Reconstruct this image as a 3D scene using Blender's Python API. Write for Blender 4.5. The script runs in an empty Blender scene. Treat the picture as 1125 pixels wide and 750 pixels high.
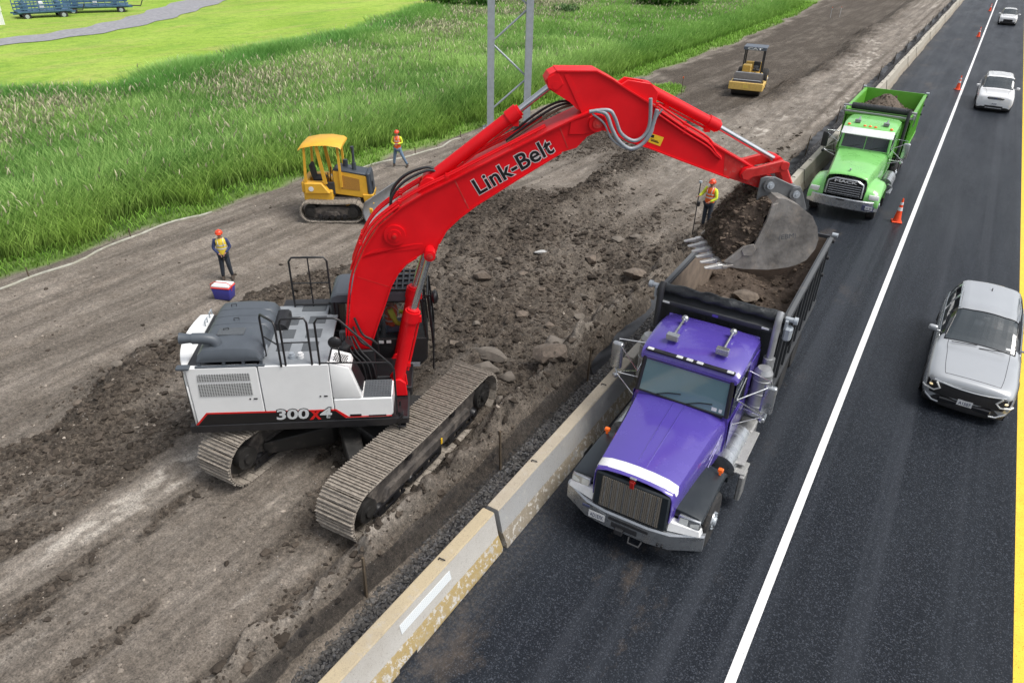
import bpy, bmesh, math, random
import numpy as np
from mathutils import Vector, Matrix

random.seed(7)
RNG = np.random.default_rng(11)
SC = bpy.context.scene
COL = SC.collection
R = math.radians
V = Vector

# ------------------------------------------------------------------ materials
def mat(name, col, rough=0.6, metal=0.0, spec=0.5, var=0.12, scale=6.0, bump=0.0, bscale=40.0,
        dirt=0.0, dirtcol=(0.16, 0.13, 0.10), dscale=2.5, coat=0.0, rv=1.0, emit=None, vcol=None, alpha=None, grad=None):
    m = bpy.data.materials.new(name); m.use_nodes = True
    nt = m.node_tree; N = nt.nodes; L = nt.links
    b = N['Principled BSDF']
    b.inputs['Roughness'].default_value = rough
    b.inputs['Metallic'].default_value = metal
    b.inputs['Specular IOR Level'].default_value = spec
    if coat:
        b.inputs['Coat Weight'].default_value = coat
        b.inputs['Coat Roughness'].default_value = 0.08
    tc = N.new('ShaderNodeTexCoord'); geo = N.new('ShaderNodeNewGeometry')
    nz = N.new('ShaderNodeTexNoise'); nz.inputs['Scale'].default_value = scale; nz.inputs['Detail'].default_value = 6
    nz.inputs['Roughness'].default_value = 0.65
    L.new(geo.outputs['Position'], nz.inputs['Vector'])
    base = N.new('ShaderNodeMix'); base.data_type = 'RGBA'
    c0 = tuple(max(0, c * (1 - var)) for c in col); c1 = tuple(min(1, c * (1 + var)) for c in col)
    base.inputs[6].default_value = (*c0, 1); base.inputs[7].default_value = (*c1, 1)
    mr = N.new('ShaderNodeMapRange'); mr.inputs[1].default_value = 0.3; mr.inputs[2].default_value = 0.7
    L.new(nz.outputs['Fac'], mr.inputs[0]); L.new(mr.outputs[0], base.inputs[0])
    out = base.outputs[2]
    if vcol:
        at = N.new('ShaderNodeAttribute'); at.attribute_name = vcol
        mu = N.new('ShaderNodeMix'); mu.data_type = 'RGBA'; mu.blend_type = 'MULTIPLY'; mu.inputs[0].default_value = 1
        L.new(out, mu.inputs[6]); L.new(at.outputs['Color'], mu.inputs[7]); out = mu.outputs[2]
    rr = N.new('ShaderNodeMapRange'); rr.inputs[1].default_value = 0.3; rr.inputs[2].default_value = 0.7
    rr.inputs[3].default_value = max(0.02, rough - 0.08 * rv); rr.inputs[4].default_value = min(1, rough + 0.1 * rv)
    L.new(nz.outputs['Fac'], rr.inputs[0]); rout = rr.outputs[0]
    if dirt > 0:
        dn = N.new('ShaderNodeTexNoise'); dn.inputs['Scale'].default_value = dscale; dn.inputs['Detail'].default_value = 9
        dn.inputs['Roughness'].default_value = 0.7
        L.new(geo.outputs['Position'], dn.inputs['Vector'])
        dr = N.new('ShaderNodeMapRange'); dr.inputs[1].default_value = 0.72 - dirt * 0.45; dr.inputs[2].default_value = 0.85 - dirt * 0.3
        dr.inputs[4].default_value = min(1, 0.35 + dirt * 0.6)
        L.new(dn.outputs['Fac'], dr.inputs[0])
        dm = N.new('ShaderNodeMix'); dm.data_type = 'RGBA'
        L.new(dr.outputs[0], dm.inputs[0]); L.new(out, dm.inputs[6]); dm.inputs[7].default_value = (*dirtcol, 1)
        out = dm.outputs[2]
        rm = N.new('ShaderNodeMix'); rm.data_type = 'FLOAT'
        L.new(dr.outputs[0], rm.inputs[0]); L.new(rout, rm.inputs[2]); rm.inputs[3].default_value = 0.9
        rout = rm.outputs[0]
        if metal > 0:
            mm = N.new('ShaderNodeMath'); mm.operation = 'MULTIPLY_ADD'
            L.new(dr.outputs[0], mm.inputs[0]); mm.inputs[1].default_value = -metal; mm.inputs[2].default_value = metal
            L.new(mm.outputs[0], b.inputs['Metallic'])
    L.new(out, b.inputs['Base Color']); L.new(rout, b.inputs['Roughness'])
    if bump > 0:
        bn = N.new('ShaderNodeTexNoise'); bn.inputs['Scale'].default_value = bscale; bn.inputs['Detail'].default_value = 5
        L.new(geo.outputs['Position'], bn.inputs['Vector'])
        bp = N.new('ShaderNodeBump'); bp.inputs['Strength'].default_value = bump; bp.inputs['Distance'].default_value = 0.02
        L.new(bn.outputs['Fac'], bp.inputs['Height']); L.new(bp.outputs[0], b.inputs['Normal'])
    if emit:
        b.inputs['Emission Color'].default_value = (*emit[:3], 1); b.inputs['Emission Strength'].default_value = emit[3]
    if alpha is not None:
        b.inputs['Alpha'].default_value = alpha
    return m

def screenmat(name, col, cells=40.0, fill=0.5, rough=0.6, metal=0.0, axes='XZ', see=True, back=(0.01, 0.01, 0.01)):
    """perforated / woven sheet: object space grid of holes"""
    m = bpy.data.materials.new(name); m.use_nodes = True
    nt = m.node_tree; N = nt.nodes; L = nt.links; b = N['Principled BSDF']
    b.inputs['Roughness'].default_value = rough; b.inputs['Metallic'].default_value = metal
    tc = N.new('ShaderNodeTexCoord'); sp = N.new('ShaderNodeSeparateXYZ'); L.new(tc.outputs['Object'], sp.inputs[0])
    def line(ax, c):
        a = N.new('ShaderNodeMath'); a.operation = 'MULTIPLY'; L.new(sp.outputs[ax], a.inputs[0]); a.inputs[1].default_value = c
        f = N.new('ShaderNodeMath'); f.operation = 'FRACT'; L.new(a.outputs[0], f.inputs[0])
        g = N.new('ShaderNodeMath'); g.operation = 'LESS_THAN'; L.new(f.outputs[0], g.inputs[0]); g.inputs[1].default_value = fill
        return g.outputs[0]
    mx = N.new('ShaderNodeMath'); mx.operation = 'MAXIMUM'
    cc = cells if isinstance(cells, tuple) else (cells, cells)
    L.new(line(axes[0], cc[0]), mx.inputs[0]); L.new(line(axes[1], cc[1]), mx.inputs[1])
    if see:
        L.new(mx.outputs[0], b.inputs['Alpha']); b.inputs['Base Color'].default_value = (*col, 1)
    else:
        x = N.new('ShaderNodeMix'); x.data_type = 'RGBA'; L.new(mx.outputs[0], x.inputs[0])
        x.inputs[6].default_value = (*back, 1); x.inputs[7].default_value = (*col, 1); L.new(x.outputs[2], b.inputs['Base Color'])
    return m

def glassmat(name, tint=(0.02, 0.03, 0.035), rough=0.04, trans=0.35):
    m = bpy.data.materials.new(name); m.use_nodes = True
    nt = m.node_tree; N = nt.nodes; L = nt.links; b = N['Principled BSDF']
    b.inputs['Base Color'].default_value = (*tint, 1); b.inputs['Roughness'].default_value = rough
    b.inputs['Specular IOR Level'].default_value = 0.8
    b.inputs['IOR'].default_value = 1.6
    b.inputs['Alpha'].default_value = 1 - trans
    return m

# ------------------------------------------------------------------ mesh builder
class MB:
    def __init__(s):
        s.v = []; s.f = []; s.m = []
    def add(s, vs, fs, mi=0, M=None):
        o = len(s.v)
        if M is not None: vs = [M @ V(p) for p in vs]
        s.v.extend([tuple(p) for p in vs]); s.f.extend([tuple(i + o for i in f) for f in fs]); s.m.extend([mi] * len(fs))
        return s
    def _bev(s, vs, fs, bev, mi, M, seg=1):
        if bev <= 0: return s.add(vs, fs, mi, M)
        bm = bmesh.new(); bv = [bm.verts.new(p) for p in vs]
        for f in fs: bm.faces.new([bv[i] for i in f])
        bmesh.ops.recalc_face_normals(bm, faces=bm.faces)
        bmesh.ops.bevel(bm, geom=list(bm.edges), offset=bev, segments=seg, affect='EDGES', profile=0.5, clamp_overlap=True)
        bm.verts.index_update()
        vv = [v.co.copy() for v in bm.verts]; ff = [[v.index for v in f.verts] for f in bm.faces]; bm.free()
        return s.add(vv, ff, mi, M)
    def box(s, c, d, rot=None, bev=0.0, mi=0, M=None, seg=1):
        x, y, z = d[0] / 2, d[1] / 2, d[2] / 2
        vs = [V((a * x, b * y, e * z)) for e in (-1, 1) for b in (-1, 1) for a in (-1, 1)]
        fs = [(0, 2, 3, 1), (4, 5, 7, 6), (0, 1, 5, 4), (2, 6, 7, 3), (0, 4, 6, 2), (1, 3, 7, 5)]
        T = Matrix.Translation(V(c))
        if rot is not None: T = T @ Matrix.Rotation(rot[2], 4, 'Z') @ Matrix.Rotation(rot[1], 4, 'Y') @ Matrix.Rotation(rot[0], 4, 'X')
        if M is not None: T = M @ T
        return s._bev(vs, fs, bev, mi, T, seg)
    def hexa(s, lo, hi, bev=0.0, mi=0, M=None, seg=1):
        """8 corner solid: lo, hi = 4 points each, same winding"""
        vs = [V(p) for p in lo] + [V(p) for p in hi]
        fs = [(3, 2, 1, 0), (4, 5, 6, 7)] + [(i, (i + 1) % 4, (i + 1) % 4 + 4, i + 4) for i in range(4)]
        return s._bev(vs, fs, bev, mi, M, seg)
    def prism(s, poly, ax, a, b, bev=0.0, mi=0, M=None, seg=1, scale_b=None):
        n = len(poly)
        def P(p, t):
            return {'x': V((t, p[0], p[1])), 'y': V((p[0], t, p[1])), 'z': V((p[0], p[1], t))}[ax]
        vs = [P(p, a) for p in poly] + [P(p, b) for p in (scale_b or poly)]
        fs = [tuple(range(n))[::-1], tuple(range(n, 2 * n))] + [(i, (i + 1) % n, (i + 1) % n + n, i + n) for i in range(n)]
        bm = bmesh.new(); bv = [bm.verts.new(p) for p in vs]
        for f in fs: bm.faces.new([bv[i] for i in f])
        bmesh.ops.recalc_face_normals(bm, faces=bm.faces)
        if bev > 0: bmesh.ops.bevel(bm, geom=list(bm.edges), offset=bev, segments=seg, affect='EDGES', clamp_overlap=True)
        bmesh.ops.triangulate(bm, faces=[f for f in bm.faces if len(f.verts) > 4])
        bm.verts.index_update()
        vv = [v.co.copy() for v in bm.verts]; ff = [[v.index for v in f.verts] for f in bm.faces]; bm.free()
        return s.add(vv, ff, mi, M)
    def cyl(s, p0, p1, r0, r1=None, n=20, caps=True, mi=0, M=None):
        p0 = V(p0); p1 = V(p1); r1 = r0 if r1 is None else r1
        d = (p1 - p0).normalized(); a = d.orthogonal().normalized(); b = d.cross(a)
        vs = [p + (a * math.cos(2 * math.pi * i / n) + b * math.sin(2 * math.pi * i / n)) * r for p, r in ((p0, r0), (p1, r1)) for i in range(n)]
        fs = [(i, (i + 1) % n, (i + 1) % n + n, i + n) for i in range(n)]
        if caps: fs += [tuple(range(n))[::-1], tuple(range(n, 2 * n))]
        return s.add(vs, fs, mi, M)
    def tube(s, pts, r, n=8, closed=False, mi=0, M=None, caps=True):
        pts = [V(p) for p in pts]; k = len(pts); vs = []; a = None
        for i, p in enumerate(pts):
            if closed: t = pts[(i + 1) % k] - pts[i - 1]
            else: t = pts[min(i + 1, k - 1)] - pts[max(i - 1, 0)]
            t.normalize()
            a = t.orthogonal().normalized() if a is None else (a - t * a.dot(t)).normalized()
            b = t.cross(a); rr = r[i] if isinstance(r, (list, tuple)) else r
            vs += [p + (a * math.cos(2 * math.pi * j / n) + b * math.sin(2 * math.pi * j / n)) * rr for j in range(n)]
        fs = []
        for i in range(k if closed else k - 1):
            for j in range(n):
                A = i * n + j; B = i * n + (j + 1) % n; C = ((i + 1) % k) * n + (j + 1) % n; D = ((i + 1) % k) * n + j
                fs.append((A, B, C, D))
        if caps and not closed: fs += [tuple(range(n))[::-1], tuple(range((k - 1) * n, k * n))]
        return s.add(vs, fs, mi, M)
    def lathe(s, prof, o=(0, 0, 0), ax=(0, 0, 1), n=24, mi=0, M=None):
        """prof: (radius, height) list"""
        d = V(ax).normalized(); a = d.orthogonal().normalized(); b = d.cross(a); o = V(o); k = len(prof)
        vs = [o + d * h + (a * math.cos(2 * math.pi * j / n) + b * math.sin(2 * math.pi * j / n)) * r for r, h in prof for j in range(n)]
        fs = [(i * n + j, i * n + (j + 1) % n, (i + 1) * n + (j + 1) % n, (i + 1) * n + j) for i in range(k - 1) for j in range(n)]
        fs += [tuple(range(n))[::-1], tuple(range((k - 1) * n, k * n))]
        return s.add(vs, fs, mi, M)
    def ball(s, c, r, n=12, mi=0, M=None, sq=(1, 1, 1)):
        prof = [(math.sin(math.pi * i / n) * 1.0 + 1e-4, -math.cos(math.pi * i / n)) for i in range(n + 1)]
        k = len(prof); c = V(c)
        vs = [c + V((p * math.cos(2 * math.pi * j / n) * r * sq[0], p * math.sin(2 * math.pi * j / n) * r * sq[1], h * r * sq[2])) for p, h in prof for j in range(n)]
        fs = [(i * n + j, i * n + (j + 1) % n, (i + 1) * n + (j + 1) % n, (i + 1) * n + j) for i in range(k - 1) for j in range(n)]
        return s.add(vs, fs, mi, M)
    def loft(s, rings, caps=True, mi=0, M=None, closed=True):
        n = len(rings[0]); vs = [p for r in rings for p in r]; k = len(rings)
        fs = [(i * n + j, i * n + (j + 1) % n, (i + 1) * n + (j + 1) % n, (i + 1) * n + j) for i in range(k - 1) for j in range(n if closed else n - 1)]
        if caps: fs += [tuple(range(n))[::-1], tuple(range((k - 1) * n, k * n))]
        return s.add(vs, fs, mi, M)
    def build(s, name, mats, parent=None, smooth=35, M=None, recalc=True, loc=None):
        me = bpy.data.meshes.new(name)
        vs = s.v if M is None else [tuple(M @ V(p)) for p in s.v]
        me.from_pydata(vs, [], s.f)
        mats = mats if isinstance(mats, (list, tuple)) else [mats]
        for x in mats: me.materials.append(x)
        if len(mats) > 1: me.polygons.foreach_set('material_index', s.m)
        if recalc:
            bm = bmesh.new(); bm.from_mesh(me); bmesh.ops.recalc_face_normals(bm, faces=bm.faces); bm.to_mesh(me); bm.free()
        me.polygons.foreach_set('use_smooth', [True] * len(me.polygons))
        if smooth is not None and smooth < 180: me.set_sharp_from_angle(angle=R(smooth))
        me.update()
        o = bpy.data.objects.new(name, me); COL.objects.link(o)
        if parent is not None: o.parent = parent
        if loc is not None: o.location = loc
        return o

def thing(name, label, cat, loc=(0, 0, 0), rz=0.0, group=None):
    o = bpy.data.objects.new(name, None); COL.objects.link(o); o.empty_display_size = 0.2
    o.location = loc; o.rotation_euler = (0, 0, rz); o['label'] = label; o['category'] = cat
    if group: o['group'] = group
    return o
def tag(o, label, cat, group=None):
    o['label'] = label; o['category'] = cat
    if group: o['group'] = group
    return o
def copy_tree(o, parent=None):
    c = o.copy(); COL.objects.link(c); c.parent = parent
    for ch in list(o.children): copy_tree(ch, c)
    return c
def text_part(name, body, size, m, parent, M, extrude=0.002, offset=0.0, sx=1.0, shear=0.0, space=1.0):
    cu = bpy.data.curves.new(name, 'FONT'); cu.body = body; cu.size = size; cu.extrude = extrude; cu.offset = offset
    cu.shear = shear; cu.space_character = space; cu.resolution_u = 3
    t = bpy.data.objects.new(name + '_tmp', cu); COL.objects.link(t)
    dg = bpy.context.evaluated_depsgraph_get(); dg.update()
    me = bpy.data.meshes.new_from_object(t.evaluated_get(dg))
    bpy.data.objects.remove(t); bpy.data.curves.remove(cu)
    me.name = name
    me.transform(M @ Matrix.Diagonal((sx, 1, 1, 1)))
    me.materials.clear(); me.materials.append(m)
    o = bpy.data.objects.new(name, me); COL.objects.link(o); o.parent = parent
    return o
def frame(o, x, y):
    """matrix taking text plane (x right, y up) to 3D: origin, x dir, y dir"""
    x = V(x).normalized(); y = V(y).normalized(); z = x.cross(y)
    M = Matrix.Identity(4)
    for i in range(3): M[i][0] = x[i]; M[i][1] = y[i]; M[i][2] = z[i]; M[i][3] = o[i]
    return M
def spline(pts, n=6, closed=False):
    """catmull rom through pts"""
    pts = [V(p) for p in pts]; k = len(pts); out = []
    for i in range(k if closed else k - 1):
        if closed: a, b, c, d = pts[i - 1], pts[i], pts[(i + 1) % k], pts[(i + 2) % k]
        else: a, b, c, d = pts[max(i - 1, 0)], pts[i], pts[i + 1], pts[min(i + 2, k - 1)]
        for j in range(n):
            t = j / n
            out.append(0.5 * ((2 * b) + (c - a) * t + (2 * a - 5 * b + 4 * c - d) * t * t + (3 * b - a - 3 * c + d) * t ** 3))
    if not closed: out.append(pts[-1])
    return out

# ------------------------------------------------------------------ numpy noise
def _hash(ix, iy, s):
    h = (ix.astype(np.int64) * 374761393 + iy.astype(np.int64) * 668265263 + s * 974634777) & 0xffffffff
    h = ((h ^ (h >> 13)) * 1274126177) & 0xffffffff
    return ((h ^ (h >> 16)) & 0xffff) / 65535.0
def vnoise(x, y, s=0):
    ix = np.floor(x); iy = np.floor(y); fx = x - ix; fy = y - iy
    fx = fx * fx * (3 - 2 * fx); fy = fy * fy * (3 - 2 * fy)
    a = _hash(ix, iy, s); b = _hash(ix + 1, iy, s); c = _hash(ix, iy + 1, s); d = _hash(ix + 1, iy + 1, s)
    return (a + (b - a) * fx) * (1 - fy) + (c + (d - c) * fx) * fy
def fbm(x, y, o=4, s=0, g=0.5):
    t = 0; a = 1; n = 0
    for i in range(o):
        t = t + a * vnoise(x * 2 ** i + 17.3 * i, y * 2 ** i + 9.1 * i, s + i); n += a; a *= g
    return t / n
def sstep(a, b, x):
    t = np.clip((x - a) / (b - a), 0, 1); return t * t * (3 - 2 * t)

# ------------------------------------------------------------------ camera
H = 10.0
F = 782.0
CX, CU, CD = V((0.84810458, 0.52935102, 0.02249719)), V((-0.28904135, 0.42666911, 0.85697641)), V((-0.44404248, 0.73330823, -0.51486436))
cam = bpy.data.cameras.new('camera'); co = bpy.data.objects.new('camera', cam); COL.objects.link(co)
cam.sensor_width = 36; cam.lens = F / 1125 * 36; cam.clip_end = 3000; cam.clip_start = 0.1
_M = Matrix.Identity(4)
for i in range(3):
    _M[i][0] = CX[i]; _M[i][1] = CU[i]; _M[i][2] = -CD[i]
_M[2][3] = H
co.matrix_world = _M
SC.camera = co
SC.view_settings.view_transform = 'Standard'; SC.view_settings.look = 'None'; SC.view_settings.exposure = 0
def inview(x, y, z, mx=0.15):
    """numpy mask: which ground points the photograph (plus a margin) could see"""
    d = np.stack([x, y, z - H], -1)
    u = d @ np.array(CX); v = d @ np.array(CU); w = d @ np.array(CD)
    w = np.maximum(w, 0.1)
    return (np.abs(u / w) < 562 / F * (1 + mx)) & (np.abs(v / w) < 375 / F * (1 + mx)) 
# ------------------------------------------------------------------ light
W = bpy.data.worlds.new('World'); SC.world = W; W.use_nodes = True
nt = W.node_tree; N = nt.nodes; L = nt.links
sky = N.new('ShaderNodeTexSky'); sky.sky_type = 'NISHITA'; sky.sun_disc = False
SUN_EL, SUN_AZ = R(60), R(78)          # azimuth from +Y towards +X
sky.sun_elevation = SUN_EL; sky.sun_rotation = SUN_AZ; sky.dust_density = 3.0; sky.air_density = 1.0; sky.ozone_density = 1.0
hs = N.new('ShaderNodeHueSaturation'); hs.inputs['Saturation'].default_value = 0.28
L.new(sky.outputs[0], hs.inputs['Color']); L.new(hs.outputs[0], N['Background'].inputs[0]); N['Background'].inputs[1].default_value = 0.15; hs.inputs['Value'].default_value = 1.2
sl = bpy.data.lights.new('sun', 'SUN'); sl.energy = 2.7; sl.angle = R(26); sl.color = (1.0, 0.96, 0.9)
so = bpy.data.objects.new('sun', sl); COL.objects.link(so)
sd = V((math.sin(SUN_AZ) * math.cos(SUN_EL), math.cos(SUN_AZ) * math.cos(SUN_EL), math.sin(SUN_EL)))
so.rotation_euler = sd.to_track_quat('Z', 'Y').to_euler(); so.location = (0, 0, 40)

# ------------------------------------------------------------------ terrain
def lerp_pts(y, pts):
    return np.interp(y, [p[0] for p in pts], [p[1] for p in pts])
RIDGE = [(-20, -15.0), (0, -15.3), (7, -15.9), (12, -16.6), (18, -15.0), (24, -12.6), (32, -13.3), (41, -13.2), (50, -11.4), (64, -10.9), (90, -11.5), (140, -12), (900, -12)]
GRASS = [(-20, -25.2), (9, -25.6), (14, -26.0), (22, -25.4), (31, -24.1), (43, -24.0), (56, -23.0), (78, -22.3), (110, -23.0), (136, -25), (900, -30)]
LAWN = [(-20, -50), (10, -51), (21, -49.5), (26, -45), (36, -48), (54, -50.5), (78, -60), (97, -64), (140, -75), (900, -200)]
ROADL = -6.15
def terr(x, y):
    x = np.asarray(x, float); y = np.asarray(y, float)
    xr = lerp_pts(y, RIDGE) + (fbm(y * 0.35, y * 0 + 3, 3, 5) - 0.5) * 1.6
    xg = lerp_pts(y, GRASS)
    left = sstep(1.1, -1.3, x - xr)
    z = -1.0 * left
    # churned ridge band
    rb = np.exp(-((x - xr) / 1.25) ** 2) * np.where(y < 34, 1.0, 0.8)
    z = z + rb * (0.24 + 0.9 * (fbm(x * 1.1, y * 0.6, 4, 21) - 0.42))
    # loose pile behind the machine
    pile = np.exp(-(((x + 14.6) / 3.3) ** 2 + ((y - 23.4) / 3.4) ** 2)); z = z + pile * 1.0
    pile2 = np.exp(-(((x + 9.3) / 3.4) ** 2 + ((y - 16.0) / 4.3) ** 2)); z = z + pile2 * 0.22
    dig = np.clip(sstep(9.0, 13.5, y) * sstep(27, 21, y) * sstep(-16.5, -13.5, x) * sstep(-6.1, -6.8, x), 0, 1)
    z = z + dig * (0.75 * (fbm(x * 0.8, y * 0.8, 4, 31) - 0.5) + 0.26 * (fbm(x * 3, y * 3, 3, 33) - 0.5))
    # bank behind silt fence
    bk = np.exp(-((x + 6.74 + .25 * (fbm(y * .9, y * 0, 3, 42) - .5)) / 0.34) ** 2) * sstep(36, 20, y)
    z = z + bk * (0.50 + 1.15 * (fbm(x * 2.8, y * 1.5, 4, 41) - 0.5) + .35 * (fbm(x * 8, y * 6, 3, 43) - .5)) - .10 * np.exp(-((x + 7.25) / .16) ** 2) * sstep(14, 8, y)
    # rutted grooves along the travel direction
    soil = (x < ROADL) & (x > xg)
    gro = (fbm(x * 2.6, y * 0.09, 3, 51) - 0.5) * 0.10 + (fbm(x * 0.8, y * 0.05, 2, 52) - 0.5) * 0.12
    near = sstep(-24.9, -24.2, x) * sstep(-22.4, -23.4, x)
    z = z + np.where(soil, gro + near * 0.16 * (fbm(x * 3, y * 0.3, 3, 53) - 0.3), 0)
    # small clods
    cl = fbm(x * 5.5, y * 5.5, 4, 61) - 0.5
    z = z + np.where(soil, cl * (0.04 + 0.20 * np.clip(rb + 0.9 * pile + 0.8 * dig + 0.6 * bk, 0, 1)), 0)
    # tyre and grouser tracks across the flat close to the camera
    for xc in (-9.05, -12.3, -10.9):
        t = np.exp(-((x - xc - 0.15 * np.sin(y * 0.3)) / 0.16) ** 2) * sstep(13, 3, y)
        z = z - np.where(soil, t * 0.035, 0)
    # field
    z = np.where(x <= xg, -1.0 + 0.15 * (fbm(x * 0.12, y * 0.12, 3, 71) - 0.5) + 0.12 * sstep(0, 1, xg - x), z)
    # tongue with grass tuft
    z = z + 0.35 * np.exp(-(((x + 19) / 1.3) ** 2 + ((y - 51.3) / 3.0) ** 2))
    # toward the road
    g = sstep(-6.45, -6.1, x)
    z = z * (1 - g) + g * (-0.10 + 0.05 * (fbm(x * 9, y * 9, 3, 81) - 0.5))
    return z
def hz(x, y): return float(terr(np.array([x]), np.array([y]))[0])

def masks(x, y):
    xr = lerp_pts(y, RIDGE) + (fbm(y * 0.35, y * 0 + 3, 3, 5) - 0.5) * 1.6
    xg = lerp_pts(y, GRASS)
    n1 = fbm(x * 0.9, y * 0.35, 4, 101); n2 = fbm(x * 2.2, y * 0.25, 4, 102); n3 = fbm(x * 0.35, y * 0.12, 3, 103)
    rb = np.exp(-((x - xr - np.where(y < 14, .6, -.2)) / np.where(y < 14, 2.1, 1.6)) ** 2)
    dark = rb * 1.15 * np.where(y < 34, 1, .9)
    dark = np.maximum(dark, sstep(28, 38, y) * sstep(0.4, -0.6, x - xr) * 0.95 * sstep(0.0, 1.6, x - xg + (n1 - .5) * 3))
    pile = np.exp(-(((x + 14.2) / 3.9) ** 2 + ((y - 23.4) / 4.2) ** 2)); dark = np.maximum(dark, pile * 1.15)
    dig = np.clip(sstep(8.5, 12.5, y) * sstep(31, 21, y) * sstep(-16.5, -13.5, x), 0, 1); dark = np.maximum(dark, dig * 0.8)
    # soil colour darkened under and around the machine
    under_mach = np.exp(-(((x + 9.0) / 2.6) ** 2 + ((y - 8.5) / 4.0) ** 2)); dark = np.maximum(dark, under_mach * 0.5)
    bk = np.exp(-((x + 6.3) / 0.25) ** 2) + .8 * np.exp(-((x + 7.3) / 0.2) ** 2); dark = np.maximum(dark, bk * 0.75)  # shade in the crevices either side of the bank, darkened into the soil colour
    n4 = fbm(x * 3.1, y * 1.6, 4, 107); dark = np.clip(dark + (n1 - 0.5) * 1.0 + (n2 - 0.5) * 0.6 + (n4 - .5) * .5 - .05, 0, 1) * np.clip(sstep(-0.3, 0.7, x - xg), 0, 1)
    chalk = 1.5 * np.exp(-((x + 11.8 + .25 * np.sin(y * .8)) / 0.38) ** 2) * sstep(9, 6, y) + 1.3 * np.exp(-((x + 13.4) / 0.8) ** 2) * sstep(10, 6, y)
    pale = sstep(25, 34, y) * sstep(0.6, 1.6, x - xr)
    chalk = chalk + pale * (0.15 + 0.75 * sstep(0.52, 0.68, n3)) + 0.5 * np.exp(-(((x + 14) / 2.5) ** 2 + ((y - 33) / 5) ** 2))
    chalk = np.clip(chalk * sstep(0.40, 0.60, n2 * 0.6 + n1 * 0.4) * 1.5 + pale * 0.16 + .5 * np.exp(-((x + 10.7) / .5) ** 2) * sstep(.45, .65, n1) * sstep(11, 5, y), 0, 1)
    wheel = (np.exp(-((x + 10.9) / .28) ** 2) + np.exp(-((x + 12.6) / .32) ** 2) + np.exp(-((x + 8.3) / .22) ** 2)) * sstep(14, 6, y) * .6; dark = np.clip(dark + wheel * sstep(.35, .6, n1), 0, 1)
    st = fbm(x * 1.9 + .15 * np.sin(y * .5), y * .10, 4, 111); blk = fbm(x * 3.4, y * 1.5, 4, 112)
    flat = (x > -17) * sstep(15, 9, y) * sstep(-7.2, -7.8, x); dark = np.clip(dark + flat * sstep(.50, .60, st) * sstep(.32, .55, blk) * .75 * sstep(-15, -12.5, x), 0, 1)
    chalk = chalk * sstep(.36, .56, blk) + flat * .5 * sstep(.60, .70, fbm(x * 1.6 + 9, y * .16, 3, 113)) * sstep(.4, .6, blk); chalk = np.clip(chalk, 0, 1) * (1 - .7 * dark) * (.35 + .65 * sstep(.42, .58, fbm(x * 6, y * 2.5, 3, 114)))
    lit_crest = np.exp(-((x + 6.78) / .16) ** 2) * (y < 30); chalk = np.maximum(chalk, lit_crest * sstep(.48, .62, blk) * .55)  # pale dusty bank crest, its sunlit tone put into the soil colour
    gr = sstep(0.25, -0.35, x - xg + (n1 - 0.5) * 1.5)
    tuft = np.exp(-(((x + 19) / 1.6) ** 2 + ((y - 51.3) / 3.6) ** 2)); gr = np.maximum(gr, sstep(.35, .6, tuft + (n1 - .5) * .3))
    tar = sstep(-6.20, -6.08, x + (n2 - .5) * .25)
    return dark, chalk, gr, tar

def lines(segs):
    out = []
    for a, b, n, p in segs:
        t = (np.arange(n) / n) ** p; out.append(a + (b - a) * t)
    return np.concatenate(out + [[segs[-1][1]]])
xs = lines([(-900, -120, 12, 0.6), (-120, -52, 40, 1), (-52, -27, 60, 1), (-27, -17, 105, 1), (-17, -6, 200, 1), (-6, 8, 18, 1), (8, 700, 14, 2.5)])
ys = lines([(-60, -2, 10, 1), (-2, 3, 30, 1), (3, 18, 270, 1), (18, 40, 260, 1.15), (40, 100, 230, 1.3), (100, 1500, 60, 2.6)])
X, Y = np.meshgrid(xs, ys)
Z = terr(X, Y)
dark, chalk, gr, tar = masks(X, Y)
nx, ny = len(xs), len(ys)
me = bpy.data.meshes.new('ground')
me.vertices.add(nx * ny); me.vertices.foreach_set('co', np.stack([X, Y, Z], -1).astype(np.float32).ravel())
idx = (np.arange(ny - 1)[:, None] * nx + np.arange(nx - 1)[None, :]).ravel()
quads = np.stack([idx, idx + 1, idx + 1 + nx, idx + nx], -1)
def set_faces(me, faces, k):
    n = len(faces)
    me.loops.add(n * k); me.loops.foreach_set('vertex_index', faces.astype(np.int32).ravel())
    me.polygons.add(n); me.polygons.foreach_set('loop_start', np.arange(n, dtype=np.int32) * k)
    me.update(calc_edges=True); me.polygons.foreach_set('use_smooth', np.ones(n, dtype=bool))
set_faces(me, quads, 4)
ca = me.color_attributes.new('zone', 'FLOAT_COLOR', 'POINT')
ca.data.foreach_set('color', np.stack([dark, chalk, gr, tar], -1).astype(np.float32).ravel())

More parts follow.
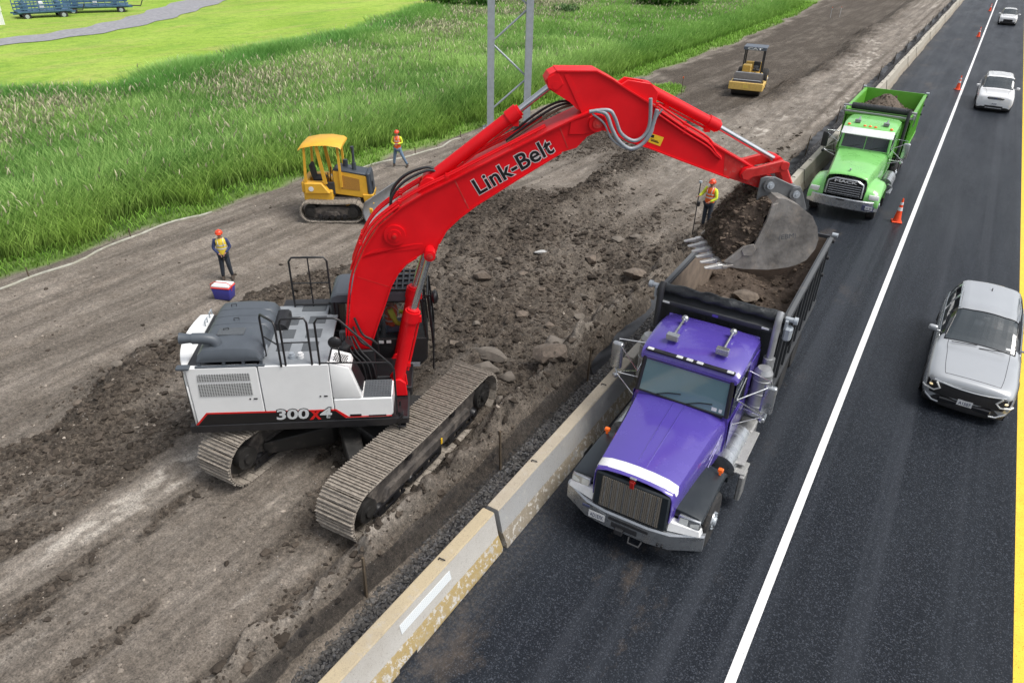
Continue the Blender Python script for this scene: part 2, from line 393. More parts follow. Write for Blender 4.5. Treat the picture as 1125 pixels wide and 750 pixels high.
def ground_mat():
    m = bpy.data.materials.new('soil_and_grass'); m.use_nodes = True
    nt = m.node_tree; N = nt.nodes; L = nt.links; b = N['Principled BSDF']
    geo = N.new('ShaderNodeNewGeometry'); at = N.new('ShaderNodeAttribute'); at.attribute_name = 'zone'
    sp = N.new('ShaderNodeSeparateColor'); L.new(at.outputs['Color'], sp.inputs[0])
    def noise(sc, det=6, vec=(1, 1, 1), ro=0.6):
        mp = N.new('ShaderNodeMapping'); mp.inputs['Scale'].default_value = vec; L.new(geo.outputs['Position'], mp.inputs[0])
        n = N.new('ShaderNodeTexNoise'); n.inputs['Scale'].default_value = sc; n.inputs['Detail'].default_value = det; n.inputs['Roughness'].default_value = ro
        L.new(mp.outputs[0], n.inputs['Vector']); return n.outputs['Fac']
    def ramp(f, a, b, lo=0.0, hi=1.0):
        r = N.new('ShaderNodeMapRange'); L.new(f, r.inputs[0]); r.inputs[1].default_value = a; r.inputs[2].default_value = b
        r.inputs[3].default_value = lo; r.inputs[4].default_value = hi; return r.outputs[0]
    def mix(f, a, b, bt='MIX'):
        x = N.new('ShaderNodeMix'); x.data_type = 'RGBA'; x.blend_type = bt
        for i, v in ((0, f), (6, a), (7, b)):
            if isinstance(v, (int, float)): x.inputs[i].default_value = v
            elif isinstance(v, tuple): x.inputs[i].default_value = (*v, 1)
            else: L.new(v, x.inputs[i])
        return x.outputs[2]
    # soil
    streak = noise(1.0, 6, (2.2, 0.16, 1)); fine = noise(9, 9, ro=0.75); mid = noise(1.6, 6)
    c = mix(ramp(mid, .35, .65), (0.195, 0.170, 0.145), (0.285, 0.255, 0.224))
    c = mix(ramp(streak, .42, .62), c, (0.150, 0.132, 0.114))
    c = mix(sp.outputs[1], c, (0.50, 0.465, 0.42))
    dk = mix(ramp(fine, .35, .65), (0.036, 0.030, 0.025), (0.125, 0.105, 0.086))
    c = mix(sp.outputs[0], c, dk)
    c = mix(1.0, c, mix(ramp(fine, .3, .7), (0.55, 0.55, 0.55), (1.35, 1.33, 1.31)), 'MULTIPLY')
    c = mix(1.0, c, mix(ramp(noise(30, 4, ro=.8), .32, .68), (0.50, 0.50, 0.50), (1.45, 1.43, 1.40)), 'MULTIPLY')
    # pebbles
    vo = N.new('ShaderNodeTexVoronoi'); vo.inputs['Scale'].default_value = 9; L.new(geo.outputs['Position'], vo.inputs['Vector'])
    peb = ramp(vo.outputs['Distance'], .16, .10); pr = ramp(noise(3, 2), .52, .60)
    pm = N.new('ShaderNodeMath'); pm.operation = 'MULTIPLY'; L.new(peb, pm.inputs[0]); L.new(pr, pm.inputs[1])
    c = mix(pm.outputs[0], c, (0.36, 0.33, 0.30))
    # asphalt gravel
    v2 = N.new('ShaderNodeTexVoronoi'); v2.inputs['Scale'].default_value = 22; L.new(geo.outputs['Position'], v2.inputs['Vector'])
    v2r = N.new('ShaderNodeSeparateColor'); L.new(v2.outputs['Color'], v2r.inputs[0])
    tc = mix(ramp(v2r.outputs[0], .4, 1.0), (0.022, 0.022, 0.024), (0.15, 0.15, 0.155))
    c = mix(at.outputs['Alpha'], c, tc)
    # grass
    sx = N.new('ShaderNodeSeparateXYZ'); L.new(geo.outputs['Position'], sx.inputs[0])
    g1 = noise(0.09, 5, (1, .6, 1)); g2 = noise(1.2, 7); g3 = noise(6, 6, ro=.8); g4 = noise(0.25, 4, (1, .35, 1))
    gc = mix(ramp(g1, .38, .62), (0.25, 0.40, 0.045), (0.36, 0.50, 0.085))
    gc = mix(ramp(g4, .55, .72, 0, .65), gc, (0.42, 0.40, 0.14))
    gc = mix(ramp(g2, .45, .7, 0, .6), gc, (0.15, 0.28, 0.03))
    gc = mix(ramp(noise(.6, 7, (1, .12, 1), .75), .5, .66, 0, .55), gc, (0.38, 0.34, 0.14))
    gc = mix(ramp(noise(.35, 6, (1, .5, 1), .7), .52, .64, 0, .5), gc, (0.14, 0.30, 0.035))
    gc = mix(1.0, gc, mix(ramp(g3, .3, .7), (0.62, 0.66, 0.6), (1.32, 1.28, 1.3)), 'MULTIPLY')
    # under the reeds the floor is dark green thatch
    reed = ramp(sx.outputs[0], -50, -46)
    gc = mix(reed, gc, mix(ramp(g2, .4, .6), (0.05, 0.10, 0.02), (0.12, 0.19, 0.045)))
    verge = ramp(sx.outputs[0], -26.6, -25.2)
    gc = mix(verge, gc, (0.17, 0.27, 0.06))
    c = mix(sp.outputs[2], c, gc)
    L.new(c, b.inputs['Base Color']); b.inputs['Roughness'].default_value = 0.93; b.inputs['Specular IOR Level'].default_value = 0.25
    bp = N.new('ShaderNodeBump'); bp.inputs['Strength'].default_value = 1.0; bp.inputs['Distance'].default_value = 0.04
    hm = N.new('ShaderNodeMath'); hm.operation = 'MULTIPLY_ADD'; L.new(noise(14, 9, ro=.75), hm.inputs[0]); hm.inputs[1].default_value = 1.0; L.new(peb, hm.inputs[2])
    h2 = N.new('ShaderNodeMath'); h2.operation = 'MULTIPLY_ADD'; L.new(v2.outputs['Distance'], h2.inputs[0]); h2.inputs[1].default_value = 0.25; L.new(hm.outputs[0], h2.inputs[2])
    L.new(h2.outputs[0], bp.inputs['Height']); L.new(bp.outputs[0], b.inputs['Normal'])
    return m
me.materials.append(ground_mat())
gnd = bpy.data.objects.new('ground', me); COL.objects.link(gnd); gnd['kind'] = 'structure'

# loose stones and clods: uncountable
def rock_proto(seed, sub=1):
    bm = bmesh.new(); bmesh.ops.create_icosphere(bm, subdivisions=sub, radius=1)
    rr = random.Random(seed)
    for v in bm.verts:
        v.co *= 0.6 + 0.75 * rr.random() ** 1.3; v.co.x *= 1.25; v.co.z *= 0.7
    bm.verts.index_update()
    vs = np.array([v.co[:] for v in bm.verts]); fs = np.array([[v.index for v in f.verts] for f in bm.faces]); bm.free()
    return vs, fs
def scatter_rocks(name, P, S, label, cat, m, seed=3, kind='stuff', vcols=None, protos=6, sub=1):
    rg = np.random.default_rng(seed); VS = []; FS = []; CS = []; o = 0
    pr = [rock_proto(seed * 10 + i, sub) for i in range(protos)]
    which = rg.integers(0, protos, len(P))
    for k in range(protos):
        vs, fs = pr[k]; sel = np.where(which == k)[0]
        if len(sel) == 0: continue
        th = rg.random(len(sel)) * 6.283; c, s_ = np.cos(th), np.sin(th)
        sx = S[sel] * (0.8 + 0.5 * rg.random(len(sel)))
        x = vs[None, :, 0] * sx[:, None]; y = vs[None, :, 1] * S[sel][:, None]; z = vs[None, :, 2] * S[sel][:, None]
        xx = x * c[:, None] - y * s_[:, None] + P[sel, 0:1]; yy = x * s_[:, None] + y * c[:, None] + P[sel, 1:2]; zz = z + P[sel, 2:3]
        nv = len(vs); VS.append(np.stack([xx, yy, zz], -1).reshape(-1, 3))
        FS.append((fs[None] + (o + np.arange(len(sel)) * nv)[:, None, None]).reshape(-1, 3)); o += len(sel) * nv
        cc = np.repeat((0.55 + 0.9 * rg.random(len(sel)) ** 1.5)[:, None], nv, 1).reshape(-1)
        CS.append(cc)
    VS = np.concatenate(VS); FS = np.concatenate(FS); CS = np.concatenate(CS)
    me = bpy.data.meshes.new(name); me.vertices.add(len(VS)); me.vertices.foreach_set('co', VS.astype(np.float32).ravel()); set_faces(me, FS, 3)
    me.polygons.foreach_set('use_smooth', np.zeros(len(FS), dtype=bool))
    ca = me.color_attributes.new('tone', 'FLOAT_COLOR', 'POINT')
    ca.data.foreach_set('color', np.stack([CS, CS * .98, CS * .95, np.ones_like(CS)], -1).astype(np.float32).ravel())
    me.materials.append(m); o_ = bpy.data.objects.new(name, me); COL.objects.link(o_)
    if kind: o_['kind'] = kind
    if label: tag(o_, label, cat)
    return o_
M_ROCK = mat('soil_clod', (0.072, 0.060, 0.050), 0.95, var=0.3, scale=14, bump=.6, bscale=30, vcol='tone', spec=.2)
M_STONE = mat('pale_stone', (0.27, 0.24, 0.21), 0.95, var=0.25, scale=20, bump=.4, vcol='tone', spec=.2)
M_TARST = mat('tar_stone', (0.075, 0.073, 0.072), 0.7, var=0.6, scale=20, vcol='tone')
def pick(n, x0, x1, y0, y1, wfun, seed, p=1.0):
    rg = np.random.default_rng(seed); x = rg.uniform(x0, x1, n); y = y0 + (y1 - y0) * rg.random(n) ** p
    k = (rg.random(n) < wfun(x, y)) & inview(x, y, x * 0 - .3); return x[k], y[k]
def wdark(x, y):
    d, c, g, t = masks(x, y); return np.clip(d * 1.3 - 0.45, 0.006, 1) * (g < .2) * (x < -6.45) 
x, y = pick(80000, -25, -6.4, 1, 42, wdark, 5, 1.3)
S = 0.014 + 0.08 * RNG.random(len(x)) ** 12 + 0.020 * RNG.random(len(x)) ** 2 + y * .0005
scatter_rocks('soil_clods', np.stack([x, y, terr(x, y) + S * .15], -1), S, 'loose dark clods strewn over the churned soil', 'soil clods', M_ROCK)
# bigger lumps on the bank and in the dug area
x = np.concatenate([RNG.uniform(-7.1, -6.35, 1300), RNG.uniform(-16, -7.0, 2200)]); y = np.concatenate([1 + 30 * RNG.random(1300), 10 + 18 * RNG.random(2200)])
S = .02 + .09 * RNG.random(3500) ** 10
scatter_rocks('soil_lumps', np.stack([x, y, terr(x, y) - S * .05], -1), S, 'large rough lumps of soil on the bank and around the digging', 'soil lumps', M_ROCK, 12, sub=2)
x, y = pick(9000, -25, -6.4, 1, 50, lambda x, y: 0.45 * (masks(x, y)[2] < .2), 6, 1.3)
S = 0.010 + 0.04 * RNG.random(len(x)) ** 5 + y * .0003
scatter_rocks('stones', np.stack([x, y, terr(x, y) + S * .1], -1), S, 'small pale stones scattered over the bare site soil', 'stones', M_STONE, 4)
x = RNG.uniform(-6.2, -5.5, 9000); y = 1 + 34 * RNG.random(9000) ** 1.4
S = 0.012 + 0.028 * RNG.random(9000) ** 2
scatter_rocks('crushed_asphalt', np.stack([x, y, terr(x, y) + .005], -1), S, 'black crushed asphalt between the concrete barriers and the silt fence', 'gravel', M_TARST, 8)

# ------------------------------------------------------------------ road
def sheet(name, x0, x1, y0, y1, z, m, nyy=1, kind='structure'):
    mb = MB(); st = [y0 + (y1 - y0) * i / nyy for i in range(nyy + 1)]
    for a, b_ in zip(st[:-1], st[1:]):
        mb.add([(x0, a, z), (x1, a, z), (x1, b_, z), (x0, b_, z)], [(0, 1, 2, 3)])
    o = mb.build(name, m, recalc=False); o['kind'] = kind; return o
def asphalt_mat():
    m = bpy.data.materials.new('asphalt'); m.use_nodes = True
    nt = m.node_tree; N = nt.nodes; L = nt.links; b = N['Principled BSDF']
    geo = N.new('ShaderNodeNewGeometry')
    def noise(sc, det=6, vec=(1, 1, 1), ro=.6):
        mp = N.new('ShaderNodeMapping'); mp.inputs['Scale'].default_value = vec; L.new(geo.outputs['Position'], mp.inputs[0])
        n = N.new('ShaderNodeTexNoise'); n.inputs['Scale'].default_value = sc; n.inputs['Detail'].default_value = det; n.inputs['Roughness'].default_value = ro
        L.new(mp.outputs[0], n.inputs['Vector']); return n.outputs['Fac']
    def ramp(f, a, b, lo=0.0, hi=1.0):
        r = N.new('ShaderNodeMapRange'); L.new(f, r.inputs[0]); r.inputs[1].default_value = a; r.inputs[2].default_value = b
        r.inputs[3].default_value = lo; r.inputs[4].default_value = hi; return r.outputs[0]
    def mix(f, a, b, bt='MIX'):
        x = N.new('ShaderNodeMix'); x.data_type = 'RGBA'; x.blend_type = bt
        for i, v in ((0, f), (6, a), (7, b)):
            if isinstance(v, (int, float)): x.inputs[i].default_value = v
            elif isinstance(v, tuple): x.inputs[i].default_value = (*v, 1)
            else: L.new(v, x.inputs[i])
        return x.outputs[2]
    vo = N.new('ShaderNodeTexVoronoi'); vo.inputs['Scale'].default_value = 55; L.new(geo.outputs['Position'], vo.inputs['Vector'])
    vs = N.new('ShaderNodeSeparateColor'); L.new(vo.outputs['Color'], vs.inputs[0])
    c = mix(ramp(noise(1.0, 5, (1.3, .05, 1)), .35, .65), (0.0065, 0.0088, 0.0130), (0.013, 0.0165, 0.0225))
    c = mix(ramp(vs.outputs[0], .72, 1.0, 0, .7), c, (0.075, 0.085, 0.105))
    c = mix(ramp(noise(34, 3), .64, .72, 0, .6), c, (0.22, 0.22, 0.22))
    c = mix(ramp(noise(0.35, 5, (1, .25, 1)), .45, .7, 0, .35), c, (0.036, 0.041, 0.05))
    c = mix(ramp(noise(1, 4, (1.6, .012, 1)), .5, .62, 0, .4), c, (0.050, 0.056, 0.068))
    c = mix(ramp(noise(.7, 7, (1, 1, 1), .75), .70, .80, 0, .8), c, (0.006, 0.007, 0.009))
    # dried mud dropped by the trucks
    sx = N.new('ShaderNodeSeparateXYZ'); L.new(geo.outputs['Position'], sx.inputs[0])
    band = N.new('ShaderNodeMath'); band.operation = 'MULTIPLY'
    L.new(ramp(sx.outputs[0], -0.9, -2.2), band.inputs[0]); L.new(ramp(noise(0.5, 8, (1, .6, 1), .75), .56, .74, 0, .6), band.inputs[1])
    c = mix(band.outputs[0], c, (0.16, 0.125, 0.095))
    edge = N.new('ShaderNodeMath'); edge.operation = 'MULTIPLY'
    L.new(ramp(sx.outputs[0], -4.1, -4.75), edge.inputs[0]); L.new(ramp(noise(14, 8, ro=.8), .48, .66, 0, .5), edge.inputs[1])
    c = mix(edge.outputs[0], c, (0.15, 0.13, 0.11))
    L.new(c, b.inputs['Base Color'])
    L.new(ramp(noise(0.8, 6, (1, .15, 1)), .3, .7, .36, .50), b.inputs['Roughness']); b.inputs['Specular IOR Level'].default_value = .16
    bp = N.new('ShaderNodeBump'); bp.inputs['Strength'].default_value = .55; bp.inputs['Distance'].default_value = .008
    L.new(vs.outputs[1], bp.inputs['Height']); L.new(bp.outputs[0], b.inputs['Normal'])
    return m
M_ASPH = asphalt_mat()
road = MB(); road.box((0.35, 600, -0.1), (11.9, 1300, 0.2)); o = road.build('road', M_ASPH); o['kind'] = 'structure'
def paint_mat(name, col):
    m = mat(name, col, .55, var=.08, scale=3); nt = m.node_tree; N = nt.nodes; L = nt.links; b = N['Principled BSDF']
    geo = N.new('ShaderNodeNewGeometry'); n = N.new('ShaderNodeTexNoise'); n.inputs['Scale'].default_value = 60; n.inputs['Detail'].default_value = 3
    L.new(geo.outputs['Position'], n.inputs['Vector']); r = N.new('ShaderNodeMapRange'); r.inputs[1].default_value = .70; r.inputs[2].default_value = .62
    L.new(n.outputs['Fac'], r.inputs[0]); L.new(r.outputs[0], b.inputs['Alpha']); return m
M_WLINE = paint_mat('white_road_paint', (0.80, 0.80, 0.80)); M_YLINE = paint_mat('yellow_road_paint', (0.85, 0.55, 0.04))
sheet('white_lane_line', -0.575, -0.425, -20, 1200, 0.004, M_WLINE, 60)
sheet('yellow_edge_line', 3.20, 3.36, -20, 1200, 0.004, M_YLINE, 60)
# ------------------------------------------------------------------ vegetation
def leafmat(name, rough=.6, trans=.25):
    m = bpy.data.materials.new(name); m.use_nodes = True
    nt = m.node_tree; N = nt.nodes; L = nt.links; b = N['Principled BSDF']
    at = N.new('ShaderNodeAttribute'); at.attribute_name = 'tone'
    L.new(at.outputs['Color'], b.inputs['Base Color']); b.inputs['Roughness'].default_value = rough
    b.inputs['Specular IOR Level'].default_value = .3
    tr = N.new('ShaderNodeBsdfTranslucent'); L.new(at.outputs['Color'], tr.inputs[0])
    mx = N.new('ShaderNodeMixShader'); mx.inputs[0].default_value = trans
    L.new(b.outputs[0], mx.inputs[1]); L.new(tr.outputs[0], mx.inputs[2]); L.new(mx.outputs[0], N['Material Output'].inputs[0]); return m
M_LEAF = leafmat('green_blades'); M_SEED = leafmat('plume', .9, .15)
def tri_mesh(name, VS, FS, tone, m, smooth=True):
    me = bpy.data.meshes.new(name); me.vertices.add(len(VS)); me.vertices.foreach_set('co', VS.astype(np.float32).ravel()); set_faces(me, FS, 3)
    ca = me.color_attributes.new('tone', 'FLOAT_COLOR', 'POINT')
    ca.data.foreach_set('color', np.concatenate([tone, np.ones((len(tone), 1))], 1).astype(np.float32).ravel())
    me.materials.append(m); o = bpy.data.objects.new(name, me); COL.objects.link(o); return o
def blades(x, y, z, h, w, lean, col, seed=1):
    rg = np.random.default_rng(seed); n = len(x)
    th = rg.random(n) * 6.283; fa = rg.random(n) * 6.283
    dx, dy = np.cos(fa) * w / 2, np.sin(fa) * w / 2
    lx, ly = np.cos(th) * lean * h + 0.10 * h, np.sin(th) * lean * h - .03 * h
    P = np.stack([x, y, z], -1); D = np.stack([dx, dy, 0 * x], -1)
    mid = P + np.stack([lx * .35, ly * .35, h * .55], -1); tip = P + np.stack([lx, ly, h * (1 - .25 * lean)], -1)
    VS = np.stack([P - D, P + D, mid - D * .9, mid + D * .9, tip], 1).reshape(-1, 3)
    b = (np.arange(n) * 5)[:, None, None]; FS = (np.array([[0, 1, 3], [0, 3, 2], [2, 3, 4]])[None] + b).reshape(-1, 3)
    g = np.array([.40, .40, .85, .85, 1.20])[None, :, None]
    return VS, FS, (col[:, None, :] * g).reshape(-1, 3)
def field(seed, n, x0, x1, y0, y1, dens, p=1.0):
    rg = np.random.default_rng(seed); x = rg.uniform(x0, x1, n); y = y0 + (y1 - y0) * rg.random(n) ** p
    k = rg.random(n) < dens(x, y); x, y = x[k], y[k]; k = inview(x, y, x * 0, .12); return x[k], y[k]
def reed_in(x, y):
    xg = lerp_pts(y, GRASS); xl = lerp_pts(y, LAWN)
    return sstep(-0.7, -1.5, x - xg + (vnoise(x * .9, y * .9, 4) - .5) * 1.4) * sstep(-.5, 1.0, x - xl + (fbm(x * .25, y * .25, 3, 9) - .5) * 7)
x, y = field(21, 1250000, -66, -24, 2, 125, lambda x, y: reed_in(x, y) * np.clip(1.15 - y / 150, .3, 1) * (0.45 + .75 * vnoise(x * .7, y * .7, 12)), 1.6)
n = len(x); big = fbm(x * .22, y * .22, 3, 13); cl = vnoise(x * 1.4, y * 1.4, 14); rnd = RNG.random(n)
xl = lerp_pts(y, LAWN); edge = np.exp(-((x - xl - 2.5) / 2.2) ** 2) * (y < 75)
xg = lerp_pts(y, GRASS); fr = sstep(0, -4, x - xg)
h = (0.55 + 1.15 * fr) * (0.7 + .5 * big + .25 * rnd) * (1 + .25 * edge) * np.where(y > 70, .8, 1)
g0 = np.array([.12, .29, .06]); g1 = np.array([.42, .62, .19]); g2 = np.array([.30, .46, .07]); dk = np.array([.03, .13, .02])
t = np.clip(.35 * cl + .95 * rnd ** 1.5 + (big - .5) * 1.3 - .1, 0, 1.15)[:, None]
col = g0 * (1 - t) + g1 * t
col = col * (1 - .5 * edge[:, None]) + dk * 2.4 * .5 * edge[:, None]
vy = (np.clip(1 - fr, 0, 1) * .8)[:, None]; col = col * (1 - vy) + g2 * vy * (.7 + .5 * rnd[:, None])
far = sstep(45, 80, y)[:, None] * .5; col = col * (1 - far) + np.array([.17, .38, .055]) * far
w = 0.018 + 0.0006 * np.hypot(x, y)
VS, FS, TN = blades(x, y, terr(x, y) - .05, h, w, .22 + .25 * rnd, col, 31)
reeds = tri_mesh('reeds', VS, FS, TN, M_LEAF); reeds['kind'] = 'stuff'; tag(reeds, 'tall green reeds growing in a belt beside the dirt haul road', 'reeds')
# seed plumes: tan band in the upper part of the belt
def plume_d(x, y):
    xl = lerp_pts(y, LAWN); u = (x - xl)
    b = np.exp(-((u - 8.5) / 4.2) ** 2) * (y < 62) + .9 * np.exp(-(((x + 50) / 7) ** 2 + ((y - 82) / 16) ** 2)) + .07
    return np.clip(b * sstep(.30, .62, fbm(x * .16, y * .16, 3, 15)) * .55 + .03, 0, 1) * reed_in(x, y)
x, y = field(22, 260000, -66, -27, 6, 120, plume_d, 1.4); n = len(x); rnd = RNG.random(n)
hp = 1.35 + .75 * rnd; zt = terr(x, y)
cp = np.array([.60, .57, .38]) * (.75 + .5 * RNG.random((n, 1)))
a1 = blades(x, y, zt + hp - .42, .20 + .16 * rnd, .025 + .0007 * np.hypot(x, y), .35 + .2 * rnd, cp, 33)
pl = tri_mesh('reed_plumes', *a1, M_SEED); pl['kind'] = 'stuff'; tag(pl, 'tan feathery seed heads over the green reed belt', 'seed heads')
# verge and tuft on the tongue of soil
def vd(x, y):
    return np.clip(masks(x, y)[2] * (x > lerp_pts(y, GRASS) - 2.2) * (.35 + .6 * vnoise(x * 2, y * 2, 6)), 0, 1)
x, y = field(24, 190000, -31, -16, 2, 130, vd, 1.4); n = len(x); rnd = RNG.random(n)
c = np.array([.24, .44, .07]) * (.6 + .8 * rnd[:, None])
a1 = blades(x, y, terr(x, y) - .02, .12 + .3 * rnd, .016 + .0007 * np.hypot(x, y), .5 + 0 * x, c, 36)
vg = tri_mesh('verge_grass', *a1, M_LEAF); vg['kind'] = 'stuff'; tag(vg, 'light green grass fringe where the reeds meet the bare soil', 'grass')

# gravel track over the field
M_GRAV = mat('gravel', (0.27, 0.27, 0.29), .95, var=.25, scale=3, bump=.5, bscale=15)
pth = [(-73.2, 20), (-74.2, 33), (-75.3, 42), (-79, 51), (-85, 60), (-93, 72), (-104, 88), (-120, 108), (-150, 140)]
c = [V((a, b, 0)) for a, b in pth]; c = spline(c, 8); mb = MB(); vs = []
for i, p in enumerate(c):
    t = (c[min(i + 1, len(c) - 1)] - c[max(i - 1, 0)]).normalized(); nn = V((t.y, -t.x, 0)); w_ = 1.75 + .35 * math.sin(i * 1.3) + .03 * i
    for q in (p - nn * w_, p + nn * (w_ * .9)): vs.append((q.x, q.y, hz(q.x, q.y) + .05))
mb.add(vs, [(2 * i, 2 * i + 1, 2 * i + 3, 2 * i + 2) for i in range(len(c) - 1)]); o = mb.build('gravel_path', M_GRAV); o['kind'] = 'structure'

def bush(name, loc, r, hgt, label, seed, cnt=7000, c0=(.03, .10, .015), c1=(.14, .30, .05), leaf=.16, cat='bush', group=None):
    rg = np.random.default_rng(seed); t = thing(name, label, cat, loc, 0, group)
    K = 16; C = np.stack([rg.uniform(-.75, .75, K) * r, rg.uniform(-.75, .75, K) * r, (.3 + .5 * rg.random(K)) * hgt], -1); RR = (.28 + .25 * rg.random(K)) * min(r, hgt)
    k = rg.integers(0, K, cnt); d = rg.normal(size=(cnt, 3)); d /= np.linalg.norm(d, axis=1)[:, None]
    q = RR[k][:, None] * (.55 + .5 * rg.random(cnt) ** .6)[:, None]; P = C[k] + d * q; P[:, 2] = np.abs(P[:, 2])
    a = rg.normal(size=(cnt, 3)); a /= np.linalg.norm(a, axis=1)[:, None]; b = np.cross(a, d); b /= np.maximum(np.linalg.norm(b, axis=1), 1e-3)[:, None]
    s = leaf * (.6 + .8 * rg.random((cnt, 1)))
    VS = np.stack([P - a * s, P + b * s * .5, P + a * s, P - b * s * .5], 1).reshape(-1, 3)
    FS = (np.array([[0, 1, 2], [0, 2, 3]])[None] + (np.arange(cnt) * 4)[:, None, None]).reshape(-1, 3)
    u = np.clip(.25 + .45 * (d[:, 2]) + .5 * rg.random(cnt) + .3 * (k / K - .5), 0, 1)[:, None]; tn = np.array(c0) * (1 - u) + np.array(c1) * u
    cr = tri_mesh('crown', VS, FS, np.repeat(tn, 4, 0), M_LEAF); cr.parent = t
    mb = MB()
    for i in range(7):
        e = C[i]; mb.tube([(0.1 * e[0], .1 * e[1], -.3), (e[0] * .5, e[1] * .5, e[2] * .5), tuple(e)], [.07, .05, .02], 5)
    mb.build('stem', M_BARK, t); return t
M_BARK = mat('bark', (.10, .075, .05), .9, var=.3, scale=8)
bush('bush', (-57.0, 80.5, -1.1), 5.5, 3.0, 'dark broad bush at the far edge of the reeds behind the steel mast', 1, 6500, leaf=.2)
bush('bush', (-36.8, 99.0, -1.1), 4.6, 3.8, 'big leafy green bush in the reeds left of the road roller', 2, 8000, leaf=.24)
bush('bush', (-42.5, 80.5, -1.1), 1.6, 2.2, 'small dark shrub standing alone inside the reed belt', 3, 1400, c0=(.04, .10, .03), c1=(.10, .19, .06))
bush('bush', (-104, 72, -1.1), 6, 3.5, 'dark green shrub behind the blue wagons', 4, 2500, leaf=.3, c0=(.02, .07, .015), c1=(.08, .17, .04))

# ------------------------------------------------------------------ steel mast
M_GALV = mat('galvanised_steel', (.42, .46, .50), .5, .35, var=.1, scale=5, dirt=.1)
def mast():
    t = thing('lattice_mast', 'grey galvanised steel lattice mast rising from the reeds behind the excavator boom', 'mast', (-22.75, 36.5, -1.0), R(33))
    for s in (-1.07, 1.07):
        mb = MB()
        mb.box((s, -.22, 7), (.40, .022, 14.4)); mb.box((s, .22, 7), (.40, .022, 14.4)); mb.box((s, 0, 7), (.03, .42, 14.4))
        mb.box((s, 0, .02), (.9, .9, .06)); mb.build('leg', M_GALV, t)
        for q in (-.3, .3):
            for w in (-.3, .3):
                b = MB(); b.cyl((s + q, w, .04), (s + q, w, .16), .03, n=8); b.build('anchor_bolt', M_GALV, t)
    z = 1.1; d = 1
    while z < 13.5:
        mb = MB(); mb.cyl((-1.0 * d, 0, z), (1.0 * d, 0, z + 1.75), .055, n=10); mb.build('brace', M_GALV, t); z += 1.85; d = -d
    return t
mast()

# ------------------------------------------------------------------ far field wagons
M_BLUE = mat('faded_blue_paint', (.06, .13, .23), .6, var=.3, scale=3, dirt=.25, dirtcol=(.25, .24, .22)); M_WHITEF = mat('white_shed_paint', (.75, .76, .77), .6, dirt=.15)
M_TYRE = mat('rubber', (.025, .025, .026), .85, var=.2, dirt=.35, dirtcol=(.15, .125, .10), dscale=7)
M_DARK = mat('dark_steel', (.035, .036, .04), .55, .2, dirt=.25)
def wagon(loc, rz, L_, label, white=0):
    t = thing('field_wagon', label, 'wagon', loc, rz, None)
    mb = MB(); mb.box((0, 0, .85), (L_, 2.2, .16), bev=.02); mb.box((0, -.7, .7), (L_ + .8, .12, .16)); mb.box((0, .7, .7), (L_ + .8, .12, .16)); mb.build('deck', M_BLUE, t)
    for s in (-1, 1):
        mb = MB()
        for k in range(int(L_ / .7) + 1): mb.box((-L_ / 2 + k * .7, s * 1.08, 1.45), (.08, .07, 1.1))
        for z in (1.15, 1.5, 1.95): mb.box((0, s * 1.13, z), (L_, .05, .14))
        mb.build('side_rail', M_BLUE, t)
    for x in (-L_ / 2 + .8, L_ / 2 - .9):
        for s in (-1, 1):
            w = MB(); w.lathe([(.1, -.1), (.36, -.11), (.42, -.05), (.42, .05), (.36, .11), (.1, .1)], (x, s * .95, .42), (0, 1, 0), 18); wo = w.build('wheel', M_TYRE, t)
            h = MB(); h.lathe([(.05, -.13), (.2, -.12), (.2, .12), (.05, .13)], (x, s * .95, .42), (0, 1, 0), 14); h.build('hub', M_GALV, wo)
    mb = MB(); mb.tube([(L_ / 2 + .3, 0, .75), (L_ / 2 + 1.3, 0, .7), (L_ / 2 + 1.6, 0, 1.3)], .06); mb.build('drawbar', M_DARK, t)
    for k in range(3):
        b = MB(); b.box((-L_ / 3 + k * L_ / 3.2, 0, 1.35), (.45, 1.0, .8), bev=.05); b.box((-L_ / 3 + k * L_ / 3.2, 0, 1.9), (.2, .3, .35), bev=.03); b.build('seat_box', M_BLUE if k != 1 else M_WHITEF, t)
    return t
wagon((-88.2, 45.2, -1.05), R(73), 5.2, 'faded blue slatted wagon parked next to the white shed frame')
wagon((-88.5, 51.5, -1.05), R(60), 6.6, 'longer blue slatted wagon with its drawbar pointing at the bush')
def shed():
    t = thing('white_shed', 'white painted shed with open corner posts at the far left of the field', 'shed', (-87.2, 37.4, -1.05), R(70))
    mb = MB(); mb.box((0, 0, .75), (5.4, 2.6, 1.5), bev=.03)
    for k in range(14): mb.box((-2.6 + k * .4, -1.31, .75), (.03, .03, 1.45))
    mb.build('wall', M_WHITEF, t)
    for x in (-2.6, 2.6):
        for y_ in (-1.2, 1.2):
            p = MB(); p.hexa([(x - .16, y_ - .16, 1.5), (x + .16, y_ - .16, 1.5), (x + .16, y_ + .16, 1.5), (x - .16, y_ + .16, 1.5)], [(x - .12, y_ - .1, 3.2), (x + .1, y_ - .1, 3.2), (x + .1, y_ + .1, 3.2), (x - .12, y_ + .1, 3.2)]); p.build('post', M_WHITEF, t)
    r = MB(); r.prism([(-1.6, 3.2), (1.6, 3.2), (1.5, 3.35), (0, 3.9), (-1.5, 3.35)], 'x', -3, 3); r.build('roof', M_WHITEF, t)
    c = MB(); c.box((1.2, -1.33, .9), (.7, .04, .5)); c.build('notice_panel', M_DARK, t)
shed()
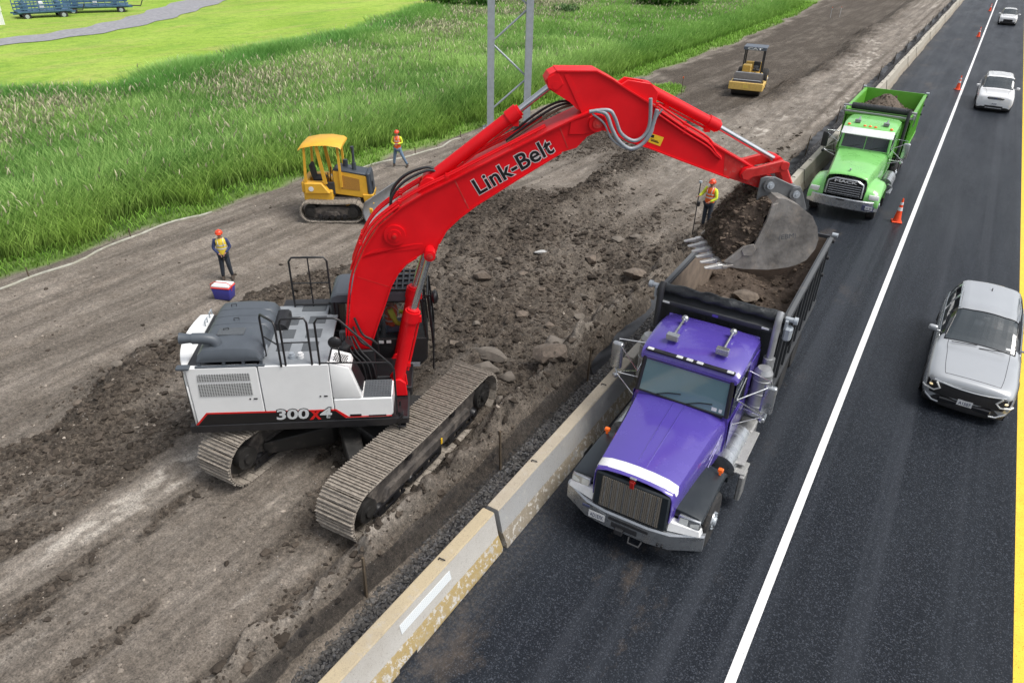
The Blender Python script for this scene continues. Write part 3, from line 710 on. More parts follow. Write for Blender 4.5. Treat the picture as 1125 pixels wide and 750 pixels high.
# ------------------------------------------------------------------ people
M_SKIN = mat('skin', (.42, .22, .15), .55, var=.08); M_HIVIZ = mat('hi_vis_yellow', (.62, .72, .04), .7, var=.1, scale=12); M_HIVO = mat('hi_vis_orange', (.85, .13, .02), .7, var=.1, scale=12)
M_VESTY = mat('yellow_vest', (.78, .58, .05), .7, var=.1, scale=12); M_NAVY = mat('dark_blue_cloth', (.03, .045, .13), .85, var=.2, scale=14); M_JEAN = mat('blue_denim', (.13, .20, .29), .85, var=.2, scale=14)
M_PANT = mat('dark_work_trousers', (.025, .032, .045), .85, var=.2, scale=14); M_BOOT = mat('boot_leather', (.05, .035, .025), .7, var=.2); M_HELM = mat('orange_hard_hat', (.75, .07, .02), .35, coat=.3)
M_TAPE = mat('reflective_tape', (.62, .63, .62), .3); M_SHIRT = mat('grey_shirt', (.22, .23, .25), .85, var=.1)
def skin_obj(name, V_, E_, R_, m, parent, sub=1, smooth=180, extra=None):
    me = bpy.data.meshes.new(name + '_src'); me.from_pydata([tuple(v) for v in V_], E_, []); me.update()
    o = bpy.data.objects.new(name + '_src', me); COL.objects.link(o)
    sk = o.modifiers.new('s', 'SKIN'); sk.use_smooth_shade = True
    for i, r in enumerate(R_):
        rr = r if isinstance(r, tuple) else (r, r); me.skin_vertices[0].data[i].radius = rr
    me.skin_vertices[0].data[0].use_root = True
    sb = o.modifiers.new('b', 'SUBSURF'); sb.levels = sub; sb.render_levels = sub
    dg = bpy.context.evaluated_depsgraph_get(); dg.update(); nm = bpy.data.meshes.new_from_object(o.evaluated_get(dg))
    bpy.data.objects.remove(o); bpy.data.meshes.remove(me)
    mb = MB(); mb.v = [tuple(v.co) for v in nm.vertices]; mb.f = [tuple(p.vertices) for p in nm.polygons]; mb.m = [0] * len(mb.f); bpy.data.meshes.remove(nm)
    if extra: extra(mb)
    return mb.build(name, m, parent, smooth)
def person(loc, rz, label, J, shirt, trousers, vest=None, helmet=M_HELM, cat='person', group=None, lower=True):
    """figure facing +x; J: joint overrides"""
    D = dict(pel=(0, 0, .96), sp=(.01, 0, 1.16), ch=(.0, 0, 1.36), nk=(.0, 0, 1.50), hd=(.02, 0, 1.62),
             sL=(0, .18, 1.43), eL=(-.02, .24, 1.16), wL=(.10, .22, .94), sR=(0, -.18, 1.43), eR=(-.02, -.24, 1.16), wR=(.10, -.22, .94),
             hL=(0, .09, .90), kL=(.03, .10, .50), aL=(0, .11, .09), hR=(0, -.09, .90), kR=(.03, -.10, .50), aR=(0, -.11, .09))
    D.update(J); D = {k: V(v) for k, v in D.items()}
    t = thing('person', label, cat, loc, rz, group)
    names = ['pel', 'sp', 'ch', 'nk', 'hd', 'sL', 'eL', 'wL', 'sR', 'eR', 'wR', 'hL', 'kL', 'aL', 'hR', 'kR', 'aR']
    rad = dict(pel=(.14, .10), sp=(.13, .10), ch=(.15, .11), nk=.055, hd=.06, sL=.06, eL=.042, wL=.027, sR=.06, eR=.042, wR=.027, hL=.085, kL=.058, aL=.04, hR=.085, kR=.058, aR=.04)
    E_ = [('pel', 'sp'), ('sp', 'ch'), ('ch', 'nk'), ('nk', 'hd'), ('ch', 'sL'), ('sL', 'eL'), ('eL', 'wL'), ('ch', 'sR'), ('sR', 'eR'), ('eR', 'wR'), ('pel', 'hL'), ('hL', 'kL'), ('kL', 'aL'), ('pel', 'hR'), ('hR', 'kR'), ('kR', 'aR')]
    ix = {n: i for i, n in enumerate(names)}; Vs = [D[n] for n in names]; Es = [(ix[a], ix[b]) for a, b in E_]; Rs = [rad[n] for n in names]
    for s in 'LR':
        w, e = D['w' + s], D['e' + s]; d = (w - e).normalized(); Vs.append(w + d * .07); Rs.append((.038, .018)); Es.append((ix['w' + s], len(Vs) - 1))
    def extra(mb):
        h = D['hd']; mb.ball(h + V((0, 0, .03)), .1, 16, sq=(.95, .78, 1.2)); mb.cyl(h + V((.085, 0, .02)), h + V((.112, 0, -.005)), .018, .012, 8)
        for s in (-1, 1): mb.ball(h + V((.0, s * .08, .01)), .024, 8, sq=(.8, .4, 1.3)); mb.ball(h + V((.082, s * .032, .035)), .012, 6)
        mb.box(h + V((.088, 0, -.04)), (.012, .045, .010))
        for s in 'LR':
            w, e = D['w' + s], D['e' + s]; d = (w - e).normalized(); a = d.orthogonal().normalized(); c = d.cross(a); p = w + d * .10
            for k in range(4):
                q = p + a * (.024 - .016 * k) - d * .02; L_ = (.07, .078, .072, .058)[k]; mb.tube([q, q + d * L_ * .55 + c * .008, q + d * L_ * .9 + c * .028], [.0095, .009, .007], 6)
            q = w + d * .045 + a * .03; mb.tube([q, q + d * .03 + a * .022, q + d * .055 + a * .024 + c * .01], [.011, .010, .008], 6)
    body = skin_obj('body', Vs, Es, Rs, M_SKIN, t, 1, extra=extra)
    def shell(nm, keys, m, g):
        kk = [k for k in keys]; ii = {k: i for i, k in enumerate(kk)}
        R2 = []
        for k in kk: r = rad[k]; r = r if isinstance(r, tuple) else (r, r); R2.append((r[0] + g, r[1] + g))
        vv = [D[k] for k in kk]; es = [(ii[a], ii[b]) for a, b in E_ if a in ii and b in ii]
        return skin_obj(nm, vv, es, R2, m, t, 1)
    shell('trousers', ['pel', 'hL', 'kL', 'aL', 'hR', 'kR', 'aR'], trousers, .022)
    D2 = dict(D); sh = shell('shirt', ['pel', 'sp', 'ch', 'sL', 'eL', 'sR', 'eR', 'wL', 'wR'], shirt, .016)
    if vest:
        mb = MB(); rings = []
        up = [('pel', .175, .135, -.02), ('sp', .165, .13, 0), ('ch', .195, .145, 0), ('ch', .185, .13, .08), ('ch', .10, .09, .14)]
        for k, a, b, dz in up:
            c = D[k]; rings.append([c + V((b * math.cos(q), a * math.sin(q), dz)) for q in [2 * math.pi * i / 20 for i in range(20)]])
        mb.loft(rings, caps=False); v = mb.build('vest', vest, t, 180)
        for (k, a, b, dz) in (('sp', .170, .135, -.03), ('sp', .176, .138, .09)):
            m2 = MB(); c = D[k]; m2.loft([[c + V((b * math.cos(q), a * math.sin(q), dz + o)) for q in [2 * math.pi * i / 20 for i in range(20)]] for o in (0, .045)], caps=False); m2.build('reflective_stripe', M_TAPE, v, 180)
        for s in (-1, 1):
            m2 = MB(); c = D['ch']; m2.tube([c + V((.142, s * .08, -.1)), c + V((.145, s * .085, .02)), c + V((.06, s * .09, .135)), c + V((-.09, s * .085, .12)), c + V((-.147, s * .07, 0))], .013, 6); m2.build('reflective_stripe', M_TAPE, v, 180)
    if helmet:
        mb = MB(); h = D['hd']; mb.lathe([(.125, .045), (.128, .06), (.12, .10), (.095, .145), (.05, .17), (.005, .178)], h, (0, 0, 1), 20); mb.box(h + V((.12, 0, .055)), (.09, .15, .012), bev=.004); mb.box(h + V((0, 0, .17)), (.2, .02, .015), bev=.004); mb.build('hard_hat', helmet, t, 50)
    else:
        mb = MB(); h = D['hd']; mb.ball(h + V((-.012, 0, .055)), .108, 14, sq=(.9, .82, 1.05)); mb.build('hair', M_BOOT, t, 180)
    for s in 'LR':
        a = D['a' + s]; k = D['k' + s]
        mb = MB(); mb.loft([[a + V(p) for p in r] for r in ([(-.09, -.045, -.085), (-.09, .045, -.085), (-.08, .045, .02), (-.08, -.045, .02)], [(-.04, -.05, -.09), (-.04, .05, -.09), (-.03, .05, .06), (-.03, -.05, .06)], [(.05, -.05, -.09), (.05, .05, -.09), (.04, .045, .03), (.04, -.045, .03)], [(.15, -.045, -.09), (.15, .045, -.09), (.14, .035, -.04), (.14, -.035, -.04)], [(.20, -.02, -.09), (.20, .02, -.09), (.19, .015, -.06), (.19, -.015, -.06)])])
        mb.build('boot', M_BOOT, t, 60)
    return t
def on_ground(x, y): return (x, y, hz(x, y))
# ------------------------------------------------------------------ barriers
def barrier_mat(name, top, face, low, spots, dirtc=.15):
    m = mat(name, (1, 1, 1), .9, var=.06, scale=30, bump=.35, bscale=60, spec=.2)
    nt = m.node_tree; N = nt.nodes; L = nt.links; b = N['Principled BSDF']
    tc = N.new('ShaderNodeTexCoord'); sp = N.new('ShaderNodeSeparateXYZ'); L.new(tc.outputs['Object'], sp.inputs[0])
    old = b.inputs['Base Color'].links[0].from_socket
    geo = N.new('ShaderNodeNewGeometry')
    def nz(sc, det=5, ro=.6):
        n = N.new('ShaderNodeTexNoise'); n.inputs['Scale'].default_value = sc; n.inputs['Detail'].default_value = det; n.inputs['Roughness'].default_value = ro; L.new(geo.outputs['Position'], n.inputs['Vector']); return n.outputs['Fac']
    def rp(f, a, b_, lo=0., hi=1.):
        r = N.new('ShaderNodeMapRange'); L.new(f, r.inputs[0]); r.inputs[1].default_value = a; r.inputs[2].default_value = b_; r.inputs[3].default_value = lo; r.inputs[4].default_value = hi; return r.outputs[0]
    def mx(f, a, b_, bt='MIX'):
        x = N.new('ShaderNodeMix'); x.data_type = 'RGBA'; x.blend_type = bt
        for i, v in ((0, f), (6, a), (7, b_)):
            if isinstance(v, (int, float)): x.inputs[i].default_value = v
            elif isinstance(v, tuple): x.inputs[i].default_value = (*v, 1)
            else: L.new(v, x.inputs[i])
        return x.outputs[2]
    def mul(a, b_):
        q = N.new('ShaderNodeMath'); q.operation = 'MULTIPLY'; L.new(a, q.inputs[0]); L.new(b_, q.inputs[1]); return q.outputs[0]
    wob = N.new('ShaderNodeMath'); wob.operation = 'MULTIPLY_ADD'; L.new(nz(6), wob.inputs[0]); wob.inputs[1].default_value = .05; L.new(sp.outputs[2], wob.inputs[2])
    c = mx(rp(wob.outputs[0], .845, .85), face, top)
    lowm = rp(wob.outputs[0], .375, .36)
    c = mx(mul(lowm, rp(nz(3), .36, .42)) if spots else lowm, c, low)
    if spots: c = mx(mul(lowm, rp(nz(9, 8, .75), .53, .58)), c, (.60, .58, .54))
    c = mx(rp(nz(16, 6, .7), .57, .70, 0, .6), c, (.20, .17, .14))
    c = mx(rp(nz(70, 3, .7), .60, .66, 0, .7), c, (.14, .12, .10))
    c = mx(rp(nz(4, 8, .8), .54, .66, 0, .4), c, (.56, .54, .50))
    c = mx(rp(nz(.8, 7), .5, .75, 0, .45), c, (.30, .265, .22))
    c = mx(1.0, old, c, 'MULTIPLY'); L.new(c, b.inputs['Base Color']); return m
M_BAR_Y = barrier_mat('concrete_yellow_paint', (.46, .385, .26), (.48, .465, .435), (.42, .32, .15), True)
M_BAR_G = barrier_mat('concrete_grey_face', (.42, .37, .29), (.35, .355, .355), (.30, .26, .20), True)
M_BAR_T = barrier_mat('concrete_tan', (.46, .43, .37), (.42, .39, .33), (.36, .32, .26), False)
M_REFL = screenmat('reflective_hatch', (.72, .76, .78), (26, 26), .72, .4, axes='YZ', see=False, back=(.45, .5, .52))
def barrier(y0, dx, rz, m, label, L_=6.02, group=None):
    hp = [(-.33, .0), (-.33, .085), (-.225, .34), (-.125, .83), (-.105, .85), (.105, .85), (.125, .83), (.225, .34), (.33, .085), (.33, 0)]
    t = thing('concrete_barrier', label, 'barrier', (-5.15 + dx, y0 + L_ / 2, 0), rz, group)
    mb = MB(); nseg = 10; bl = L_ / 2; rings = []
    st = [-bl, -bl + .03] + [-bl + L_ * i / nseg for i in range(1, nseg)] + [bl - .03, bl]
    for s in st:
        f = .97 if abs(s) == bl else 1; rings.append([V((x * f, s, z if abs(s) != bl else z * .985 + .005)) for x, z in hp])
    mb.loft(rings); body = mb.build('body', m, t, 30)
    for s in (-1, 1):
        d = MB(); d.box((s * .322, s * .0 + .3, .045), (.03, .42, .088), bev=.004); d.build('drain_slot', M_DARK, t)
    for s in (-1.55, 1.6):
        d = MB(); d.tube([(0 - .05, s, .845), (-.05, s + .02, .88), (.05, s + .03, .88), (.05, s + .05, .845)], .012, 6); d.build('lifting_loop', M_DARK, t)
    return t
b0 = barrier(-4.28, 0, 0, M_BAR_Y, 'yellow painted concrete barrier at the lower frame edge')
b1 = barrier(1.82, -.01, R(-.25), M_BAR_Y, 'worn yellow and white concrete barrier segment with a hatched reflective strip')
mb = MB()
for y_ in (.1,):
    a = V((.158, 1.02, .66)); 
    mb.hexa([(.152 + .002, .35, .70), (.152 + .002, 1.62, .70), (.186 + .002, 1.62, .53), (.186 + .002, .35, .53)], [(.162, .35, .70), (.162, 1.62, .70), (.196, 1.62, .53), (.196, .35, .53)])
mb.build('reflective_strip', M_REFL, b1)
b2 = barrier(7.93, .02, R(.3), M_BAR_G, 'grey faced concrete barrier segment alongside the purple truck cab')
bb = barrier(14.03, 0, 0, M_BAR_T, 'tan weathered concrete barrier segment farther up the road edge', group='tan concrete barriers lining the road edge')
for k in range(1, 21):
    c = copy_tree(bb); c.location = (-5.15 + .03 * math.sin(k * 2.1), 14.03 + 3.01 + 6.1 * k, 0); c.rotation_euler = (0, 0, R(.35 * math.sin(k * 3.7)))

# ------------------------------------------------------------------ silt fence
M_SILT = screenmat('woven_silt_fabric', (.018, .018, .02), (90, 90), .24, .75, axes='YZ')
M_SILT2 = mat('black_silt_fabric', (.035, .038, .045), .5, var=.3, scale=3, bump=.5, bscale=6, dirt=.2, dirtcol=(.12, .10, .085))
M_WOOD = mat('stake_wood', (.10, .075, .05), .9, var=.3, scale=12)
def fx(y): return -6.22 + .02 * (min(y, 12) - 5.74) + .03 * math.sin(y * .9)
def silt(y0, y1, h, m, label, step, slump):
    t = thing('silt_fence', label, 'silt fence', (0, (y0 + y1) / 2, 0)); ym = (y0 + y1) / 2
    mb = MB(); n = int((y1 - y0) / .12); rows = 7; vs = []
    for i in range(n + 1):
        y_ = y0 + (y1 - y0) * i / n; sag = .5 - .5 * math.cos(2 * math.pi * (y_ - 5.74) / step)
        for j in range(rows + 1):
            u = j / rows; x_ = fx(y_) - slump * u * (.3 + .7 * sag) + .03 * math.sin(y_ * 5 + j) * u
            vs.append((x_, y_ - ym, -.08 + (h - .16 * sag) * u))
    mb.add(vs, [(i * (rows + 1) + j, (i + 1) * (rows + 1) + j, (i + 1) * (rows + 1) + j + 1, i * (rows + 1) + j + 1) for i in range(n) for j in range(rows)])
    mb.build('fabric', m, t, 180)
    k = math.ceil((y0 - 5.74) / step); y_ = 5.74 + k * step
    while y_ <= y1:
        s = MB(); lean = .04 * math.sin(y_ * 7); s.hexa([(fx(y_) - .02, y_ - ym - .02, -.2), (fx(y_) + .02, y_ - ym - .02, -.2), (fx(y_) + .02, y_ - ym + .02, -.2), (fx(y_) - .02, y_ - ym + .02, -.2)],
                          [(fx(y_) - .02 + lean, y_ - ym - .02, .92), (fx(y_) + .02 + lean, y_ - ym - .02, .92), (fx(y_) + .02 + lean, y_ - ym + .02, .92), (fx(y_) - .02 + lean, y_ - ym + .02, .92)])
        s.build('stake', M_WOOD, t); y_ += step
    return t
silt(0, 14.0, .60, M_SILT, 'sagging see-through black silt fence between the crushed asphalt and the soil bank', 4.03, .18)
silt(14.1, 150, .36, M_SILT2, 'low black silt fence running along the far concrete barriers', 8.06, .30)

def sock(y0, y1, off, label):
    P_ = []; y_ = y0
    while y_ <= y1:
        x_ = float(lerp_pts(np.array([y_]), GRASS)[0]) + off + .18 * math.sin(y_ * .7) + .08 * math.sin(y_ * 2.3); P_.append((x_, y_, hz(x_, y_) + .05)); y_ += .5
    t = thing('erosion_sock', label, 'erosion sock', P_[len(P_) // 2]); k = MB(); k.tube([V(p) - t.location - V((0, 0, .035)) for p in P_], .05, 8); k.build('fabric_tube', M_SOCK, t, 180)
    for p in P_[3::8]:
        k = MB(); q = V(p) - t.location; k.box(q + V((0, 0, .12)), (.035, .035, .45)); k.build('peg', M_WOOD, t)
M_SOCK = mat('pale_sock_fabric', (.36, .36, .31), .85, var=.3, scale=4, dirt=.65, dirtcol=(.28, .27, .2))
sock(8.5, 17.5, .3, 'pale erosion sock along the reed edge at the left side of the frame')
sock(23.5, 33, .45, 'pale erosion sock along the reed edge behind the striding worker')
# ------------------------------------------------------------------ traffic cones
M_ORANGE = mat('orange_plastic', (.85, .075, .012), .5, var=.08, dirt=.12, dirtcol=(.25, .12, .07)); M_CWHITE = mat('cone_band', (.75, .76, .78), .45)
M_BLACKP = mat('black_plastic', (.022, .022, .024), .5, var=.2, dirt=.15)
def cone(loc, label, rz=0, tilt=0, g='orange traffic cones beside the white line'):
    t = thing('traffic_cone', label, 'traffic cone', loc, rz, g); t.rotation_euler[1] = tilt
    b = MB(); b.box((0, 0, .025), (.37, .37, .05), bev=.015); b.build('base', M_ORANGE, t)
    def r(z): return .145 - .118 * z / .95
    c = MB(); c.lathe([(.15, .045), (.145, .06), (r(.5), .5), (r(.93), .93), (.02, .955), (.012, .95)], n=28); c.build('body', M_ORANGE, t)
    for a, e in ((.47, .60), (.70, .80)):
        d = MB(); d.lathe([(r(a) + .001, a), (r(a) + .004, a + .003), (r(e) + .004, e - .003), (r(e) + .001, e)], n=28); d.build('reflective_band', M_CWHITE, t)
    return t
cone((-.97, 30.4, 0), 'orange and white cone on the asphalt right in front of the green truck', R(12))
cone((-.79, 61.4, 0), 'orange cone left of the white line beside the white car with dark grille', R(40))
cone((-.92, 94.5, 0), 'orange cone at the line, second from the farthest', R(5))
cone((-.87, 125.8, 0), 'farthest orange cone at the top end of the white line', R(20))
# ------------------------------------------------------------------ shared machine materials
M_RED = mat('red_machine_paint', (.70, .004, .010), .5, spec=.3, var=.10, scale=1.2, coat=.05, dirt=.13, dirtcol=(.42, .07, .05), dscale=3)
M_REDD = mat('scraped_red_paint', (.52, .02, .018), .5, var=.15, scale=8, dirt=.36, dirtcol=(.33, .24, .20), dscale=9)
M_MWHITE = mat('white_machine_paint', (.80, .81, .81), .42, var=.04, scale=2, coat=.2, dirt=.16, dirtcol=(.42, .39, .35), dscale=3)
M_HOOD = mat('slate_grey_hood', (.075, .088, .105), .45, var=.08, scale=3, dirt=.22, dirtcol=(.20, .20, .20), dscale=3)
M_DECK = mat('grey_deck_plate', (.26, .28, .30), .5, .1, var=.1, dirt=.25, dirtcol=(.33, .31, .29), dscale=6)
M_GRIP = mat('grip_pad', (.085, .095, .105), .8, var=.2, scale=30, dirt=.2)
M_BLK = mat('black_machine_paint', (.014, .014, .016), .38, var=.2, coat=.1, dirt=.10, dirtcol=(.10, .09, .08))
M_BLKM = mat('muddy_black_paint', (.02, .019, .018), .6, var=.3, dirt=.3, dirtcol=(.12, .10, .085), dscale=3)
M_TRACK = mat('dusty_track_shoe', (.30, .265, .225), .85, .1, var=.45, scale=12, bump=.5, bscale=40, dirt=.5, dirtcol=(.34, .30, .255), dscale=6)
M_TFRM = mat('muddy_track_frame', (.055, .048, .044), .8, var=.3, scale=6, bump=.3, dirt=.55, dirtcol=(.22, .19, .16), dscale=3)
M_CHROME = mat('chrome_rod', (.62, .64, .66), .18, .9, var=.05, dirt=.04)
M_BUCKET = mat('worn_bucket_steel', (.27, .255, .24), .38, .35, var=.4, scale=2.5, bump=.4, bscale=12, dirt=.5, dirtcol=(.33, .28, .23), dscale=3)
M_TOOTH = mat('polished_tooth', (.60, .59, .57), .42, .5, var=.15, scale=10, dirt=.12)
M_LUG = mat('grey_bucket_lug', (.15, .157, .165), .5, .3, var=.2, dirt=.3, dirtcol=(.24, .21, .19), dscale=6)
M_HOSE = mat('grey_hose', (.30, .33, .36), .45, .15, var=.1)
M_HOSEB = mat('black_hose', (.02, .02, .022), .5, var=.1)
M_GLASS = glassmat('cab_glass', (.015, .02, .022), .05, .78)
M_LIGHT = mat('lamp_lens', (.75, .76, .74), .15, coat=.6)
M_YEL = mat('yellow_plate', (.80, .50, .02), .5, dirt=.08)
M_TXTB = mat('black_letter', (.008, .008, .009), .4); M_TXTW = mat('pale_letter_edge', (.62, .58, .58), .5); M_SILV = mat('silver_letter', (.60, .62, .63), .4)
M_STRR = mat('red_stripe', (.62, .012, .012), .4); M_LOUV = screenmat('louvre_screen', (.45, .46, .46), (26, 30), .45, .5, axes='XZ', see=False, back=(.015, .015, .017))
M_DIRT = mat('dug_soil', (.085, .066, .053), .97, var=.45, scale=9, bump=.9, bscale=22, spec=.15)
M_CLOD2 = mat('dug_clod', (.11, .087, .070), .97, var=.4, scale=18, bump=.6, bscale=40, vcol='tone', spec=.15)

def fit_text(name, body, m, parent, o, x, y, width, height, depth=.004, offset=0.0, push=0.0, shear=0.0, space=1.0):
    """text whose box is width x height, lower left corner at o"""
    x = V(x).normalized(); y = V(y).normalized(); z = x.cross(y)
    ob = text_part(name, body, 1.0, m, parent, Matrix.Identity(4), 0.0, offset, shear=shear, space=space)
    me = ob.data; vs = [v.co for v in me.vertices]
    x0 = min(v.x for v in vs); x1 = max(v.x for v in vs); y0 = min(v.y for v in vs); y1 = max(v.y for v in vs)
    g = offset * 1.0
    S = Matrix.Diagonal((width / (x1 - x0 - 2 * g), height / (y1 - y0 - 2 * g), 1, 1)) @ Matrix.Translation((-x0 - g, -y0 - g, 0))
    F_ = frame(V(o) + z * push, x, y); me.transform(F_ @ S)
    return ob

def track(root, name, cx, L_=4.95, Hh=1.03, w=.80, pitch=.172, m=None, mf=None, detail=True, side=1, sub=None, f=-1):
    """crawler track lying along local y, idler toward y = f"""
    m = m or M_TRACK; mf = mf or M_TFRM
    r = Hh / 2 - .05; y0, y1 = -L_ / 2 + r, L_ / 2 - r; per = []
    ds = .02
    def path(s):
        a = y1 - y0; c = math.pi * r
        if s < a: return (y0 + s, .055, 0.0)                      # bottom run
        s -= a
        if s < c: t = s / r; return (y1 + r * math.sin(t), .055 + r - r * math.cos(t), t)
        s -= c
        if s < a: sag = -.035 * math.sin(math.pi * s / a) ; return (y1 - s, .055 + 2 * r + sag, math.pi)
        s -= a; t = s / r; return (y0 - r * math.sin(t), .055 + r + r * math.cos(t), math.pi + t)
    tot = 2 * (y1 - y0) + 2 * math.pi * r; n = int(tot / pitch); t_ = thing_part = None
    tr = bpy.data.objects.new('track', None)
    mb = MB()
    for i in range(n):
        y_, z_, a = path(tot * i / n)
        T = Matrix.Translation((cx, y_, z_)) @ Matrix.Rotation(a, 4, 'X')
        mb.box((0, 0, -.012), (w, pitch * .94, .022), M=T)
        for g, hgt in ((-.40, .052), (-.05, .040), (.30, .040)):
            mb.box((0, g * pitch, -.012 - hgt / 2), (w - .01, .020, hgt + .012), M=T)
        if detail: mb.box((0, 0, .045), (.16, pitch * .8, .07), M=T)
    sh = mb.build('track', m, root, 30)
    fr = MB(); rr = r - .07
    prof = [(y0 + .15, .20), (y1 - .15, .20), (y1 + .1, .32), (y1 + .05, .62), (y1 - .35, .74), (y0 + .5, .80), (y0 + .05, .62), (y0 - .1, .34)]
    prof = [(a, b * Hh) for a, b in prof]
    fr.prism(prof, 'x', cx - w * .30, cx + w * .30, bev=.02)
    fr.prism([(y0 + .45, .30 * Hh), (y1 - .5, .30 * Hh), (y1 - .6, .52 * Hh), (y0 + .6, .55 * Hh)], 'x', cx - w * .40, cx + w * .40, bev=.02)
    fr.build('track_frame', mf, sh)
    for yy, nm in ((y0, 'idler'), (y1, 'sprocket')):
        if f > 0: nm = 'idler' if nm == 'sprocket' else 'sprocket'
        k = MB(); k.cyl((cx - w * .2, yy, .055 + r), (cx + w * .2, yy, .055 + r), rr * .92, n=28)
        k.cyl((cx - w * .42, yy, .055 + r), (cx + w * .42, yy, .055 + r), rr * (.55 if nm == 'idler' else .68), n=24)
        k.cyl((cx - w * .47, yy, .055 + r), (cx + w * .47, yy, .055 + r), rr * .25, n=16)
        if nm == 'sprocket':
            for j in range(10):
                a = 2 * math.pi * j / 10
                for s in (-1, 1): k.cyl((cx + s * w * .41, yy + rr * .5 * math.cos(a), .055 + r + rr * .5 * math.sin(a)), (cx + s * w * .445, yy + rr * .5 * math.cos(a), .055 + r + rr * .5 * math.sin(a)), .025, n=8)
        k.build(nm, M_BLKM, sh)
    nr = 8 if L_ > 4 else 5
    for j in range(nr):
        yy = y0 + .35 + (y1 - y0 - .7) * j / (nr - 1); k = MB()
        k.lathe([(.05, -w * .43), (.09, -w * .42), (.13 * Hh, -w * .3), (.13 * Hh, w * .3), (.09, w * .42), (.05, w * .43)], (cx, yy, .055 + .14 * Hh + .06), (1, 0, 0), 16); k.build('roller', M_BLK, sh)
    if L_ > 4:
        for yy in (-.75, .85):
            k = MB(); k.cyl((cx - w * .4, yy, .84), (cx + w * .4, yy, .84), .075, n=14); k.build('top_roller', M_BLK, sh)
        g = MB(); s = side
        for yy in (-1.5, -.2, 1.1):
            g.box((cx + s * w * .415, yy, .20), (.03, 1.0, .05)); g.box((cx + s * w * .415, yy, .36), (.03, 1.0, .045))
            for q in (-.42, -.14, .14, .42): g.box((cx + s * w * .41, yy + q, .28), (.03, .05, .17))
        g.build('track_guard', M_BLK, sh)
        k = MB(); k.box((cx + s * (w * .40 + .012), .35, .47), (.02, .05, .14)); k.build('reflector', M_YEL, sh)
    return sh

EXL = (-9.12, 8.82, 0); EXR = R(4)
ex = thing('excavator', 'red and white tracked excavator swinging a soil-filled bucket over the purple truck', 'excavator', EXL, EXR)
track(ex, 'track', 1.50, L_=5.2, Hh=1.10, w=.85, pitch=.205, side=1); track(ex, 'track', -1.50, L_=5.2, Hh=1.10, w=.85, pitch=.205, side=1)
mb = MB()
mb.prism([(-1.25, .45), (-.9, .72), (-.35, .92), (.35, .92), (.9, .72), (1.25, .45), (1.0, .35), (.4, .42), (-.4, .42), (-1.0, .35)], 'y', -.55, .55, bev=.03)
for s in (-1, 1):
    for q in (-1, 1): mb.hexa([(s * .2, q * .3, .40), (s * 1.2, q * 1.25, .30), (s * 1.2, q * 1.65, .30), (s * .1, q * .75, .40)], [(s * .2, q * .3, .85), (s * 1.2, q * 1.25, .58), (s * 1.2, q * 1.65, .58), (s * .1, q * .75, .85)], bev=.02)
mb.cyl((0, 0, .88), (0, 0, 1.02), .68, n=40)
mb.build('car_body', M_BLKM, ex)
mb = MB(); mb.cyl((0, 0, 1.0), (0, 0, 1.22), .72, n=48)
for j in range(30):
    a = j * math.pi / 15; mb.cyl((.66 * math.cos(a), .66 * math.sin(a), 1.215), (.66 * math.cos(a), .66 * math.sin(a), 1.24), .018, n=6)
mb.build('swing_ring', M_BLK, ex)

# upper structure frame: x forward, y left
UM = (Matrix.Translation(EXL) @ Matrix.Rotation(EXR, 4, 'Z')).inverted() @ Matrix.Translation((-9.4, 9.0, 0)) @ Matrix.Rotation(R(37.5), 4, 'Z')
def ub(mb, name, m, sm=35, parent=ex): return mb.build(name, m, parent, sm, M=UM)
ZB, ZT = 1.32, 2.70
mb = MB(); mb.box((-.85, 0, 1.30), (4.15, 2.76, .18), bev=.03); mb.box((1.0, .0, 1.36), (.55, .9, .22), bev=.02)
mb.prism([(-2.95, 1.23), (-2.95, 1.40), (1.02, 1.40), (1.12, 1.50), (1.12, 1.42), (.9, 1.23)], 'y', -1.425, -1.30, bev=.008)
ub(mb, 'deck_frame', M_BLK)
# counterweight
out = []; inn = []
for i in range(17):
    y_ = -1.40 + 2.8 * i / 16; out.append((-math.sqrt(3.19 ** 2 - y_ * y_) + .02, y_))
mb = MB(); poly = out + [(-2.82, 1.385), (-2.82, -1.385)]
lo = [(x * .985, y * .99) for x, y in poly]
mb.prism(poly, 'z', 1.36, 2.30, bev=.02); pt = [(x, y) for x, y in poly if y < .75]; pt = pt[:-1] + [(-2.82, .74)] + pt[-1:]; mb.prism([(x * .995, y * .992) for x, y in pt], 'z', 2.295, ZT - .01, bev=.05, seg=3); mb.prism(lo, 'z', 1.18, 1.375, bev=.05, seg=2)
ub(mb, 'counterweight', M_MWHITE, 40)
mb = MB(); mb.tube([(-2.84, -1.43, 1.2), (-2.84, -1.43, 2.68)], .008); ub(mb, 'seam', M_BLK)
mb = MB(); mb.box((-2.83, -1.38, 2.71), (.24, .14, .07), bev=.02); ub(mb, 'rear_camera', M_HOOD)
for y_ in (.55, .2):
    mb = MB(); mb.tube([(-2.84, y_, 2.68), (-2.84, y_, 2.80), (-2.84, y_ + .16, 2.80), (-2.84, y_ + .16, 2.68)], .014); ub(mb, 'lifting_eye', M_GALV)
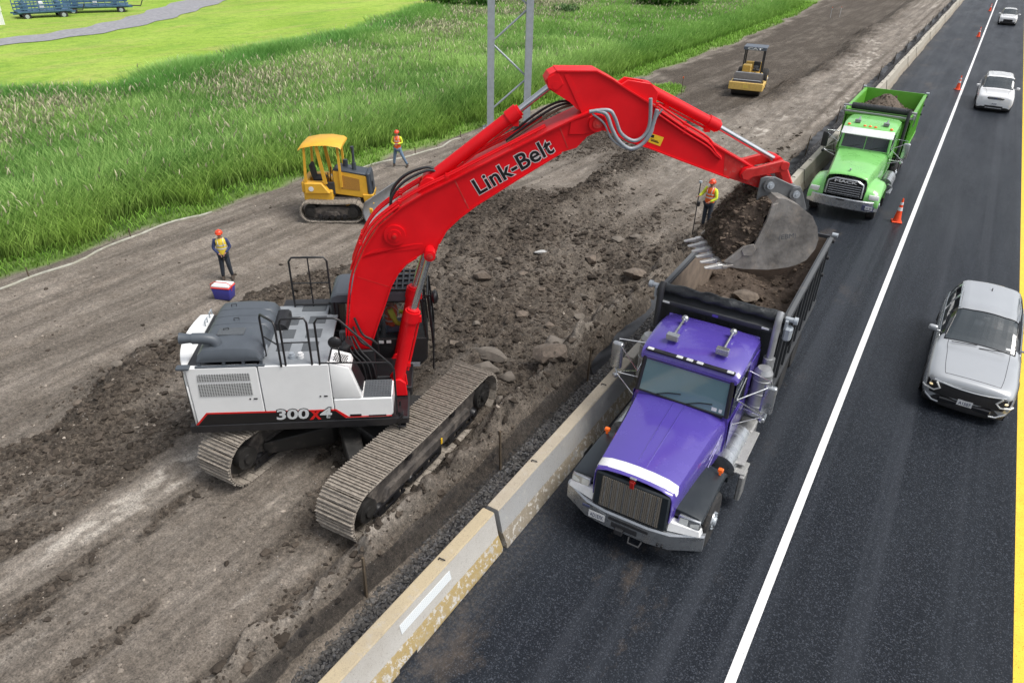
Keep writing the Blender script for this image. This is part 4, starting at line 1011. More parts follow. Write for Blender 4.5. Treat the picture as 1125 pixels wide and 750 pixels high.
# right side panels
for a, b_ in ((-2.80, -1.515), (-1.495, -.205)):
    mb = MB(); mb.prism([(a, 1.40), (b_, 1.40), (b_, ZT - .05), (b_ - .0, ZT), (a, ZT)], 'y', -1.40, -1.28, bev=.014); p = ub(mb, 'side_door', M_MWHITE)
    k = MB(); k.box((b_ - .12, -1.405, 1.98), (.07, .012, .03), bev=.003); k.box((b_ - .22, -1.405, 1.98), (.03, .012, .03), bev=.003); k.build('latch', M_BLK, p, M=UM)
mb = MB(); mb.box((-2.1, -.30, 2.02), (1.4, 2.0, 1.3)); mb.box((-2.1, 1.0, 1.8), (1.4, .7, .9)); ub(mb, 'engine_bay', M_BLK)
mb = MB(); mb.box((-.85, -1.0, 2.0), (1.3, .6, 1.3)); mb.box((-.9, .75, 2.0), (1.1, 1.2, 1.3)); ub(mb, 'tank_housing', M_BLK)
for z0, z1, xo in ((2.40, 2.56, 0), (2.07, 2.35, -.02)):
    mb = MB(); mb.hexa([(-2.62 + xo, -1.412, z0), (-1.66 + xo * .5, -1.412, z0), (-1.66, -1.398, z0), (-2.62, -1.398, z0)], [(-2.60 + xo, -1.412, z1), (-1.66, -1.412, z1), (-1.66, -1.398, z1), (-2.60, -1.398, z1)]); ub(mb, 'louvre', M_LOUV)
# left side (the far flank)
mb = MB(); mb.box((-2.15, 1.34, 1.84), (1.3, .12, .88), bev=.014); mb.box((-.95, 1.34, 1.84), (1.06, .12, .88), bev=.014); ub(mb, 'side_door', M_MWHITE)
# front right box and step
mb = MB()
mb.hexa([(-.195, -1.40, 1.90), (.36, -1.40, 1.90), (.36, -.80, 1.90), (-.195, -.80, 1.90)], [(-.195, -1.40, 2.72), (.16, -1.40, 2.60), (.16, -.86, 2.60), (-.195, -.86, 2.72)], bev=.03, seg=2)
ub(mb, 'tool_box', M_MWHITE)
mb = MB(); mb.prism([(-.19, 1.42), (.86, 1.42), (.93, 1.50), (.93, 1.885), (-.19, 1.895)], 'y', -1.40, -.78, bev=.02); ub(mb, 'step_box', M_MWHITE)
mb = MB(); mb.box((.64, -1.08, 1.895), (.53, .58, .03), bev=.004)
for i in range(9):
    for j in range(9): mb.cyl((.42 + i * .055, -1.32 + j * .06, 1.91), (.42 + i * .055, -1.32 + j * .06, 1.918), .014, n=6)
ub(mb, 'step_tread', M_GRIP)
mb = MB(); mb.hexa([(.368, -1.30, 2.0), (.372, -.86, 2.0), (.362, -.86, 2.0), (.358, -1.3, 2.0)], [(.205, -1.28, 2.5), (.21, -.90, 2.5), (.195, -.9, 2.5), (.19, -1.28, 2.5)]); ub(mb, 'access_panel', M_BLK)
mb = MB()
for i in range(7):
    for j in range(6):
        x_ = -.12 + i * .036 + (j % 2) * .018; mb.cyl((x_, -1.26 + j * .05, 2.66 - .34 * (x_ + .02)), (x_, -1.26 + j * .05, 2.672 - .34 * (x_ + .02) + .012), .011, n=6)
ub(mb, 'vent_holes', M_BLK)
mb = MB(); mb.box((.20, -1.403, 1.5), (.22, .01, .045)); mb.box((.62, -1.403, 1.475), (.34, .01, .03)); ub(mb, 'decal', M_BLK)
for z in (.55, .85, 1.15):
    mb = MB(); mb.tube([(1.0, -1.35, z), (1.14, -1.35, z - .01), (1.14, -.98, z - .01), (1.0, -.98, z)], .018, 6); mb.box((1.07, -1.16, z), (.12, .36, .015)); ub(mb, 'ladder_step', M_BLK)
mb = MB()
for y_ in (-1.35, -.98): mb.tube([(1.02, y_, .5), (1.04, y_, 1.5)], .02, 6)
ub(mb, 'ladder_rail', M_BLK)
# side stripe and model number
mb = MB(); mb.prism([(-2.84, 1.41), (-2.60, 1.69), (-.16, 1.66), (.06, 1.475), (.9, 1.47), (.9, 1.445), (.04, 1.445)], 'y', -1.404, -1.40); ub(mb, 'stripe', M_STRR)
mb = MB(); mb.prism([(-2.80, 1.405), (-2.58, 1.655), (-.18, 1.625), (.02, 1.42)], 'y', -1.408, -1.403); ub(mb, 'stripe', M_TXTB)
def utext(name, s, m, o, w, h, off=0., push=0., x=(1, 0, 0), y=(0, 0, 1), shear=0):
    ob = fit_text(name, s, m, ex, o, x, y, w, h, offset=off, push=push, shear=shear); ob.data.transform(UM); return ob
utext('model_number', '300', M_TXTB, (-1.30, -1.409, 1.475), .60, .225, .075, .001, shear=.1); utext('model_number', '300', M_SILV, (-1.30, -1.409, 1.475), .60, .225, .03, .005, shear=.1)
utext('model_number', 'X', M_STRR, (-.68, -1.409, 1.455), .22, .20, .05, .006, shear=.1)
utext('model_number', '4', M_TXTB, (-.47, -1.409, 1.475), .21, .23, .07, .003, shear=.1); utext('model_number', '4', M_SILV, (-.47, -1.409, 1.475), .21, .23, .03, .007, shear=.1)
# engine hood
def hood_sec(x0, x1, y0, y1, z0, z1, bev, m, nm='engine_hood'):
    mb = MB(); mb.hexa([(x0, y0, z0), (x1, y0, z0), (x1, y1, z0), (x0, y1, z0)], [(x0 + .10, y0 + .03, z1), (x1 - .10, y0 + .03, z1), (x1 - .10, y1 - .03, z1), (x0 + .10, y1 - .03, z1)], bev=bev, seg=3); return mb
mb = MB()
Y_ = [(-1.36, 2.93), (-1.30, 3.03), (-1.0, 3.06), (-.42, 3.06), (-.40, 3.035), (-.38, 3.06), (-.12, 3.065), (-.10, 3.04), (-.08, 3.065), (.16, 3.07), (.18, 3.045), (.20, 3.07), (.48, 3.07), (.60, 3.02), (.66, 2.90), (.68, 2.66)]
rings = []
for y_, zt in [(-1.36, 2.68)] + Y_:
    w0, w1 = -2.58, -1.40
    base = 2.80 if y_ < -.95 else 2.66
    base = min(base, zt - .02)
    rings.append([V((w0, y_, base)), V((w0 + .02, y_, zt - .12 if zt > 2.9 else base + .005)), V((w0 + .12, y_, zt - .02)), V((w0 + .28, y_, zt)), V(((w0 + w1) / 2, y_, zt + .015)), V((w1 - .25, y_, zt)), V((w1 - .1, y_, zt - .03)), V((w1 - .01, y_, zt - .14 if zt > 2.9 else base + .005)), V((w1, y_, base))])
rings[0] = [V((p.x, -1.36, min(p.z, 2.86))) for p in rings[1]]
mb.loft(rings); ub(mb, 'engine_hood', M_HOOD, 40)
mb = MB()
for x_ in (-2.55, -2.1, -1.75, -1.43): mb.box((x_, -1.33, 2.76), (.05, .04, .16))
mb.box((-1.99, -1.37, 2.70), (1.26, .05, .05), bev=.01); mb.box((-1.99, -1.30, 2.86), (1.1, .04, .03)); ub(mb, 'hood_grille', M_HOOD)
mb = MB(); mb.box((-2.05, -1.2, 2.78), (.25, .12, .12), bev=.03); mb.cyl((-1.7, -1.22, 2.77), (-1.55, -1.1, 2.77), .05); mb.box((-1.85, -1.0, 2.80), (.9, .3, .1)); ub(mb, 'engine_block', M_GALV)
mb = MB(); mb.box((-2.05, -.72, 3.078), (.5, .26, .02), bev=.01); ub(mb, 'hood_recess', M_GRIP)
for x_, y_ in ((-2.28, .30), (-2.1, -.28), (-2.2, -.68)):
    mb = MB(); mb.tube([(x_, y_, 3.05), (x_, y_, 3.12), (x_ + .09, y_ + .02, 3.12), (x_ + .09, y_ + .02, 3.05)], .009, 6); ub(mb, 'hood_handle', M_BLK)
mb = MB(); pts = spline([(-2.22, -1.12, 3.0), (-2.26, -1.12, 3.12), (-2.40, -1.14, 3.18), (-2.62, -1.16, 3.20)], 5)
mb.tube(pts, .105, 16); mb.tube([(-2.60, -1.16, 3.20), (-2.66, -1.165, 3.205), (-2.84, -1.18, 3.22)], [.10, .085, .11], 16); ub(mb, 'exhaust_pipe', M_HOOD, 50)
mb = MB(); mb.cyl((-1.32, -.1, 2.7), (-1.32, .42, 2.75), .17, n=20); mb.box((-1.3, .3, 2.72), (.26, .5, .3), bev=.05); ub(mb, 'air_filter', M_BLK)
# walkway
mb = MB(); mb.box((-.84, -.42, 2.69), (1.22, 1.9, .04), bev=.006); mb.box((-1.0, .74, 2.69), (1.1, .42, .04), bev=.006); ub(mb, 'walkway', M_DECK)
for x_, y_, w_, d_ in ((-1.12, -.25, .26, .34), (-.62, -.25, .30, .34), (-1.12, .28, .26, .34), (-.62, .3, .34, .3), (-.75, .80, .5, .24), (-.62, -.75, .30, .34), (-1.12, -.75, .26, .30)):
    mb = MB(); mb.box((x_, y_, 2.714), (w_, d_, .012), bev=.003); ub(mb, 'grip_pad', M_GRIP)
for x_, y_ in ((-.9, -1.15), (-.74, -1.15)):
    mb = MB(); mb.cyl((x_, y_, 2.7), (x_, y_, 2.78), .06, n=16); mb.cyl((x_, y_, 2.78), (x_, y_, 2.82), .045, n=16); ub(mb, 'filler_cap', M_GALV if x_ < -.8 else M_MWHITE)
# handrails
def rail(pts, r=.021, nm='handrail', closed=False):
    mb = MB(); mb.tube(pts, r, 8, closed); return ub(mb, nm, M_BLK, 60)
def arch(x0, x1, y0, y1, zt, z0=2.68, c=.09, mid=True, post=False):
    P = [(x0, y0, z0), (x0, y0, zt - c)] + [tuple(V((x0, y0, zt - c)).lerp(V((x0 + (x1 - x0) * .08, y0 + (y1 - y0) * .08, zt)), t)) for t in (.5, 1)] + \
        [(x1 - (x1 - x0) * .08, y1 - (y1 - y0) * .08, zt), (x1, y1, zt - c), (x1, y1, z0)]
    mb = MB(); mb.tube(P, .021, 8)
    if mid: mb.tube([(x0, y0, (z0 + zt) / 2), (x1, y1, (z0 + zt) / 2)], .014, 6)
    if post: mb.tube([((x0 + x1) / 2, (y0 + y1) / 2, z0), ((x0 + x1) / 2, (y0 + y1) / 2, zt)], .016, 6)
    return ub(mb, 'handrail', M_BLK, 60)
arch(-1.40, -1.06, -1.05, -1.40, 3.62); arch(-.98, -.50, -1.38, -1.38, 3.68)
rail([(-.36, -1.38, 2.68), (-.36, -1.38, 3.58), (-.30, -1.38, 3.67), (-.02, -1.38, 3.67), (.08, -1.38, 3.63), (.95, -1.36, 2.62), (1.0, -1.36, 2.5), (1.0, -1.36, 1.45)])
rail([(-.36, -1.38, 2.72), (.90, -1.37, 2.68)], .016)
arch(-1.17, -.40, .90, .90, 3.85, post=True)
rail([(-1.17, .9, 2.76), (-.40, .9, 2.76)], .026)
# mirror on the right
mb = MB(); mb.tube([(.02, -1.3, 2.62), (.0, -1.3, 2.95), (-.05, -1.28, 3.05)], .018, 6); mb.ball((-.06, -1.26, 3.08), .13, 14, sq=(1, .45, 1)); ub(mb, 'mirror', M_BLK)
# machinery around the boom foot
mb = MB(); mb.box((.12, -.42, 1.9), (.9, .1, 1.0), bev=.02); mb.box((.12, .42, 1.9), (.9, .1, 1.0), bev=.02); mb.box((-.28, 0, 1.9), (.2, .9, .9), bev=.02); mb.box((.75, 0, 1.55), (.6, .75, .3), bev=.03)
mb.cyl((-.05, -.70, 2.55), (.12, -.70, 2.75), .10, n=16); mb.box((-.05, -.66, 2.35), (.25, .22, .5), bev=.04); mb.cyl((.0, -.62, 2.6), (.0, -.62, 2.95), .06, n=12)
ub(mb, 'boom_mount', M_BLK)
for k in range(3):
    a = .10 * k; mb = MB(); mb.tube(spline([(.35 + a, -.45, 1.6), (.3 + a, -.5, 2.1), (.1 + a, -.48, 2.4), (.05 + a * .5, -.38, 2.7)], 5), .022, 8); ub(mb, 'hydraulic_hose', M_HOSEB, 60)
# cab
mb = MB(); x0, x1, y0, y1 = -.36, 1.55, .50, 1.46
mb.prism([(-.36, 1.36), (1.42, 1.36), (1.60, 1.55), (1.62, 2.1), (-.36, 2.1)], 'y', y0, y1, bev=.03); mb.box((-.28, (y0 + y1) / 2, 2.55), (.16, .94, 1.0), bev=.02); cab = ub(mb, 'cab', M_BLK)
def cpart(mb, nm, m, sm=35): return mb.build(nm, m, cab, sm, M=UM)
mb = MB(); mb.prism([(-.38, 2.98), (-.34, 3.14), (-.2, 3.2), (1.2, 3.2), (1.5, 3.14), (1.56, 3.02), (1.5, 2.98)], 'y', y0 - .01, y1 + .01, bev=.03); cpart(mb, 'roof', M_HOOD)
mb = MB()
mb.box((.6, y0 + .04, 2.98), (2.0, .05, .05)); mb.box((.6, y1 - .04, 2.98), (2.0, .05, .05)); mb.box((1.5, .98, 2.98), (.05, .9, .05)); mb.box((.6, .98, 2.98), (.04, .9, .05)); mb.box((-.3, .98, 2.98), (.05, .9, .05))
for y_ in (y0 + .04, y1 - .04):
    mb.tube([(1.60, y_, 2.0), (1.52, y_, 3.05)], .038, 8); mb.tube([(.55, y_, 2.0), (.55, y_, 3.0)], .035, 8); mb.tube([(-.3, y_, 2.0), (-.3, y_, 3.0)], .045, 8)
cpart(mb, 'pillar_frame', M_BLK, 60)
for y_ in (y0 + .01, y1 - .01):
    mb = MB(); mb.hexa([(.58, y_ - .004, 2.08), (1.60, y_ - .004, 2.08), (1.60, y_ + .004, 2.08), (.58, y_ + .004, 2.08)], [(.58, y_ - .004, 3.0), (1.53, y_ - .004, 3.0), (1.53, y_ + .004, 3.0), (.58, y_ + .004, 3.0)]); cpart(mb, 'side_window', M_GLASS)
mb = MB(); mb.box((.1, y1 - .01, 2.5), (.85, .01, .9)); cpart(mb, 'door_window', M_GLASS)
mb = MB(); mb.hexa([(1.60, y0 + .05, 2.1), (1.61, y0 + .05, 2.1), (1.61, y1 - .05, 2.1), (1.60, y1 - .05, 2.1)], [(1.525, y0 + .05, 3.0), (1.535, y0 + .05, 3.0), (1.535, y1 - .05, 3.0), (1.525, y1 - .05, 3.0)]); cpart(mb, 'windshield', M_GLASS)
mb = MB()   # roof guard grid
for i in range(8): mb.box((.62 + i * .13, .98, 3.26), (.035, .98, .04))
for y_ in (.52, .75, .98, 1.21, 1.44): mb.box((1.08, y_, 3.245), (1.02, .03, .05))
cpart(mb, 'roof_guard', M_BLK)
mb = MB()   # front guard
for i in range(7): y_ = .54 + i * .145; mb.tube([(1.72, y_, 1.95), (1.64, y_, 3.08)], .013, 6)
for z in (1.95, 2.35, 2.75, 3.08): mb.tube([(1.72 - (z - 1.95) * .07, .52, z), (1.72 - (z - 1.95) * .07, 1.44, z)], .02, 6)
mb.tube([(1.72, 1.46, 1.2), (1.74, 1.48, 2.1), (1.66, 1.48, 3.1)], .025, 6); mb.tube([(1.72, .50, 1.3), (1.74, .50, 2.1), (1.66, .50, 3.1)], .022, 6)
cpart(mb, 'front_guard', M_BLK, 60)
mb = MB(); mb.tube([(1.5, .5, 3.1), (1.72, .42, 3.15)], .015, 6); mb.ball((1.80, .40, 3.13), .15, 14, sq=(.5, 1, 1)); cpart(mb, 'mirror', M_BLK)
mb = MB(); mb.box((1.15, .49, 1.42), (.55, .02, .10)); cpart(mb, 'data_plate', M_DECK)
for x_, z_ in ((.62, 2.02), (.78, 2.02)):
    mb = MB(); mb.box((x_, .485, z_), (.10, .02, .06)); cpart(mb, 'sticker', M_SILV)
mb = MB(); mb.box((.35, .98, 2.15), (.5, .5, .14), bev=.04); mb.box((.12, .98, 2.5), (.14, .46, .62), (0, R(-8), 0), bev=.04); cpart(mb, 'seat', M_GRIP)
# boom
BO = [(-.12, 2.12), (0.01, 2.34), (.11, 3.0), (.20, 3.56), (.31, 4.03), (.54, 4.55), (.84, 5.0), (1.27, 5.36), (1.70, 5.62), (2.14, 5.83), (3.05, 6.29), (3.9, 6.72), (4.38, 6.95), (4.66, 7.06), (4.86, 7.04), (4.97, 6.9), (4.95, 6.76), (4.80, 6.70)]
BI = [(4.62, 6.62), (4.44, 6.42), (4.17, 6.34), (3.48, 5.91), (2.64, 5.37), (2.33, 5.13), (2.08, 4.89), (1.93, 4.62), (1.86, 4.40), (1.73, 4.36), (1.64, 4.42), (1.50, 4.34), (1.30, 4.22), (1.13, 4.02), (.98, 3.75), (.83, 3.33), (.67, 2.92), (.53, 2.52), (.38, 2.10), (.2, 1.95), (0, 1.96)]
mb = MB(); mb.prism(BO + BI, 'y', -.29, .29, bev=0)
def flange(path, w, th, sgn):
    rings = []
    for i, (s, z) in enumerate(path):
        a = V((path[min(i + 1, len(path) - 1)][0] - path[max(i - 1, 0)][0], path[min(i + 1, len(path) - 1)][1] - path[max(i - 1, 0)][1])).normalized() * 1.0
        nx_, nz_ = -a.y * sgn, a.x * sgn
        rings.append([V((s - nx_ * th, -w, z - nz_ * th)), V((s + nx_ * th * .6, -w, z + nz_ * th * .6)), V((s + nx_ * th * .6, w, z + nz_ * th * .6)), V((s - nx_ * th, w, z - nz_ * th))])
    return rings
mb.loft(flange(BO[1:14], .335, .018, 1)); mb.loft(flange(BI[2:8], .325, .016, 1)); mb.loft(flange(BI[11:18], .325, .016, 1))
for s in (-1, 1):
    mb.cyl((1.11, s * .28, 4.81), (1.11, s * .335, 4.81), .20, n=28); mb.cyl((1.11, s * .33, 4.81), (1.11, s * .36, 4.81), .12, n=24); mb.cyl((1.11, s * .35, 4.81), (1.11, s * .385, 4.81), .05, n=12)
    mb.prism([(.45, 4.35), (.55, 4.42), (1.55, 4.52), (1.62, 4.62), (1.5, 4.62), (.7, 4.5)], 'y', s * .286, s * .30)
    mb.cyl((4.77, s * .28, 6.87), (4.77, s * .37, 6.87), .15, n=26); mb.prism([(4.3, 6.9), (4.85, 7.02), (4.95, 6.85), (4.8, 6.72), (4.55, 6.66), (4.28, 6.66)], 'y', s * .286, s * .315, bev=.01)
    mb.cyl((1.75, s * .28, 4.50), (1.75, s * .62, 4.50), .085, n=20)
    mb.prism([(1.55, 5.50), (1.95, 5.70), (1.86, 5.84), (1.74, 5.86), (1.62, 5.76)], 'y', s * .10, s * .16, bev=.01)
boom = ub(mb, 'boom', M_RED, 30)
def bp(mb, nm, m, sm=40, par=None): return mb.build(nm, m, par or boom, sm, M=UM)
for a_, b_ in (((2.25, 5.84), (2.50, 5.30)), ((4.12, 6.78), (4.28, 6.42)), ((.36, 3.95), (1.02, 3.70)), ((.30, 2.62), (.52, 2.55))):
    k = MB(); k.hexa([(a_[0] - .012, -.294, a_[1]), (a_[0] + .012, -.294, a_[1]), (a_[0] + .012, -.288, a_[1]), (a_[0] - .012, -.288, a_[1])], [(b_[0] - .012, -.294, b_[1]), (b_[0] + .012, -.294, b_[1]), (b_[0] + .012, -.288, b_[1]), (b_[0] - .012, -.288, b_[1])]); bp(k, 'weld_seam', M_REDD)
for x_, z_, rr in ((4.77, 6.87, .085), (1.75, 4.5, .06), (1.11, 4.81, .035)):
    for s in (-1, 1):
        y_ = {4.77: .37, 1.75: .62, 1.11: .385}[x_]
        k = MB(); k.cyl((x_, s * y_, z_), (x_, s * (y_ + .02), z_), rr, n=18); k.cyl((x_, s * (y_ + .02), z_), (x_, s * (y_ + .03), z_), rr * .4, n=10); bp(k, 'pin', M_REDD)
a = R(30.2); ux, uy = (math.cos(a), 0, math.sin(a)), (-math.sin(a), 0, math.cos(a))
for off, ps, m_ in ((.048, .001, M_TXTW), (.016, .004, M_TXTB)):
    ob = fit_text('lettering', 'Link-Belt', m_, boom, (2.70, -.291, 5.57), ux, uy, 1.56, .295, offset=off, push=ps, space=1.02); ob.data.transform(UM)
# pipes and hoses on the boom back
for j, y_ in enumerate((-.26, -.18, .12, .2, .28)):
    P = [(s - .03 - .045 * (s < 1.2), y_, z + .07 + .012 * j) for s, z in BO[4:12]]; k = MB(); k.tube(spline(P, 4), .020, 8)
    for q in (P[1], P[3], P[5]): k.box(q, (.06, .05, .05))
    bp(k, 'hydraulic_pipe', M_RED, 60)
for y_ in (-.31, -.27):
    k = MB(); P = [(s - .045, y_, z + .02) for s, z in BO[1:8]]; k.tube(spline(P, 4), .022, 8); bp(k, 'hydraulic_pipe', M_RED, 60)
for y_, d in ((-.12, 0), (-.02, .08), (.08, .04)):
    k = MB(); k.tube(spline([(1.05, y_, 5.22), (1.10, y_, 5.50 + d), (1.35, y_, 5.78 + d), (1.75, y_ * .7, 5.96 + d * .5), (1.95, y_ * .5, 5.92)], 5), .026, 8); bp(k, 'hydraulic_hose', M_HOSEB, 60)
for j, y_ in enumerate((-.05, .08, .22)):
    k = MB(); k.tube(spline([(3.2, y_, 6.45), (3.7, y_, 6.78 + .04 * j), (4.1, y_, 7.03 + .03 * j), (4.45, y_, 7.14), (4.75, y_, 7.2)], 5), .024, 8); bp(k, 'hydraulic_hose', M_HOSEB if j else M_BARK, 60)
k = MB(); k.tube(spline([(.22, -.36, 3.1), (.35, -.40, 2.75), (.52, -.40, 2.62), (.62, -.38, 2.5)], 5), .025, 8); k.tube(spline([(.18, -.36, 2.9), (.3, -.42, 2.6), (.5, -.42, 2.45)], 5), .025, 8); bp(k, 'hydraulic_hose', M_HOSEB, 60)
for P, r_ in (([(4.60, 7.08), (4.93, 7.11), (5.06, 6.98), (5.20, 6.71), (5.44, 6.57), (5.62, 6.65), (5.70, 6.87), (5.66, 7.31)], .032), ([(4.72, 7.10), (4.90, 7.04), (5.02, 6.80), (5.17, 6.58), (5.4, 6.43), (5.62, 6.52), (5.74, 6.77), (5.80, 7.12)], .036), ([(4.66, 7.04), (4.88, 6.88), (5.05, 6.6), (5.36, 6.42), (5.60, 6.47), (5.76, 6.68), (5.80, 6.95), (5.90, 7.12)], .018)):
    k = MB(); yo = -.37 - r_; k.tube(spline([(s, yo - .02 * math.sin(i), z) for i, (s, z) in enumerate(P)], 6), r_, 10); bp(k, 'stick_hose', M_HOSE, 60)
# boom cylinders
def cyl_part(nm, p0, p1, p2, rb, rr, y_, m=M_RED, ext=True):
    p0, p1, p2 = [V((p[0], y_, p[1])) for p in (p0, p1, p2)]; d = (p1 - p0).normalized()
    k = MB(); k.cyl(p0, p1, rb, n=24); k.cyl(p1 - d * .22, p1, rb * 1.22, n=24); k.cyl(p1, p1 + d * .04, rb * .95, n=24); k.cyl(p0 + V((0, -.10, 0)), p0 + V((0, .10, 0)), rb * 1.15, n=20)
    q = d.cross(V((0, 1, 0)))
    k.tube([p0 + d * .35 - q * (rb + .03), p1 - d * .1 - q * (rb + .03)], .022, 8); k.box(p0 + d * .5 - q * (rb + .01), (.09, .09, .09)); k.box(p1 - d * .15 - q * (rb + .02), (.1, .1, .12))
    o = ub(k, nm, m, 40)
    k = MB(); k.cyl(p1, p2, rr, n=20); k.build('rod', M_CHROME, o, 40, M=UM)
    k = MB(); k.cyl(p2 + V((0, -.11, 0)), p2 + V((0, .11, 0)), rr * 1.75, n=20); k.build('rod_eye', m, o, 40, M=UM); return o
for y_ in (-.50, .50): cyl_part('boom_cylinder', (.98, 1.62), (1.38, 3.30), (1.75, 4.50), .125, .062, y_)
for y_ in (-.5, .5):
    k = MB(); k.prism([(.80, 1.42), (1.18, 1.42), (1.16, 1.72), (1.05, 1.82), (.9, 1.80), (.8, 1.66)], 'y', y_ - .19, y_ - .13, bev=.01); k.prism([(.80, 1.42), (1.18, 1.42), (1.16, 1.72), (1.05, 1.82), (.9, 1.80), (.8, 1.66)], 'y', y_ + .13, y_ + .19, bev=.01); ub(k, 'cylinder_bracket', M_RED)
cyl_part('stick_cylinder', (1.78, 5.76), (3.40, 7.0), (4.02, 7.48), .115, .06, 0)
# stick
SO = [(3.84, 7.56), (3.90, 7.66), (4.02, 7.72), (4.71, 7.72), (5.0, 7.58), (5.3, 7.41), (5.82, 7.13), (6.05, 6.98), (6.57, 6.67), (7.04, 6.43), (7.5, 6.19), (7.83, 6.02), (8.09, 5.88), (8.26, 5.84), (8.30, 5.72), (8.22, 5.62), (8.02, 5.62)]
SI = [(7.74, 5.71), (7.41, 5.81), (6.93, 5.98), (6.34, 6.19), (5.8, 6.39), (5.39, 6.51), (5.18, 6.62), (4.95, 6.70), (4.77, 6.72), (4.66, 6.8), (4.64, 6.98), (4.5, 7.05), (4.42, 7.08), (4.28, 7.2), (4.05, 7.33), (3.9, 7.42)]
k = MB(); k.prism(SO + SI, 'y', -.215, .215)
k.loft(flange(SO[2:13], .245, .016, 1)); k.loft(flange(SI[1:7], .24, .014, 1))
k.prism([(5.15, 7.46), (5.3, 7.56), (5.72, 7.50), (5.86, 7.36), (5.85, 7.15), (5.3, 7.36)], 'y', -.16, -.11, bev=.008); k.prism([(5.15, 7.46), (5.3, 7.56), (5.72, 7.50), (5.86, 7.36), (5.85, 7.15), (5.3, 7.36)], 'y', .11, .16, bev=.008)
k.prism([(4.15, 7.66), (4.22, 7.68), (4.60, 6.98), (4.52, 6.98)], 'y', -.228, -.21); k.prism([(3.86, 7.6), (4.05, 7.7), (4.15, 7.5), (4.0, 7.38), (3.88, 7.44)], 'y', -.235, -.21, bev=.006)
k.cyl((4.02, -.24, 7.48), (4.02, .24, 7.48), .07, n=20); k.cyl((7.72, -.30, 5.91), (7.72, .30, 5.91), .13, n=22); k.cyl((8.16, -.26, 5.73), (8.16, .26, 5.73), .12, n=22)
stick = ub(k, 'stick', M_RED, 30)
k = MB(); k.prism([(7.25, 6.28), (7.83, 6.0), (8.09, 5.87), (8.22, 5.83), (8.28, 5.72), (8.2, 5.64), (8.02, 5.63), (7.74, 5.72), (7.3, 5.86)], 'y', -.2185, -.2155); k.build('scuffed_plate', M_REDD, stick, 30, M=UM)
k = MB(); k.prism([(5.79, 6.66), (6.05, 6.58), (6.00, 6.42), (5.77, 6.50)], 'y', -.219, -.2155); yp = k.build('warning_plate', M_YEL, stick, 30, M=UM)
k = MB(); k.prism([(5.80, 6.64), (5.87, 6.62), (5.86, 6.57), (5.795, 6.59)], 'y', -.221, -.2195); k.prism([(5.82, 6.535), (5.97, 6.49), (5.965, 6.475), (5.815, 6.52)], 'y', -.221, -.2195); k.prism([(5.81, 6.56), (5.95, 6.515), (5.945, 6.505), (5.805, 6.55)], 'y', -.221, -.2195); k.build('print', M_TXTB, yp, M=UM)
for j, (dz, y_) in enumerate(((-.05, -.235), (-.12, -.235), (.03, -.2))):
    P = [(5.86, 7.13 + dz), (6.41, 6.80 + dz), (6.88, 6.54 + dz), (7.06, 6.34 + dz * .6), (7.18, 6.22 + dz * .3)]
    k = MB(); k.tube(spline([(s, y_ - .01, z) for s, z in P], 4), .022, 8)
    for s, z in P[:2]: k.box((s, y_, z), (.05, .05, .06))
    k.build('hydraulic_pipe', M_RED, stick, 60, M=UM)
bc = cyl_part('bucket_cylinder', (5.68, 7.40), (7.10, 6.73), (8.38, 6.08), .098, .052, 0)
k = MB()
for y_ in (-.29, .29): k.prism([(7.60, 5.92), (7.68, 6.02), (7.84, 6.04), (8.34, 6.17), (8.50, 6.12), (8.50, 6.0), (8.40, 5.96), (7.84, 5.86), (7.74, 5.79), (7.64, 5.82)], 'y', y_ - .04, y_ + .04, bev=.012)
k.cyl((8.40, -.35, 6.07), (8.40, .35, 6.07), .075, n=20); ub(k, 'idler_link', M_REDD)
k = MB(); k.hexa([(8.31, -.17, 6.05), (8.49, -.17, 6.12), (8.49, .17, 6.12), (8.31, .17, 6.05)], [(8.62, -.15, 5.52), (8.80, -.15, 5.58), (8.80, .15, 5.58), (8.62, .15, 5.52)], bev=.03); ub(k, 'bucket_link', M_REDD)
# bucket
BS = [(8.13, 5.46), (8.22, 5.58), (8.36, 5.57), (8.69, 5.42), (8.98, 5.22), (9.13, 5.0), (9.22, 4.75), (9.21, 4.55), (9.08, 4.31), (8.90, 4.21), (8.73, 4.16), (8.35, 4.12), (7.83, 4.15), (7.47, 4.21)]
k = MB(); w_ = .68
sidep = BS + [(7.42, 4.31), (7.74, 4.63), (7.95, 4.66), (8.0, 4.85), (8.09, 5.17)]
for s in (-1, 1): k.prism(sidep, 'y', s * w_, s * (w_ + .03), bev=0)
k.loft([[V((x, -w_, z)), V((x, w_, z)), V((x + dx, w_, z + dz)), V((x + dx, -w_, z + dz))] for (x, z), (dx, dz) in zip(BS, [(.03, -.03)] * 3 + [(-.03, -.035)] * 3 + [(-.04, 0)] * 2 + [(-.03, .03)] * 3 + [(0, .035)] * 3)])
buck = None
for s in (-1, 1):   # reinforced lips and corner cheeks
    k.prism([(7.42, 4.31), (7.74, 4.63), (7.95, 4.66), (8.0, 4.85), (8.09, 5.17), (8.13, 5.46), (8.24, 5.5), (8.20, 5.1), (8.12, 4.8), (8.05, 4.58), (7.8, 4.5), (7.6, 4.28)], 'y', s * (w_ + .028), s * (w_ + .055), bev=.006)
    k.prism([(7.78, 4.66), (7.92, 4.69), (7.99, 4.56), (7.9, 4.44), (7.76, 4.45), (7.70, 4.56)], 'y', s * (w_ + .055), s * (w_ + .075), bev=.008)
k.box((7.50, 0, 4.215), (.22, 2 * w_ + .1, .055), (0, R(-8), 0), bev=.01)
